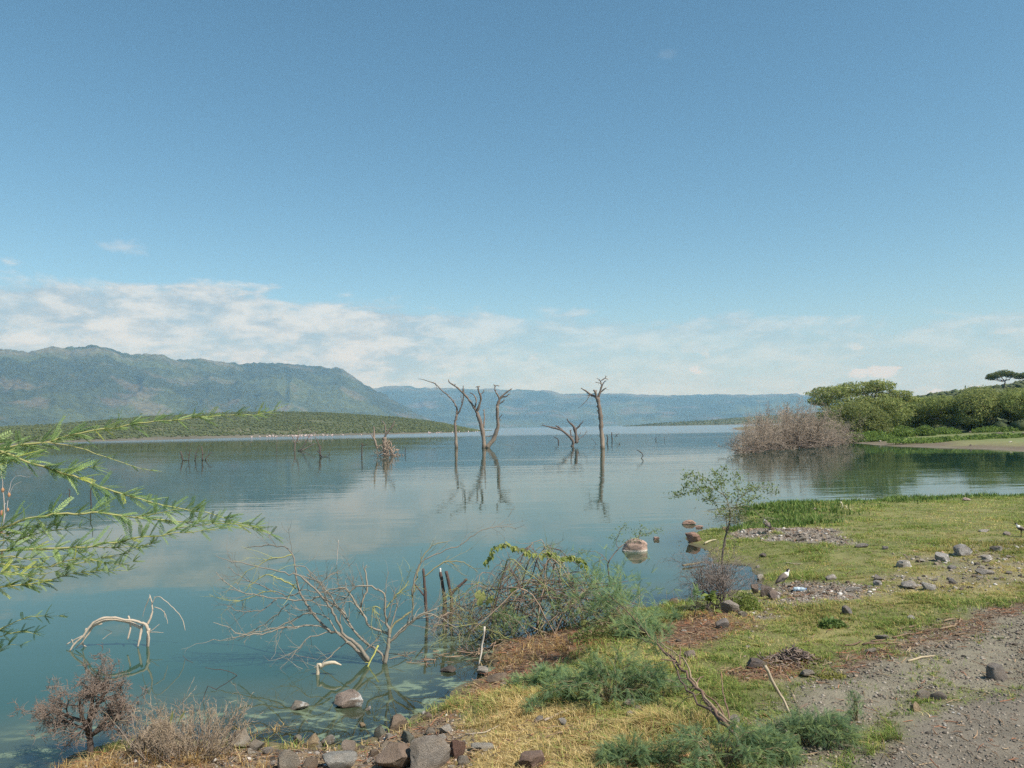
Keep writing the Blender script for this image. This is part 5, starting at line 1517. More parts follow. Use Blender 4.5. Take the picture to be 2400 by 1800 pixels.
# ------------------------------------------------------------------ bare thorn shrub in the water
GT, YT, OT = (0.265, 0.235, 0.195), (0.33, 0.33, 0.13), (0.24, 0.22, 0.12)
BS = [
    ('branch', [(1140, 950), (1060, 860), (990, 800), (930, 745), (850, 715), (760, 620), (710, 550), (680, 510), (640, 430), (615, 340), (608, 260), (580, 150), (530, 105), (440, 90), (350, 88), (230, 110)], [17, 15, 14, 12, 11, 10, 10, 9, 8, 8, 7, 6, 5, 4.5, 4, 2.5], .45),
    ('branch', [(1148, 948), (1110, 870), (1020, 790), (960, 740), (920, 650), (870, 560), (820, 490), (770, 430), (700, 370), (630, 310), (560, 300), (450, 270), (310, 240), (150, 212), (20, 165)], [16, 15, 13, 12, 10, 9, 9, 8, 7, 6, 5, 5, 4, 3.5, 2], -.35),
    ('branch', [(1262, 950), (1250, 895), (1180, 850), (1100, 780), (1020, 680), (960, 590), (900, 510), (840, 420), (760, 345), (690, 300)], [12, 11, 11, 10, 9, 8, 7, 6, 5, 3], .5),
    ('trunk', [(1270, 965), (1290, 880), (1302, 790), (1298, 700), (1272, 600), (1276, 470), (1230, 420), (1140, 390), (1060, 392), (1010, 430), (965, 402), (880, 415), (800, 432), (650, 422)], [20, 18, 16, 12, 9, 8, 7, 7, 6, 6, 6, 5, 4, 2.5], -.1),
    ('branch', [(1298, 750), (1230, 720), (1160, 690), (1110, 600), (1090, 550), (1112, 480), (1140, 400), (1132, 300), (1120, 262), (1138, 235)], [11, 10, 10, 9, 8, 8, 8, 6, 5, 3], .3),
    ('branch', [(1110, 600), (1040, 500), (1000, 430), (965, 402)], [8, 7, 6, 5], -.3),
    ('branch', [(1302, 810), (1380, 740), (1470, 660), (1560, 592), (1660, 560)], [11, 10, 9, 7, 4], -.4),
    ('branch', [(1312, 745), (1330, 680), (1420, 610), (1478, 560), (1472, 450), (1500, 330), (1550, 190), (1622, 90), (1740, 62)], [9, 8, 8, 7, 6, 6, 5, 4, 2.5], .5),
    ('branch', [(1478, 470), (1492, 330), (1560, 200), (1680, 140), (1800, 100), (1880, 50), (1950, 0), (2010, -30), (2080, -45), (2150, -50), (2210, -45), (2240, -30)], [6, 6, 5, 4.5, 4, 4, 3.5, 3, 3, 2.5, 2, 1.5], .2),
    ('branch', [(1560, 320), (1640, 260), (1740, 205), (1830, 210), (1900, 240), (1960, 290)], [5, 5, 4.5, 4, 3, 2], .4),
    ('branch', [(980, 600), (930, 560), (800, 472), (680, 500), (560, 490), (440, 480), (340, 460), (200, 430), (100, 370), (20, 285)], [8, 8, 7, 6, 6, 5, 5, 4, 3.5, 2], -.1),
    ('branch', [(860, 715), (760, 680), (640, 690), (520, 700), (400, 740), (300, 750), (200, 745), (100, 690), (0, 660)], [8, 7, 7, 6, 5.5, 5, 4, 3, 2], -.4),
    ('branch', [(760, 600), (700, 592), (600, 630), (500, 685), (400, 720), (250, 745), (100, 780), (-20, 790)], [6, 6, 5.5, 5, 4.5, 4, 3, 2], .1),
    ('branch', [(560, 520), (530, 545), (440, 612), (350, 690), (270, 742), (180, 795)], [5, 5, 4.5, 4, 3.5, 2], .5),
    ('branch', [(470, 490), (440, 505), (380, 560), (280, 582), (200, 580), (100, 540)], [5, 5, 4, 3.5, 3, 2], -.3),
    ('branch', [(460, 430), (400, 432), (300, 460), (210, 500), (140, 512)], [4, 4, 3.5, 3, 2], .4),
    ('branch', [(230, 432), (300, 360), (400, 306), (470, 330), (560, 362), (615, 412)], [2.5, 3.5, 4, 5, 6, 6], .2),
    ('branch', [(580, 158), (490, 180), (420, 186), (330, 240), (230, 290)], [5, 4.5, 4, 3, 2], -.2),
    ('branch', [(770, 412), (830, 332), (890, 300), (952, 294)], [5, 4, 3.5, 2], .5),
    ('branch', [(1005, 800), (900, 880), (820, 950), (770, 985), (690, 1010)], [5, 4.5, 4, 3, 2], -.4),
    ('branch', [(1222, 830), (1172, 930), (1130, 1020), (1112, 1090), (1098, 1160)], [7, 6.5, 6, 5, 3.5], -.7),
    ('branch', [(640, 430), (560, 470), (480, 440), (350, 380), (250, 350), (190, 310), (105, 250)], [5, 5, 4.5, 4, 3.5, 3, 2], .35),
    ('branch', [(615, 300), (700, 330), (770, 350), (830, 400)], [4, 4, 3, 2], -.4), ('branch', [(600, 245), (660, 240), (720, 290), (775, 330)], [4, 3.5, 3, 2], .3),
    ('branch', [(940, 760), (860, 640), (760, 590), (650, 570), (570, 530)], [6, 5, 4, 3.5, 2], .2),
    ('branch', [(1310, 800), (1400, 700), (1500, 640), (1590, 600), (1700, 640), (1800, 700)], [7, 6, 5, 4.5, 4, 3], .6),
    ('branch', [(1275, 560), (1330, 480), (1400, 410), (1450, 350)], [5, 4.5, 4, 2.5], .4), ('branch', [(1240, 560), (1200, 540), (1180, 560), (1240, 620)], [4, 4, 3, 2], .1),
    ('branch', [(1060, 392), (1035, 380), (1040, 318)], [4, 3, 2], .2), ('branch', [(1010, 440), (980, 480), (900, 490), (820, 470)], [4, 4, 3, 2], -.5),
    ('branch', [(1115, 880), (1200, 800), (1240, 740)], [5, 4, 3], .3), ('branch', [(880, 730), (720, 760), (640, 840), (555, 912)], [5, 4, 3.5, 2], -.6), ('branch', [(1300, 760), (1355, 560), (1360, 520), (1300, 540)], [6, 5, 4, 2], .3),
]
ycols = {7: OT, 9: OT, 15: YT, 16: YT, 17: YT, 20: (0.40, 0.40, 0.12), 26: YT, 27: YT}
for i in range(len(BS)):
    ycols.setdefault(i, (GT[0] * (0.8 + .06 * (i % 7)), GT[1] * (0.8 + .06 * (i % 7)), GT[2] * (0.8 + .05 * (i % 7))))
traced_tree('thorn_shrub', CR2, (1262, 965), BS, 'wide bare thorn shrub standing in the near water, branches sweeping out over the lake', 'thorn shrub', 50, mat=TWIG, sides=5, wig=.035, twigs=5, fine=8, thorn=(0.035, 0.022, (0.36, .33, .28)), cols=ycols, trunk='trunk')
traced_tree('thorn_twig', CR2, (918, 235), [('twig', [(915, 240), (916, 180), (920, 110), (928, 50)], [2.5, 3, 3, 2], 0)], 'single upright grey thorny twig rising above the bare shrub', 'twig', 51, mat=TWIG, cols={0: (.36, .33, .3)}, thorn=(0.03, .015, (.4, .36, .3)), trunk='limb')

# ------------------------------------------------------------------ feathery leaves


def pinna(col, seed, pairs=11, wide=.32):
    """one feather of a twice-divided thorn-tree leaf, 1 unit long along +X"""
    rng = np.random.default_rng(seed)
    mb = MB()
    for k in range(pairs):
        x = 0.06 + 0.9 * k / pairs
        ln = 0.15 * (1 - 0.5 * abs(k / pairs - 0.4))
        for s in (-1, 1):
            a = 0.9 + rng.uniform(-.12, .12)
            d = np.array([math.cos(a), s * math.sin(a), -0.22 + rng.uniform(-.1, .1)])
            w = np.array([-d[1], d[0], 0]) * wide
            p = np.array([x, 0, -0.16 * x * x])
            c = np.array(col) * rng.uniform(.85, 1.15)
            mb.add(np.stack([p, p + d * ln * .5 + w * ln * .5, p + d * ln, p + d * ln * .5 - w * ln * .5]), [[0, 1, 2, 3]], c)
    xs = np.linspace(0, 1, 4)
    mb.tube(np.stack([xs, 0 * xs, -.16 * xs * xs], -1), [0.012, .010, .008, .004], 3, np.array(col) * 1.15, cap=False)
    me = mb.mesh('leaf', smooth=False)
    me.materials.append(LEAF)
    return me


BLUEGREEN = [pinna((0.15, 0.245, 0.13), 1, 9), pinna((0.22, 0.325, 0.165), 2, 9), pinna((0.31, 0.40, 0.16), 3, 9)]
FRESH = [pinna((0.27, 0.39, 0.155), 4, 12, .42), pinna((0.36, 0.48, 0.195), 5, 12, .42), pinna((0.19, 0.30, 0.115), 6, 12, .42), pinna((0.50, 0.54, 0.11), 7, 12, .42)]


def frame(p, d, up, s):
    x = d.normalized(); y = up.cross(x)
    if y.length < 1e-4: y = Vector((0, 1, 0))
    y.normalize(); z = x.cross(y)
    m = Matrix((x * s, y * s, z * s)).transposed().to_4x4()
    m.translation = p
    return m


def hang_leaves(root, sites, protos, limit=300):
    """sites: (point relative to root, direction, up, length, which mesh); the nearest ones singly, the rest as one mesh"""
    base = root.location
    cp = Vector((0, 0, CAMZ))

    def shown(s):
        w = base + s[0]
        q = w - cp
        depth = q.dot(_f)
        u = q.dot(CR) / max(depth, .1) * F; v = q.dot(CU) / max(depth, .1) * F
        inside = abs(u) < CX + 20 and abs(v) < CY + 20
        return (0 if inside else 1, q.length / s[3])
    sites = sorted(sites, key=shown)
    for s in sites[:limit]:
        o = link('leaf', protos[s[4]], root)
        o.matrix_local = frame(s[0], s[1], s[2], s[3])
    rest = sites[limit:]
    if not rest: return
    mb = MB()
    cache = {}
    for i, me in enumerate(protos):
        v = np.empty(len(me.vertices) * 3); me.vertices.foreach_get('co', v)
        c = np.empty(len(me.vertices) * 4); me.color_attributes['Col'].data.foreach_get('color', c)
        q = np.array([list(p.vertices) for p in me.polygons if len(p.vertices) == 4])
        cache[i] = (v.reshape(-1, 3), c.reshape(-1, 4)[:, :3], q)
    rng = np.random.default_rng(3)
    for s in rest:
        v, c, q = cache[s[4]]
        m = np.array(frame(s[0], s[1], s[2], s[3]))
        mb.add(v @ m[:3, :3].T + m[:3, 3], q, c * rng.uniform(.82, 1.18))
    o = mb.build('leaves', LEAF, root, smooth=False)
    tag(o, kind='stuff')


def sprig(rng, p, d, n, length, protos, out, upbias=0.5, yellow=0.0, ny=None):
    """a leaf: n feathers from one point, spreading forward and up"""
    for k in range(n):
        dd = (turn(d, rng.uniform(.3, 1.15), rng, .8) + UP * upbias * rng.uniform(0, 1)).normalized()
        up = (UP + rvec(rng) * .35).normalized()
        i = rng.randrange(protos if ny is None else ny)
        if ny is not None and rng.random() < yellow: i = protos - 1
        out.append((p, dd, up, length * rng.uniform(.65, 1.25), i))


# ------------------------------------------------------------------ leafy branches hanging in from the left
C8 = crop(0, 920, 3.16)
rng = random.Random(61)
trunk_base = Vector((-3.45, 2.55, gz(-3.45, 2.55)))
lt = empty('thorn_tree', trunk_base)
tag(lt, 'green feathery acacia branches reaching in from the frame edge over the lake', 'acacia tree')
mb = MB()
top = Vector((-3.25, 2.75, 3.0)) - trunk_base
tp = spread([Vector((0, 0, -.1)), top * .35 + Vector((.05, -.06, 0)), top * .7 + Vector((-.04, .05, 0)), top], 4, .03, rng)
mb.tube(tp, np.linspace(.045, .018, len(tp)), 8, (0.17, 0.15, 0.11))
mb.build('trunk', BARK, lt)
GS = (0.36, 0.38, 0.145)
LB = [
    ([(-60, 425), (30, 410), (200, 380), (350, 370), (450, 335), (600, 300), (750, 270), (850, 265), (950, 240), (1150, 213), (1300, 205), (1450, 182), (1600, 175), (1750, 165), (1880, 166), (2050, 130)], (9, 1.5), 2.95, .15, 1.0, 3),
    ([(350, 370), (520, 395), (640, 425), (720, 460), (850, 500), (1000, 550), (1100, 572), (1200, 584)], (4.5, 1), 2.93, .1, .42, 2),
    ([(-40, 420), (100, 470), (200, 515), (330, 550), (450, 595), (580, 630), (690, 680), (850, 735), (950, 765), (1050, 790), (1160, 825), (1350, 860), (1600, 910), (1800, 975), (1960, 1000)], (9, 2), 2.85, -.1, 1.0, 3),
    ([(-50, 1010), (60, 990), (180, 940), (300, 920), (450, 895), (600, 900), (720, 885), (850, 905), (1000, 925), (1200, 945), (1400, 960), (1550, 948), (1700, 962), (1880, 1010), (2010, 1050)], (10, 2), 2.7, .1, 1.0, 3),
    ([(-50, 1175), (150, 1165), (300, 1160), (500, 1150), (650, 1145), (770, 1115), (880, 1110), (1000, 1075), (1200, 1060), (1280, 1040), (1400, 1035), (1550, 1015), (1720, 990)], (10, 2), 2.6, -.08, 1.0, 3),
    ([(-50, 1265), (50, 1275), (160, 1300), (280, 1290), (400, 1290), (560, 1270), (700, 1235), (900, 1195), (1130, 1120)], (6, 1.5), 2.55, .05, .62, 3),
    ([(-40, 1445), (100, 1430), (300, 1405), (430, 1370), (550, 1335), (700, 1325), (830, 1320), (950, 1318)], (5, 1), 2.5, .1, .62, 4),
    ([(100, 1110), (250, 1050), (400, 1020), (500, 1010), (600, 1000)], (5, 1.2), 2.75, .1, .75, 3),
    ([(380, 1290), (480, 1250), (620, 1230), (780, 1260), (900, 1275), (1010, 1240)], (4, 1), 2.5, .05, .55, 4),
    ([(-40, 1345), (90, 1330), (200, 1370), (330, 1400)], (5, 1.5), 2.45, .05, .75, 3),
    ([(700, 1140), (850, 1150), (980, 1140), (1160, 1115)], (4, 1), 2.62, .05, .6, 3),
    ([(-40, 560), (40, 520), (150, 500)], (5, 2), 2.9, .1, .9, 3), ([(-60, 480), (40, 440), (160, 400)], (5, 2), 2.8, .2, 1.0, 3), ([(-50, 1230), (80, 1215), (220, 1235), (380, 1215), (520, 1205), (640, 1180)], (5, 1.2), 2.55, .05, .62, 4), ([(-50, 1330), (60, 1350), (180, 1340), (300, 1345), (420, 1325), (560, 1300)], (5, 1.2), 2.5, .05, .62, 4), ([(-50, 1050), (80, 1040), (200, 1000), (330, 985), (430, 975)], (5, 1.2), 2.72, .1, .85, 3), ([(-50, 455), (60, 470), (180, 465), (330, 450)], (5, 1.2), 2.9, .1, .9, 3), ([(430, 590), (560, 580), (680, 550), (760, 545)], (4, 1), 2.85, .1, .8, 3),
    ([(1000, 925), (1150, 900), (1300, 870), (1450, 860)], (4, 1), 2.72, -.1, .8, 3),
    ([(1200, 1060), (1320, 1000), (1500, 985), (1640, 965), (1850, 990), (1990, 1030)], (4, 1), 2.6, .1, .7, 3), ([(-50, 1110), (60, 1090), (200, 1080), (300, 1060)], (5, 1.5), 2.7, .1, .9, 4),
    ([(-60, 1775), (40, 1735), (130, 1690), (240, 1660), (350, 1655), (480, 1650)], (5, 1), 2.7, .1, .6, 4), ([(-60, 1960), (0, 1915), (60, 1870), (170, 1872)], (4, 1), 2.7, .1, .6, 3), ([(-60, 1830), (60, 1790), (180, 1770), (290, 1800)], (4, 1), 2.7, .05, .6, 4),
]
sites = []
for bi, (pts, (r0, r1), dist, lean, lsc, per) in enumerate(LB):
    P = C8(pts); n = len(P)
    W = []; acc = 0
    for i, (a, b) in enumerate(P):
        if i: acc += math.hypot(P[i][0] - P[i - 1][0], P[i][1] - P[i - 1][1]) / F * dist
        W.append(atd(a, b, dist + lean * acc) - trunk_base)
    pp = spread(W, 3, .012, rng)
    if pts[0][0] <= 0:                       # runs on, out of the frame, to the trunk
        tgt = tp[min(len(tp) - 1, max(2, int(len(tp) * (W[0].z / top.z))))]
        pre = spread([tgt, tgt.lerp(W[0], .5) + Vector((0, 0, .06)), W[0]], 4, .01, rng)[:-1]
    else:
        pre = []
    full = pre + pp
    R = np.concatenate([np.linspace(r0 * 1.7, r0, len(pre)) if pre else np.zeros(0), np.linspace(r0, r1, len(pp))]) / 3.16 / F * dist
    k = np.linspace(0, 1, len(full))[:, None]
    mb = MB(); mb.tube(full, R, 6, np.array((0.30, 0.27, 0.13)) * (1 - k) + np.array(GS) * k)
    mb.build('branch', STEM, lt)
    acc = 0; nxt = 0.02
    for i in range(max(0, len(pre) - 3), len(full) - 1):
        seg = full[i + 1] - full[i]
        acc += seg.length
        while acc > nxt:
            p = full[i] + seg * rng.random()
            f = i / len(full)
            ln = 0.090 * lsc * (1.1 - .5 * f) * dist / 2.8
            d = (seg.normalized() + Vector((0.25, 0, 0.22))).normalized()
            low = bi in (5, 6, 8, 9, 10)
            sprig(rng, p, d, rng.randint(per, per + 2), ln, 4, sites, .22, yellow=.30 if bi in (5, 6, 9) and p.x + trunk_base.x < -1.15 else 0.02, ny=3)
            nxt += rng.uniform(.026, .046) * (0.55 if low else 1)
hang_leaves(lt, sites, FRESH, 300)

# dry seed heads at the frame edge
traced_tree('dry_plant', C8, (30, 960), [('stem', [(20, 990), (30, 850), (22, 720), (10, 560)], [4, 4, 3, 2], 0), ('stem', [(28, 960), (60, 820), (72, 700), (120, 620), (230, 625)], [3, 3, 2, 1.5, 1], .2), ('stem', [(-10, 950), (60, 780), (100, 690), (160, 660)], [3, 2, 1.5, 1], .3),
                                        ('seed_head', [(18, 738), (20, 722), (18, 706)], [9, 13, 6], 0), ('seed_head', [(66, 772), (68, 757), (66, 742)], [9, 12, 6], .2), ('seed_head', [(58, 880), (60, 868), (58, 855)], [6, 9, 5], .1), ('seed_head', [(10, 910), (12, 890), (10, 872)], [8, 12, 6], .1)],
            'pale dry stalks with brown seed heads at the edge of the frame', 'dry plant', 71, mat=TWIG, cols={0: (.4, .34, .3), 1: (.42, .38, .36), 2: (.42, .38, .36), 3: (.36, .2, .11), 4: (.36, .2, .11), 5: (.36, .2, .11), 6: (.3, .15, .09)}, sides=5, trunk='none')

# ------------------------------------------------------------------ shrubs on the shore
S_DRY = dict(seg=[4, 4, 3, 3, 2], wig=[.25, .32, .4, .45, .5], lift=[.05, .03, .03, .05, .05], kids=[5, 5, 6, 4], ang=(.45, 1.25), lr=.60, rr=.58, rmin=.0020, t0=.25, sides=[6, 5, 4, 3, 3],
             col=[(.085, .066, .055), (.11, .085, .072), (.175, .132, .108), (.215, .165, .135), (.24, .185, .15)], taper=.5)
P = on_ground(208, 1776)
ds = empty('dead_shrub', P)
tag(ds, 'round leafless brown shrub with a dark trunk at the near water edge', 'dead shrub')
rng = random.Random(81); mb = MB()
mb.tube([(0, 0, -.05), (.012, 0, .08), (-.005, .01, .2), (.01, 0, .3)], [.030, .026, .022, .016], 7, (.085, .068, .06))
for dx, dz, L in ((-.75, .75, .34), (.55, .8, .33), (-.1, 1, .36), (.85, .55, .32), (-.35, .9, .34), (.25, .9, .36), (-.9, .35, .30), (.5, .3, .26)):
    grow(mb, rng, Vector((rng.uniform(-.015, .015), rng.uniform(-.015, .015), rng.uniform(.12, .30))), Vector((dx, rng.uniform(-.4, .4), dz)).normalized(), L * rng.uniform(.9, 1.1), rng.uniform(.012, .02), 0, S_DRY)
mb.build('branches', TWIG, ds)
# dry twiggy bush right of it
P = on_ground(430, 1775)
db = empty('dry_bush', P)
tag(db, 'grey dry twiggy bush with upright stems, straw at its foot, before the tan boulder', 'dry bush')
S_STEM = dict(seg=[5, 3, 2], wig=[.10, .22, .3], lift=[.04, .06, .05], kids=[8, 3], ang=(.3, .8), lr=.34, rr=.55, rmin=.0018, t0=.25, sides=[4, 3, 3], col=[(.26, .21, .17), (.33, .26, .19), (.37, .29, .2)], taper=.4)
rng = random.Random(82); mb = MB()
for i in range(110):
    a = rng.uniform(0, 6.28); r = .30 * math.sqrt(rng.random())
    p = Vector((r * math.cos(a) * 1.05, r * math.sin(a) * .6, -.02))
    d = Vector((p.x * 1.9 + rng.gauss(0, .28), p.y * 1.5 + rng.gauss(0, .25), rng.uniform(.65, 1.0))).normalized()
    grow(mb, rng, p, d, rng.uniform(.18, .44), rng.uniform(.003, .005), 0, S_STEM)
mb.build('stems', TWIG, db)
lrng = random.Random(5)
for (x, y, l) in ((.0, .34, .12), (.06, .36, .10)):
    mb = MB(); p = Vector((x - .06, -.1, y - .06)); q = p + Vector((.02 if x == 0 else .06, 0, l)); s = Vector((.012, 0, .004))
    mb.add([tuple(p), tuple(p.lerp(q, .5) + s), tuple(q), tuple(p.lerp(q, .5) - s)], [[0, 1, 2, 3]], (.36, .37, .14)); mb.build('leaf', LEAF, db)

# tangled thorn bush beside the water, middle of the picture
C4 = crop(1000, 1230, 3.687)
P = on_ground(*C4([(1000, 930)])[0])
tg = empty('thorn_bush', P)
tag(tg, 'dense tangle of dead and living thorn branches with a vine over its top', 'thorn bush')
rng = random.Random(83)
mbs = {'dead_branches': MB(), 'green_branches': MB()}
S_TW = dict(seg=[3, 2], wig=[.28, .35], lift=[.02, .02], kids=[3], ang=(.4, 1.2), lr=.5, rr=.6, rmin=.0018, t0=.2, sides=[3, 3], col=[(.2, .165, .14), (.26, .21, .18)], taper=.4)
tsites = []
for i in range(115):
    x0 = rng.uniform(-1.1, .95); y0 = rng.gauss(.1, .28)
    a = rng.choice((-1, 1)) * rng.uniform(.35, 1.2)
    x1 = max(-1.35, min(1.2, x0 + a)); y1 = y0 + rng.gauss(0, .3)
    hx = max(.5, 1.16 * math.exp(-((x0 + x1) * .5 + .08) ** 2 / .62)) * rng.uniform(.15, 1.0)
    z1 = rng.uniform(.0, .55) * hx
    p0 = Vector((x0, y0, -.03)); pm = Vector(((x0 + x1) * .5 + rng.gauss(0, .1), (y0 + y1) * .5, hx)); p1 = Vector((x1, y1, z1))
    pp = spread([p0, p0.lerp(pm, .55) + Vector((0, 0, .12 * hx)), pm, pm.lerp(p1, .6) + Vector((0, 0, .08)), p1], 3, .05, rng)
    green = rng.random() < .3
    c = (.25, .26, .11) if green else ((.13, .10, .085) if rng.random() < .4 else (.31, .235, .175))
    f = rng.uniform(.75, 1.25); c = (c[0] * f, c[1] * f, c[2] * f)
    r = rng.uniform(.004, .0105)
    m = mbs['green_branches' if green else 'dead_branches']
    m.tube(pp, np.linspace(r, r * .3, len(pp)), 5, c)
    for k in range(9):
        j = rng.randrange(3, len(pp) - 1)
        S_TW['col'] = [c, (c[0] * 1.15, c[1] * 1.15, c[2] * 1.15)]
        grow(m, rng, pp[j], turn((pp[j + 1] - pp[j]).normalized(), rng.uniform(.4, 1.2), rng), rng.uniform(.1, .34), r * .4, 0, S_TW)
    thorns(m, pp[3:], None, rng, .07, .018, (.32, .28, .24))
for k in range(13):   # the dense dark raft of sticks through its middle
    x0 = rng.uniform(-1.0, .1); L = rng.uniform(.6, 1.3); y0 = rng.gauss(-.05, .15); z0 = .50 + rng.gauss(0, .07)
    mbs['dead_branches'].tube(spread([Vector((x0, y0, z0 - .1)), Vector((x0 + L * .5, y0 + rng.gauss(0, .1), z0 + .02)), Vector((x0 + L, y0 + rng.gauss(0, .15), z0 + rng.gauss(0, .06)))], 3, .03, rng), [.006] * 6 + [.003], 4, (.15, .11, .09))
mbs['dead_branches'].build('dead_branches', TWIG, tg)
mbs['green_branches'].build('green_branches', TWIG, tg)
for i in range(520):
    x = rng.gauss(.72, .36); y = rng.gauss(-.15, .25); z = max(.1, rng.gauss(.55, .2) - .25 * max(0, x - .7))
    sprig(rng, Vector((x, y, z)), turn(Vector((1, 0, .2)).normalized(), rng.uniform(0, 1.5), rng), 3, .105, 3, tsites, .3)
for i in range(60):
    x = rng.gauss(-.45, .16); y = rng.gauss(-.35, .08); z = max(.05, rng.gauss(.24, .07))
    sprig(rng, Vector((x, y, z)), turn(Vector((1, 0, 0)), rng.uniform(0, 1.6), rng), 4, .11, 3, tsites, .2)
hang_leaves(tg, tsites, BLUEGREEN, 300)

# the vine on top of it


def oval_leaf(col, seed):
    rng = np.random.default_rng(seed)
    mb = MB()
    xs = np.linspace(0, 1, 6); w = np.array([0.02, .26, .36, .30, .16, .01])
    V = []; z = -.25 * xs ** 2
    for x, ww, zz in zip(xs, w, z):
        V += [(x, -ww, zz + .5 * ww), (x, 0, zz), (x, ww, zz + .5 * ww)]
    q = []
    for i in range(5):
        q += [[3 * i, 3 * i + 3, 3 * i + 4, 3 * i + 1], [3 * i + 1, 3 * i + 4, 3 * i + 5, 3 * i + 2]]
    mb.add(V, q, np.array(col) * rng.uniform(.9, 1.1, (18, 1)))
    me = mb.mesh('leaf'); me.materials.append(LEAF)
    return me


VLEAF = [oval_leaf((.24, .30, .085), 1), oval_leaf((.31, .36, .11), 2), oval_leaf((.38, .41, .15), 3)]
vp = [atd(a, b, P.y - .02 + .1 * math.sin(i * 1.7)) for i, (a, b) in enumerate(C4([(520, 330), (540, 260), (600, 190), (670, 160), (740, 185), (800, 205), (870, 232), (950, 250), (1030, 240), (1090, 255), (1150, 290), (1210, 280), (1290, 285), (1340, 320), (1375, 370)]))]
vn = empty('vine', vp[0]); tag(vn, 'pale green vine with oval leaves trailing along the top of the thorn tangle', 'vine')
vv = spread([p - vp[0] for p in vp], 3, .03, rng)
mb = MB(); mb.tube(vv, np.linspace(.004, .002, len(vv)), 5, (.3, .31, .14)); mb.build('stem', STEM, vn)
for i in range(125):
    j = rng.randrange(0, len(vv) - 1)
    d = turn(Vector((.3, -.35, -.75)).normalized(), rng.uniform(0, 1.0), rng)
    o = link('leaf', VLEAF[rng.randrange(3)], vn)
    o.matrix_local = frame(vv[j].lerp(vv[j + 1], rng.random()) + rvec(rng) * .012, d, (UP + Vector((0, -.6, 0)) + rvec(rng) * .4).normalized(), rng.uniform(.045, .085))
for (a, b) in ((430, 640), (455, 700), (520, 700), (540, 680), (735, 590), (1330, 870), (470, 660)):
    w = atd(*C4([(a, b)])[0], P.y - .3) - vp[0]
    o = link('leaf', VLEAF[2], vn); o.matrix_local = frame(w, turn(Vector((.2, -.2, .7)).normalized(), rng.uniform(0, .8), rng), (Vector((0, -1, .4)) + rvec(rng) * .3).normalized(), rng.uniform(.10, .13))

# trunk leaning in from the near bank, its feathery head lying in the tangle
C5 = crop(1200, 1500, 2.765)
pb = on_ground(*C5([(1545, 705)])[0])
path = [(C5([(1400, 560)])[0], 5.95), (C5([(1280, 425)])[0], 6.25), (C5([(1180, 285)])[0], 6.6), (C5([(1080, 160)])[0], 6.95), (C5([(1020, 95)])[0], 7.15), (C5([(930, 10)])[0], 7.4), (C4([(1900, 940)])[0], 7.75), (C4([(1700, 720)])[0], 8.2), (C4([(1560, 600)])[0], 8.5)]
W = [pb + Vector((0, 0, -.03))] + [atd(a, b, d) for (a, b), d in path]
le = empty('leaning_tree', pb); tag(le, 'split brown trunk leaning from the near bank toward the thorn tangle, feathery head', 'leaning tree')
pp = spread([w - pb for w in W], 4, .02, rng)
n = len(pp)
rad = np.interp(np.linspace(0, 1, n), [0, .3, .6, 1], [.017, .013, .009, .004])
for off, c, s0, s1 in ((Vector((0, 0, 0)), (.175, .115, .085), 0, n), (Vector((-.034, .02, -.016)), (.12, .085, .07), 0, int(n * .8)), (Vector((.03, -.015, .014)), (.30, .23, .15), int(n * .1), int(n * .9))):
    mb = MB(); sub = [p + off * (1 + .9 * math.sin(i * .37 + off.x * 80)) + rvec(rng) * .006 for i, p in enumerate(pp[s0:s1])]
    mb.tube(sub, rad[s0:s1] * (.95 if off.length == 0 else .6), 7, c); mb.build('trunk', BARK, le)
mb = MB()
lsites = []
for i in range(46):
    j = rng.randrange(int(n * .12), n - 1)
    d = turn((pp[j + 1] - pp[j]).normalized(), rng.uniform(.4, 1.1), rng)
    ln = rng.uniform(.12, .4) * (1.3 if j > n * .65 else .6)
    q = spread([pp[j], pp[j] + d * ln * .5 + rvec(rng) * .03, pp[j] + d * ln + Vector((0, 0, -.03))], 3, .04, rng)
    mb.tube(q, np.linspace(rad[j] * .4, .0015, len(q)), 4, (.2, .16, .11) if j < n * .6 else (.27, .25, .12))
    if j > n * .55:
        for w in q[1:]:
            sprig(rng, w, d, 4, .10, 3, lsites, .25)
for i in range(70):
    w = pp[-1] + Vector((rng.gauss(-.05, .28), rng.gauss(-.1, .2), rng.gauss(-.02, .15)))
    sprig(rng, w, turn(Vector((-1, 0, .1)).normalized(), rng.uniform(0, 1.5), rng), 4, .10, 3, lsites, .25)
mb.build('twigs', TWIG, le)
mb = MB()
for pts in ([(1410, 520), (1390, 430), (1370, 340), (1355, 215)], [(1390, 560), (1340, 420), (1260, 360), (1200, 300)], [(1195, 300), (1215, 250), (1245, 235)], [(1090, 160), (1085, 100), (1100, 20)], [(1060, 140), (1010, 128), (960, 125)]):
    w = [atd(a, b, 6.0 + (560 - y) * .0022) - pb for (a, b), (x, y) in zip(C5(pts), pts)]
    mb.tube(spread(w, 3, .02, rng), np.linspace(.008, .003, 3 * (len(w) - 1) + 1), 5, (.19, .12, .09))
mb.build('side_branches', BARK, le)
hang_leaves(le, lsites, BLUEGREEN, 300)


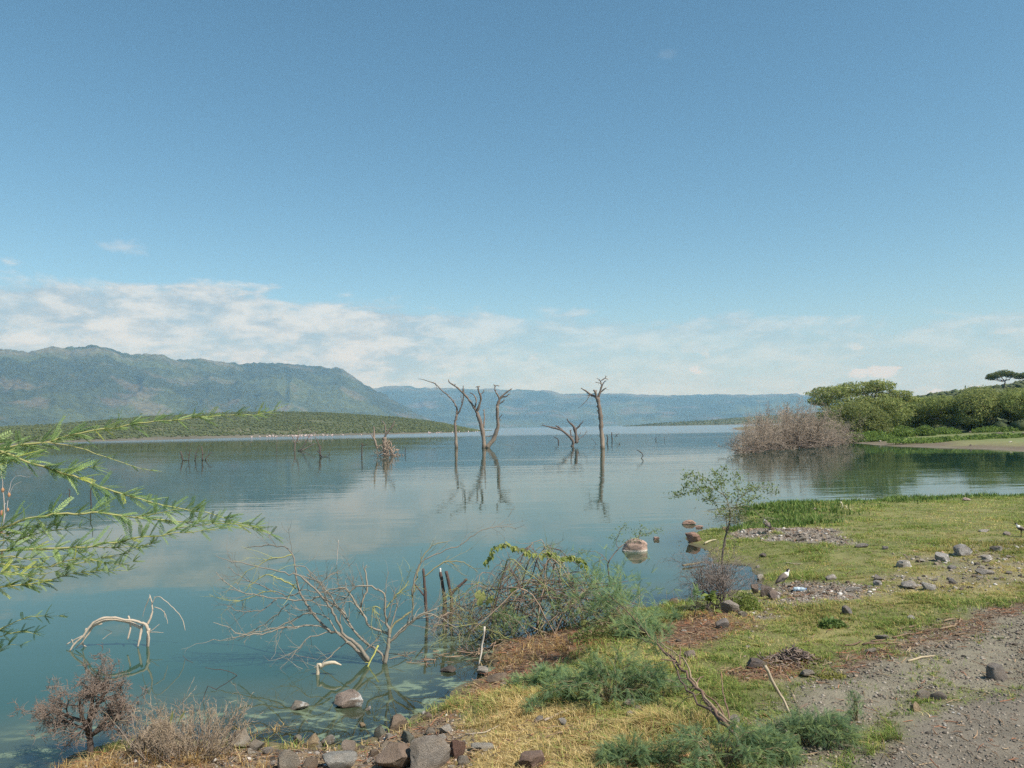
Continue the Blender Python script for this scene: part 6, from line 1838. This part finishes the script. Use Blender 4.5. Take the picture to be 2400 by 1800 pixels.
def feather_shrub(name, px, rx, ry, h, nst, per, ln, seed, label, lift=.02):
    """low spreading shrub of arching stems set with feathery leaves"""
    rng = random.Random(seed)
    P = on_ground(*px)
    root = empty(name, P); tag(root, label, 'shrub')
    mb = MB(); sites = []
    for i in range(nst):
        a = rng.uniform(0, 6.28); k = math.sqrt(rng.random())
        tip = Vector((rx * k * math.cos(a), ry * k * math.sin(a), 0)); tip.z = gz(P.x + tip.x, P.y + tip.y) - P.z + h * (1 - .75 * k * k) * rng.uniform(.55, 1.1)
        b = tip * .12; b.z = -.02
        q = spread([b, b.lerp(tip, .45) + Vector((0, 0, .3 * h)), tip.lerp(b, .1) + Vector((0, 0, .10 * h)), tip], 4, .05, rng)
        mb.tube(q, np.linspace(.0055, .0015, len(q)), 4, (.20, .17, .10))
        for j in range(3, len(q)):
            for _ in range(2 if j > 6 else 1):
                d = turn((q[j] - q[j - 1]).normalized(), rng.uniform(.3, 1.2), rng)
                sprig(rng, q[j] + rvec(rng) * .022, d, per, ln, 3, sites, .35)
    mb.build('stems', TWIG, root)
    hang_leaves(root, sites, BLUEGREEN, 300)


feather_shrub('feathery_shrub', (1435, 1640), .66, .36, .36, 56, 3, .085, 91, 'blue-green feathery shrub spreading behind the leaning trunk, casting shade')
feather_shrub('feathery_shrub', (1285, 1610), .42, .24, .15, 30, 3, .08, 95, 'low pale blue-green feathery sprawl on the lake side of the shade-casting shrub')
feather_shrub('feathery_shrub', (1690, 1790), .52, .26, .26, 46, 3, .078, 92, 'blue-green feathery shrub round the foot of the leaning trunk, bottom edge')
feather_shrub('feathery_shrub', (1900, 1745), .36, .24, .22, 38, 3, .075, 93, 'feathery green shrub next to the smooth track, bottom edge')
feather_shrub('feathery_shrub', (1250, 1672), .10, .07, .10, 8, 3, .05, 96, 'little feathery seedling by the brown stone')
feather_shrub('feathery_shrub', (2010, 1690), .10, .07, .20, 7, 3, .05, 97, 'small feathery sprout at the edge of the track')
feather_shrub('feathery_shrub', (1480, 1790), .25, .12, .14, 20, 3, .075, 98, 'low dark feathery growth at the bottom edge, left clump of the row'.replace('left clump of the row', 'beside dead twigs'))
feather_shrub('feathery_shrub', (1500, 1490), .38, .28, .22, 34, 3, .09, 99, 'feathery green growth under the end of the leaning trunk')
feather_shrub('feathery_shrub', (1565, 1455), .30, .2, .10, 16, 3, .08, 100, 'flat feathery growth on the water edge below the sapling')

# ------------------------------------------------------------------ sapling acacia by the inlet, its dead lower twigs, a small one behind
C6 = crop(1500, 1050, 3.686)
sp = traced_tree('acacia_sapling', C6, (700, 1400), [
    ('trunk', [(700, 1410), (716, 1200), (706, 1000), (722, 870), (738, 775), (766, 680), (776, 600), (772, 520)], [10, 9, 9, 9, 9, 8, 7, 6], 0), ('trunk', [(724, 860), (742, 760), (748, 680), (750, 600)], [6, 6, 5, 4], .3),
    ('branch', [(772, 525), (742, 430), (700, 390), (650, 362), (560, 345), (470, 380), (380, 395), (295, 405)], [5, 4.5, 4, 3.5, 3, 2.5, 2, 1], .3), ('branch', [(742, 430), (700, 320), (692, 240), (730, 168)], [4, 3, 2.5, 1.5], -.4),
    ('branch', [(650, 362), (600, 290), (520, 240), (400, 240)], [3, 2.5, 2, 1], .6), ('branch', [(776, 560), (822, 520), (842, 460), (900, 400), (960, 352), (1035, 330)], [5, 4.5, 4, 3, 2, 1], .2), ('branch', [(845, 455), (850, 360), (810, 280), (860, 235)], [3, 2.5, 2, 1], -.5),
    ('branch', [(790, 520), (900, 500), (970, 522), (1040, 590), (1090, 605), (1150, 600)], [5, 4, 3.5, 3, 2, 1], -.2), ('branch', [(1020, 580), (1010, 640), (960, 690)], [2, 1.5, 1], .2), ('branch', [(760, 470), (660, 470), (570, 440)], [3, 2, 1], -.6), ('branch', [(800, 500), (920, 470), (1000, 430)], [3, 2, 1], .6)],
    'slender young acacia standing at the inlet with a thin airy green crown', 'acacia sapling', 55, mat=TWIG, cols={i: (.12, .10, .085) for i in range(2)} | {i: (.17, .16, .10) for i in range(2, 11)}, sides=6, wig=.03)
B = sp.location
rng = random.Random(56); mb = MB(); mt = MB(); dist = B.y
LC = [(0.17, 0.225, 0.085), (0.22, 0.275, 0.105), (0.135, 0.18, 0.07)]
TIPS = C6([(300, 405), (350, 395), (400, 240), (450, 240), (480, 380), (440, 300), (520, 260), (560, 330), (600, 290), (620, 360), (650, 220), (660, 300), (700, 330), (690, 240), (730, 180), (720, 290), (620, 420), (560, 440), (850, 240), (820, 300), (850, 360), (900, 400), (940, 340), (980, 360), (1030, 330), (900, 460), (760, 400), (800, 440), (1000, 430), (1120, 330), (1150, 380), (1090, 605), (720, 520), (680, 560), (820, 580), (640, 470), (860, 560), (760, 560), (580, 380), (500, 350), (400, 330), (940, 440)])
for (a, b) in TIPS:
    c0 = atd(a, b, dist + rng.gauss(0, .14)) - B
    for k in range(40):
        w = c0 + Vector((rng.gauss(0, .05), rng.gauss(0, .06), rng.gauss(0, .03)))
        d = rvec(rng).normalized(); e = turn(d, 1.57, rng); s = rng.uniform(.013, .027)
        mb.add([tuple(w - d * s), tuple(w + e * s * .45), tuple(w + d * s), tuple(w - e * s * .45)], [[0, 1, 2, 3]], np.array(LC[rng.randrange(3)]) * rng.uniform(.8, 1.2))
    for k in range(3):
        q = c0 + Vector((rng.gauss(0, .08), rng.gauss(0, .08), rng.gauss(0, .05)))
        mt.tube([c0 - (c0 - Vector((0, 0, c0.z))) * .12 - Vector((0, 0, .03)), c0 + rvec(rng) * .02, q], [.0022, .0018, .001], 3, (.15, .14, .09))
mb.build('leaves', LEAF, sp, smooth=False)['kind'] = 'stuff'
mt.build('twigs', TWIG, sp)
mb = MB()
for k in range(130):
    a, b = C6([(rng.gauss(770, 75), rng.gauss(570, 50))])[0]
    c0 = atd(a, b, dist + rng.gauss(0, .1)) - B
    mb.tube([c0, c0 + Vector((rng.gauss(0, .07), rng.gauss(0, .06), rng.gauss(-.01, .03))), c0 + Vector((rng.gauss(0, .13), rng.gauss(0, .1), rng.gauss(-.02, .05)))], [.0025, .002, .001], 3, (.25, .24, .15))
mb.build('dry_twigs', TWIG, sp)['kind'] = 'stuff'
# dead twiggy growth round its foot
P = on_ground(*C6([(640, 1400)])[0])
db = empty('dead_shrub', P); tag(db, 'grey dead twiggy shrub tangled round the foot of the young acacia', 'dead shrub')
S_D2 = dict(seg=[4, 3, 3, 2], wig=[.2, .3, .4, .4], lift=[.06, .03, .02, .02], kids=[6, 6, 4], ang=(.4, 1.2), lr=.55, rr=.55, rmin=.0020, t0=.2, sides=[5, 4, 3, 3], col=[(.12, .10, .09), (.17, .14, .125), (.22, .185, .165), (.25, .21, .19)], taper=.5)
mb = MB()
for i in range(15):
    grow(mb, rng, Vector((rng.gauss(.02, .09), rng.gauss(0, .08), -.03)), Vector((rng.gauss(-.05, .38), rng.gauss(0, .3), 1)).normalized(), rng.uniform(.42, .66), rng.uniform(.006, .011), 0, S_D2)
mb.build('branches', TWIG, db)
# feathery seedlings beside it
for px, tip, seed, lab in (((470, 1490), (498, 1250), 57, 'feathery prosopis-like seedling with a dark stem, lake side of the young acacia'), ((655, 1455), (600, 1270), 58, 'broad-leaved pale seedling with a bent yellow stem under the young acacia')):
    q0 = on_ground(*C6([px])[0]); q1 = atd(*C6([tip])[0], q0.y)
    r_ = empty('seedling', q0); tag(r_, lab.replace('prosopis-like ', ''), 'seedling')
    q = spread([Vector((0, 0, -.02)), (q1 - q0) * .5 + Vector((.01, 0, .02)), q1 - q0], 4, .03, rng)
    mb = MB(); mb.tube(q, np.linspace(.009, .004, len(q)), 5, (.08, .07, .05) if seed == 57 else (.34, .34, .15)); mb.build('stem', TWIG, r_)
    ss = []
    if seed == 57:
        for j in range(4, len(q)):
            for _ in range(3): sprig(rng, q[j] + rvec(rng) * .03, turn(UP, rng.uniform(.6, 1.5), rng), 3, .11, 3, ss, .3)
        hang_leaves(r_, ss, FRESH[:3], 300)
    else:
        for j in range(13):
            w = q[rng.randrange(1, len(q))]
            o = link('leaf', VLEAF[0], r_); o.matrix_local = frame(w, turn(Vector((0, -.3, .2)).normalized(), rng.uniform(.2, 1.4), rng), (UP + rvec(rng) * .3).normalized(), rng.uniform(.08, .13))


def leaf_mound(name, px, w, d, h, n, leaf, cols, label, seed, cat='shrub'):
    rng = np.random.default_rng(seed)
    P = on_ground(*px)
    v = rng.normal(0, 1, (n, 3)); v /= np.linalg.norm(v, axis=1, keepdims=True); v[:, 2] = np.abs(v[:, 2])
    r = rng.random(n) ** .3 * (1 + .25 * fbm(v[:, 0] * 2, v[:, 1] * 2, v[:, 2] * 2, seed=seed))
    Q_ = v * r[:, None] * np.array([w, d, h])
    a = rng.normal(0, 1, (n, 3)) + v * .6; a /= np.linalg.norm(a, axis=1, keepdims=True)
    b = np.cross(a, rng.normal(0, 1, (n, 3))); b /= np.linalg.norm(b, axis=1, keepdims=True)
    s = rng.uniform(.6, 1.3, n)[:, None] * leaf
    q = np.stack([Q_ - a * s, Q_ + b * s * .45, Q_ + a * s, Q_ - b * s * .45], 1)
    C = np.array(cols)[rng.integers(0, len(cols), n)] * rng.uniform(.75, 1.25, (n, 1))
    root = empty(name, P); tag(root, label, cat)
    mb = MB(); mb.add(q.reshape(-1, 3), np.arange(n)[:, None] * 4 + np.array([[0, 1, 2, 3]]), np.repeat(C, 4, 0))
    mb.build('foliage', LEAF, root, smooth=False)['kind'] = 'stuff'
    r2 = random.Random(seed); mb = MB()
    for i in range(14):
        t = Vector(tuple(Q_[r2.randrange(n)])) * .9
        mb.tube([Vector((t.x * .15, t.y * .15, -.02)), t * .55 + Vector((0, 0, .03)), t], [.005, .003, .001], 4, (.2, .18, .1))
    mb.build('stems', TWIG, root)


leaf_mound('green_shrub', (1748, 1432), .21, .18, .24, 1500, .016, [(.23, .30, .075), (.30, .36, .095), (.17, .24, .06)], 'small bright yellow-green shrub by the dark rocks near the bird', 61)
leaf_mound('yellow_herb', (1948, 1586), .13, .10, .04, 420, .012, [(.36, .34, .09), (.28, .28, .08)], 'flat patch of yellowish herb on the gravel', 62, 'herb')
leaf_mound('green_herb', (1950, 1470), .16, .14, .10, 260, .035, [(.13, .20, .06), (.19, .26, .08)], 'grassy green weed tuft on the short grass near the debris', 63, 'herb')
leaf_mound('green_herb', (1395, 1500), .30, .2, .16, 700, .02, [(.20, .25, .075), (.26, .27, .10), (.15, .20, .06)], 'yellowish leafy herb under the open end of the thorn tangle', 64, 'herb')

# the small shrub in the water behind the tangle
sm = traced_tree('acacia_sapling', C4, (1567, 505), [
    ('trunk', [(1566, 510), (1570, 400), (1574, 320)], [7, 7, 7], 0), ('branch', [(1574, 320), (1610, 260), (1660, 205), (1705, 170), (1760, 140), (1830, 105), (1900, 75), (1980, 55)], [6, 5, 5, 4, 3.5, 3, 2, 1], .2), ('branch', [(1700, 172), (1655, 195), (1636, 150), (1660, 80), (1690, 30), (1725, 0)], [4, 3.5, 3, 2.5, 2, 1], -.3),
    ('branch', [(1574, 325), (1540, 290), (1500, 250), (1430, 230), (1340, 222)], [5, 4, 3, 2, 1], .3), ('branch', [(1515, 265), (1495, 300), (1500, 350), (1505, 410)], [3, 2.5, 2, 1.5], -.2), ('branch', [(1545, 295), (1480, 320), (1440, 370), (1410, 470)], [3, 2.5, 2, 1.5], .4), ('branch', [(1830, 105), (1850, 60), (1850, 10)], [2.5, 2, 1], .4)],
    'small sparse acacia rising from the water just behind the thorn tangle', 'acacia sapling', 59, mat=TWIG, cols={0: (.10, .08, .07)} | {i: (.20, .16, .13) for i in range(1, 7)}, sides=5, wig=.03, thorn=(.05, .014, (.3, .26, .22)))
B = sm.location; mb = MB()
for (a, b) in C4([(1660, 80), (1690, 30), (1720, 5), (1760, 140), (1800, 120), (1780, 60), (1830, 100), (1850, 50), (1860, 10), (1900, 75), (1940, 60), (1980, 50), (2010, 30), (1640, 130), (1600, 110), (1870, 90), (1350, 225)]):
    c0 = atd(a, b, B.y + rng.gauss(0, .1)) - B
    for k in range(24):
        w = c0 + Vector((rng.gauss(0, .05), rng.gauss(0, .06), rng.gauss(0, .03)))
        d = rvec(rng).normalized(); e = turn(d, 1.57, rng); s = rng.uniform(.011, .023)
        mb.add([tuple(w - d * s), tuple(w + e * s * .45), tuple(w + d * s), tuple(w - e * s * .45)], [[0, 1, 2, 3]], np.array(LC[rng.randrange(3)]) * rng.uniform(.9, 1.3))
mb.build('leaves', LEAF, sm, smooth=False)['kind'] = 'stuff'

# ------------------------------------------------------------------ sticks lying about
C3b = crop(700, 1550, 3.687); C7b = crop(1900, 1380, 3.95); C4b = crop(1700, 1150, 5.53); C7a = crop(1900, 1150, 4.148)


def stick(cv, pts, rad, col, label, group=None, lift=None, name='stick', seed=1, mat=None, twig=0):
    """lift: heights in metres above the ground for each point (0 = lying)"""
    rng = random.Random(seed)
    P = cv(pts); s = 1.0 / (cv([(1, 0)])[0][0] - cv([(0, 0)])[0][0])
    if lift is None:
        W = [on_ground(a, b) for a, b in P]
        W = [w + Vector((0, 0, rad / s * w.y / F * 1.6)) for w in W]
    else:
        g = on_ground(*P[lift]); W = [atd(a, b, g.y + .04 * i) for i, (a, b) in enumerate(P)]
        W[lift] = g + Vector((0, 0, -.02))
    pp = spread([w - W[0] for w in W], 3, .02, rng)
    mb = MB(); R = np.interp(np.linspace(0, 1, len(pp)), [0, .5, 1], [rad, rad * .9, rad * .5]) / s * W[0].y / F
    mb.tube(pp, R, 6, col)
    o = mb.build(name, mat or BARK); o.location = W[0]
    tag(o, label, 'stick', group)


stick(C5, [(1640, 170), (1700, 290), (1755, 385), (1812, 485)], 11, (.40, .33, .24), 'pale broken stick leaning up out of the green shrub by the gravel', lift=3)
stick(C5, [(1832, 515), (1860, 450), (1915, 412)], 11, (.17, .13, .10), 'short dark stick crossing the foot of the pale leaning one', lift=0, seed=2)
stick(C3b, [(1760, 357), (1900, 312), (2050, 255), (2212, 222), (2290, 200)], 9, (.38, .33, .27), 'long pale branch lying on the yellow grass toward the feathery shrub', seed=3)
stick(C3b, [(1440, 642), (1600, 626), (1690, 585), (1735, 558)], 7, (.34, .29, .22), 'curved pale twig in the straw past the biggest boulder', seed=4)
stick(C5, [(210, 535), (290, 500), (370, 465), (455, 460)], 8, (.33, .27, .21), 'forked dead stick on the dry grass before the feathery shrub', seed=5)
stick(C4, [(500, 880), (482, 1040), (448, 1205)], 9, (.52, .47, .40), 'straight white stick propped up from the scummy water', lift=2, seed=6)
stick(C7b, [(900, 688), (1020, 655), (1155, 640)], 11, (.40, .33, .22), 'pale stick alone on the gravel among grass', seed=7)
VERGE = [[(810, 388), (920, 366), (1000, 350)], [(1095, 342), (1170, 352), (1240, 348)], [(480, 532), (640, 520), (725, 512)], [(760, 465), (860, 440), (950, 428)], [(1195, 388), (1300, 365), (1365, 330), (1385, 280)], [(320, 540), (400, 528), (470, 500)], [(1340, 440), (1440, 425)], [(700, 520), (840, 512)], [(1050, 405), (1180, 385)], [(560, 500), (690, 485)], [(1230, 315), (1330, 290)]]
for i, p in enumerate(VERGE):
    stick(C7b, p, 9, [(.19, .135, .09), (.25, .185, .12), (.15, .10, .07)][i % 3], 'brown dead stick in the litter line between the grass and the gravel', 'sticks of the litter line', seed=20 + i)
stick(C4b, [(520, 365), (620, 385), (720, 392), (850, 380), (1000, 420), (1080, 425), (1170, 436)], 10, (.42, .37, .21), 'long pale dry branch lying behind the farther bird', seed=8)
stick(C4b, [(1496, 150), (1515, 190), (1525, 240)], 13, (.50, .47, .33), 'pale forked stick poking up at the far grassy water edge, thick prong', lift=2, seed=9)
stick(C4b, [(1560, 195), (1592, 245), (1640, 228)], 8, (.48, .45, .31), 'thin pale stick beside the thick prong at the far grassy edge', lift=1, seed=10)
stick(C4b, [(780, 948), (900, 955), (1000, 960)], 7, (.45, .40, .26), 'straw-coloured twig on the grass above the inlet', seed=11)
stick(C6, [(560, 838), (610, 815), (660, 805)], 9, (.42, .37, .24), 'curved dry stem at the waterline of the grassy spit', seed=12)
stick(C6, [(370, 1030), (450, 1020), (560, 1000)], 10, (.17, .15, .10), 'dark floating stick in the water before the young acacia', seed=13)

# chips and broken twigs: litter beyond counting


def litter(name, n, weight, ln, label, seed, pal):
    rng = np.random.default_rng(seed)
    m = n * 12
    y = 4.8 * (20 / 4.8) ** rng.random(m); x = (rng.random(m) * 2 - 1) * (0.66 * y + .5)
    ok = (x > FX0 + .2) & (x < FX1 - .2) & (rng.random(m) < lookup(weight, x, y))
    x, y = x[ok][:n], y[ok][:n]
    mb = MB()
    for a, b in zip(x, y):
        z = gz(a, b); t = rng.uniform(0, 6.28); L = rng.uniform(*ln); u = rng.uniform(-.25, .35) * L
        d = np.array([math.cos(t) * L, math.sin(t) * L, u]); p = np.array([a, b, max(z, -.01) + .008])
        r = rng.uniform(.0015, .0045) * (1.5 if name == 'driftwood' else 1)
        if name == 'driftwood': p[2] += abs(rng.normal(0, .02))
        mb.tube([p - d * .5 + [0, 0, abs(u) * .5], p + rng.normal(0, .006, 3) + [0, 0, abs(u) * .5], p + d * .5 + [0, 0, abs(u) * .5]], [r, r, r * .6], 3, np.array(pal[rng.integers(0, len(pal))]) * rng.uniform(.7, 1.3), cap=False)
    o = mb.build(name, TWIG); tag(o, label, 'litter', kind='stuff')


_vg = VERGE_M
litter('twig_litter', 8200, np.clip(MUD * .9 + _vg * .8 + BANK * .25 + PATCH * .3 + DRY * .10 + .035, 0, 1) * land, (.03, .14), 'broken twigs and bark chips strewn over the mud and along the gravel edge', 44, [(.20, .13, .09), (.28, .19, .12), (.13, .09, .07), (.36, .27, .17), (.30, .14, .08)])
_dr = poly_mask(GX, GY, [(845, 1425), (870, 1408), (960, 1412), (1060, 1395), (1100, 1380), (1110, 1410), (1000, 1432), (900, 1438)], .1, .0, .12, 29)
litter('driftwood', 2200, _dr, (.05, .22), 'raft of floating dead twigs caught between the bare shrub and the shore', 45, [(.22, .15, .11), (.14, .10, .08), (.30, .22, .15)])
_fl = np.maximum(poly_mask(GX, GY, [(1405, 1182), (1480, 1170), (1560, 1180), (1540, 1192), (1450, 1190)], .1, .0, .3, 30), poly_mask(GX, GY, [(1475, 1226), (1520, 1215), (1570, 1212), (1570, 1224), (1500, 1232)], .08, .0, .2, 31))
litter('floating_weed', 420, _fl * .8, (.04, .14), 'brown floating weed trailing across the small bay', 46, [(.12, .11, .06), (.17, .14, .08), (.10, .10, .05)])
# heap of dry debris on the grass
P = on_ground(*C5([(1830, 140)])[0])
mb = MB(); r2 = np.random.default_rng(6)
for i in range(300):
    q = r2.normal(0, 1, 3) * [.14, .10, 0]; h = .13 * math.exp(-(q[0] ** 2 / .03 + q[1] ** 2 / .016)) * r2.uniform(.3, 1)
    d = r2.normal(0, 1, 3) * [1, 1, .4]; d = d / np.linalg.norm(d) * r2.uniform(.015, .05); c = np.array([(.17, .13, .11), (.11, .085, .075), (.24, .19, .15)][r2.integers(0, 3)])
    p = q + [0, 0, h + .01]; mb.tube([p - d, p, p + d], [.005, .009, .004], 4, c)
o = empty('debris_heap', P); mb.build('debris', BARK, o)['kind'] = 'stuff'
tag(o, 'heap of dark dry dung and bark ending the dirt strip in the grass', 'debris heap')

# ------------------------------------------------------------------ birds
BIRD = mat_solid('plumage', None, .8, .12, 60, 0)


def make_bird(label, feet, height_px, heading):
    P = on_ground(*feet)
    k = height_px * P.y / F / .285
    root = empty('bird', P, heading); root.scale = (k, k, k)
    tag(root, label, 'bird', 'plovers on the shore')
    sp = np.array([(-.135, .098), (-.105, .112), (-.075, .128), (-.045, .148), (-.012, .168), (.022, .187), (.045, .204), (.056, .220), (.062, .234), (.068, .247), (.077, .257), (.089, .259), (.098, .256)])
    rd = np.array([.006, .014, .024, .036, .044, .044, .035, .025, .021, .0215, .0225, .016, .007])
    n = 12; V = []; C = []
    for i, ((x, z), r) in enumerate(zip(sp, rd)):
        t = sp[min(i + 1, len(sp) - 1)] - sp[max(i - 1, 0)]; t = t / np.linalg.norm(t)
        nx, nz = -t[1], t[0]
        for j in range(n):
            a = 2 * math.pi * j / n
            V.append((x + nx * r * math.cos(a), r * .92 * math.sin(a), z + nz * r * math.cos(a)))
            up = math.cos(a)
            if i >= 8: c = (.02, .02, .022) if (up > .15 or i >= 11) else (.75, .74, .72)
            elif i >= 6: c = (.75, .74, .71) if (up > -.6 or i == 7) else (.03, .03, .03)
            elif i <= 1: c = (.03, .028, .026)
            else: c = (.17, .14, .12) if up > -.35 else ((.04, .035, .035) if i > 3 else (.6, .58, .55))
            C.append(c)
    q = []
    for i in range(len(sp) - 1):
        for j in range(n):
            q.append([i * n + j, i * n + (j + 1) % n, (i + 1) * n + (j + 1) % n, (i + 1) * n + j])
    mb = MB(); mb.add(V, q, np.array(C)); mb.f.append(np.array([list(range(n))[::-1]])); mb.f.append(np.array([list(range(len(sp) * n - n, len(sp) * n))]))
    mb.build('body', BIRD, root)
    mb = MB(); mb.tube([(.097, 0, .256), (.112, 0, .253), (.126, 0, .248)], [.005, .0035, .001], 6, (.02, .02, .02)); mb.build('beak', BIRD, root)
    for s in (-1, 1):
        mb = MB(); mb.tube([(-.055, s * .036, .150), (-.02, s * .044, .172), (.02, s * .042, .186)], [.012, .018, .010], 6, (.15, .125, .105)); mb.tube([(-.13, s * .012, .105), (-.09, s * .028, .128), (-.055, s * .036, .150)], [.003, .010, .012], 6, (.05, .045, .04)); mb.build('wing', BIRD, root)
        mb = MB(); mb.tube([(-.008, s * .018, .135), (-.014, s * .018, .10), (-.004, s * .018, .055), (-.002, s * .018, .004)], [.010, .0045, .0038, .0034], 6, (.035, .03, .03))
        for a in (-.5, 0, .5): mb.tube([(-.002, s * .018, .004), (.03 * math.cos(a), s * .018 + .03 * math.sin(a), .002)], [.003, .0016], 4, (.035, .03, .03))
        mb.build('leg', BIRD, root)
        mb = MB(); v, f = ICO; mb.add(v * .003 + [.084, s * .0175, .258], f, (.25, .03, .02)); mb.build('eye', BIRD, root)
    return root


make_bird('black-capped white-necked bird standing nearest, by the bottle and dark rocks', (1838, 1383), 50, .35)
make_bird('black-capped bird standing on the pebble strip before the dark green grass', (1797, 1249), 37, 1.85)
make_bird('black-capped bird at the very edge of the frame on the upper grass', (2393, 1259), 34, math.pi - .15)

# ------------------------------------------------------------------ bottle


def lathe(mb, prof, n, col):
    V = []; q = []
    for x, r in prof:
        for j in range(n):
            a = 2 * math.pi * j / n; V.append((x, r * math.cos(a), r * math.sin(a)))
    for i in range(len(prof) - 1):
        for j in range(n):
            q.append([i * n + j, i * n + (j + 1) % n, (i + 1) * n + (j + 1) % n, (i + 1) * n + j])
    mb.add(V, q, col)


m_, N_, out_ = new_mat('bottle_plastic')
b_ = N_.new('ShaderNodeBsdfPrincipled'); b_.inputs['Base Color'].default_value = (.62, .78, .90, 1); b_.inputs['Roughness'].default_value = .18; b_.inputs['Transmission Weight'].default_value = .55; b_.inputs['IOR'].default_value = 1.2
N_.l.new(b_.outputs[0], out_.inputs[0])
P = on_ground(1875, 1386)
bt = empty('plastic_bottle', P + Vector((0, 0, .034)), -.12); bt.scale = (.82, .82, .82)
tag(bt, 'crumpled pale blue plastic bottle lying on the gravel beside the nearest bird', 'bottle')
mb = MB(); lathe(mb, [(-.11, .006), (-.108, .028), (-.10, .033), (-.07, .034), (-.05, .031), (-.03, .034), (-.01, .031), (.01, .034), (.03, .033), (.06, .030), (.08, .018), (.088, .014), (.1, .014)], 16, (1, 1, 1)); mb.build('body', m_, bt)
mb = MB(); lathe(mb, [(.099, .004), (.099, .016), (.113, .016), (.113, .002)], 14, (.12, .25, .55)); mb.build('cap', mat_solid('bottle_cap', None, .4, .05, 10, 0), bt)
mb = MB(); lathe(mb, [(-.045, .0345), (-.005, .0347)], 16, (.55, .68, .82)); mb.build('label', mat_solid('bottle_label', None, .5, .2, 30, 0), bt)

# ------------------------------------------------------------------ white specks on the track, waterbirds far out
rng = random.Random(12)
for i, (x, y) in enumerate([(1390, 1020), (1270, 1080), (1310, 1092), (1395, 1108), (1320, 1152), (1372, 1162), (1105, 1182), (1245, 1270)]):
    P = on_ground(*C7b([(x, y)])[0])
    o = link('pebble', stone_protos[1]); o.scale = (.013, .011, .006); o.location = P + Vector((0, 0, .004)); o.rotation_euler = (0, 0, rng.uniform(0, 6))
    if i == 0:
        WP = rock_mesh(990, WHITE, False, 5)
    o.data = WP
    tag(o, 'bright white pebble on the smooth track', 'pebble', 'white pebbles on the track')
FL = MB(); v, f = ICO
FL.add(v * [.34, .17, .17] + [0, 0, .75], f, (.78, .60, .58)); FL.tube([(.25, 0, .8), (.42, 0, 1.0), (.38, 0, 1.25), (.5, 0, 1.22)], [.06, .045, .05, .03], 5, (.8, .66, .64)); FL.tube([(0, .05, .7), (0, .05, -.1)], .025, 4, (.6, .35, .33)); FL.tube([(0.05, -.05, .7), (0.08, -.05, -.1)], .025, 4, (.6, .35, .33))
flm = FL.mesh('flamingo'); flm.materials.append(BIRD)
for i in range(64):
    x = rng.choice((rng.uniform(540, 700), rng.uniform(560, 820), rng.uniform(900, 1040), rng.uniform(620, 720)))
    ys = float(np.interp(x * 1.085, [p[0] for p in pen_shore], [p[1] for p in pen_shore])) + (rng.uniform(1.0, 3.4) if x < 850 else rng.uniform(1, 3)) * 1.085
    p = at(x * 1.085, ys)
    o = link('flamingo', flm); o.location = p; o.rotation_euler = (0, 0, rng.uniform(0, 6.28)); s = rng.uniform(.9, 1.25); o.scale = (s, s, s)
    tag(o, 'pale wading bird, a white speck in the flock along the peninsula shore', 'flamingo', 'flamingos along the peninsula')
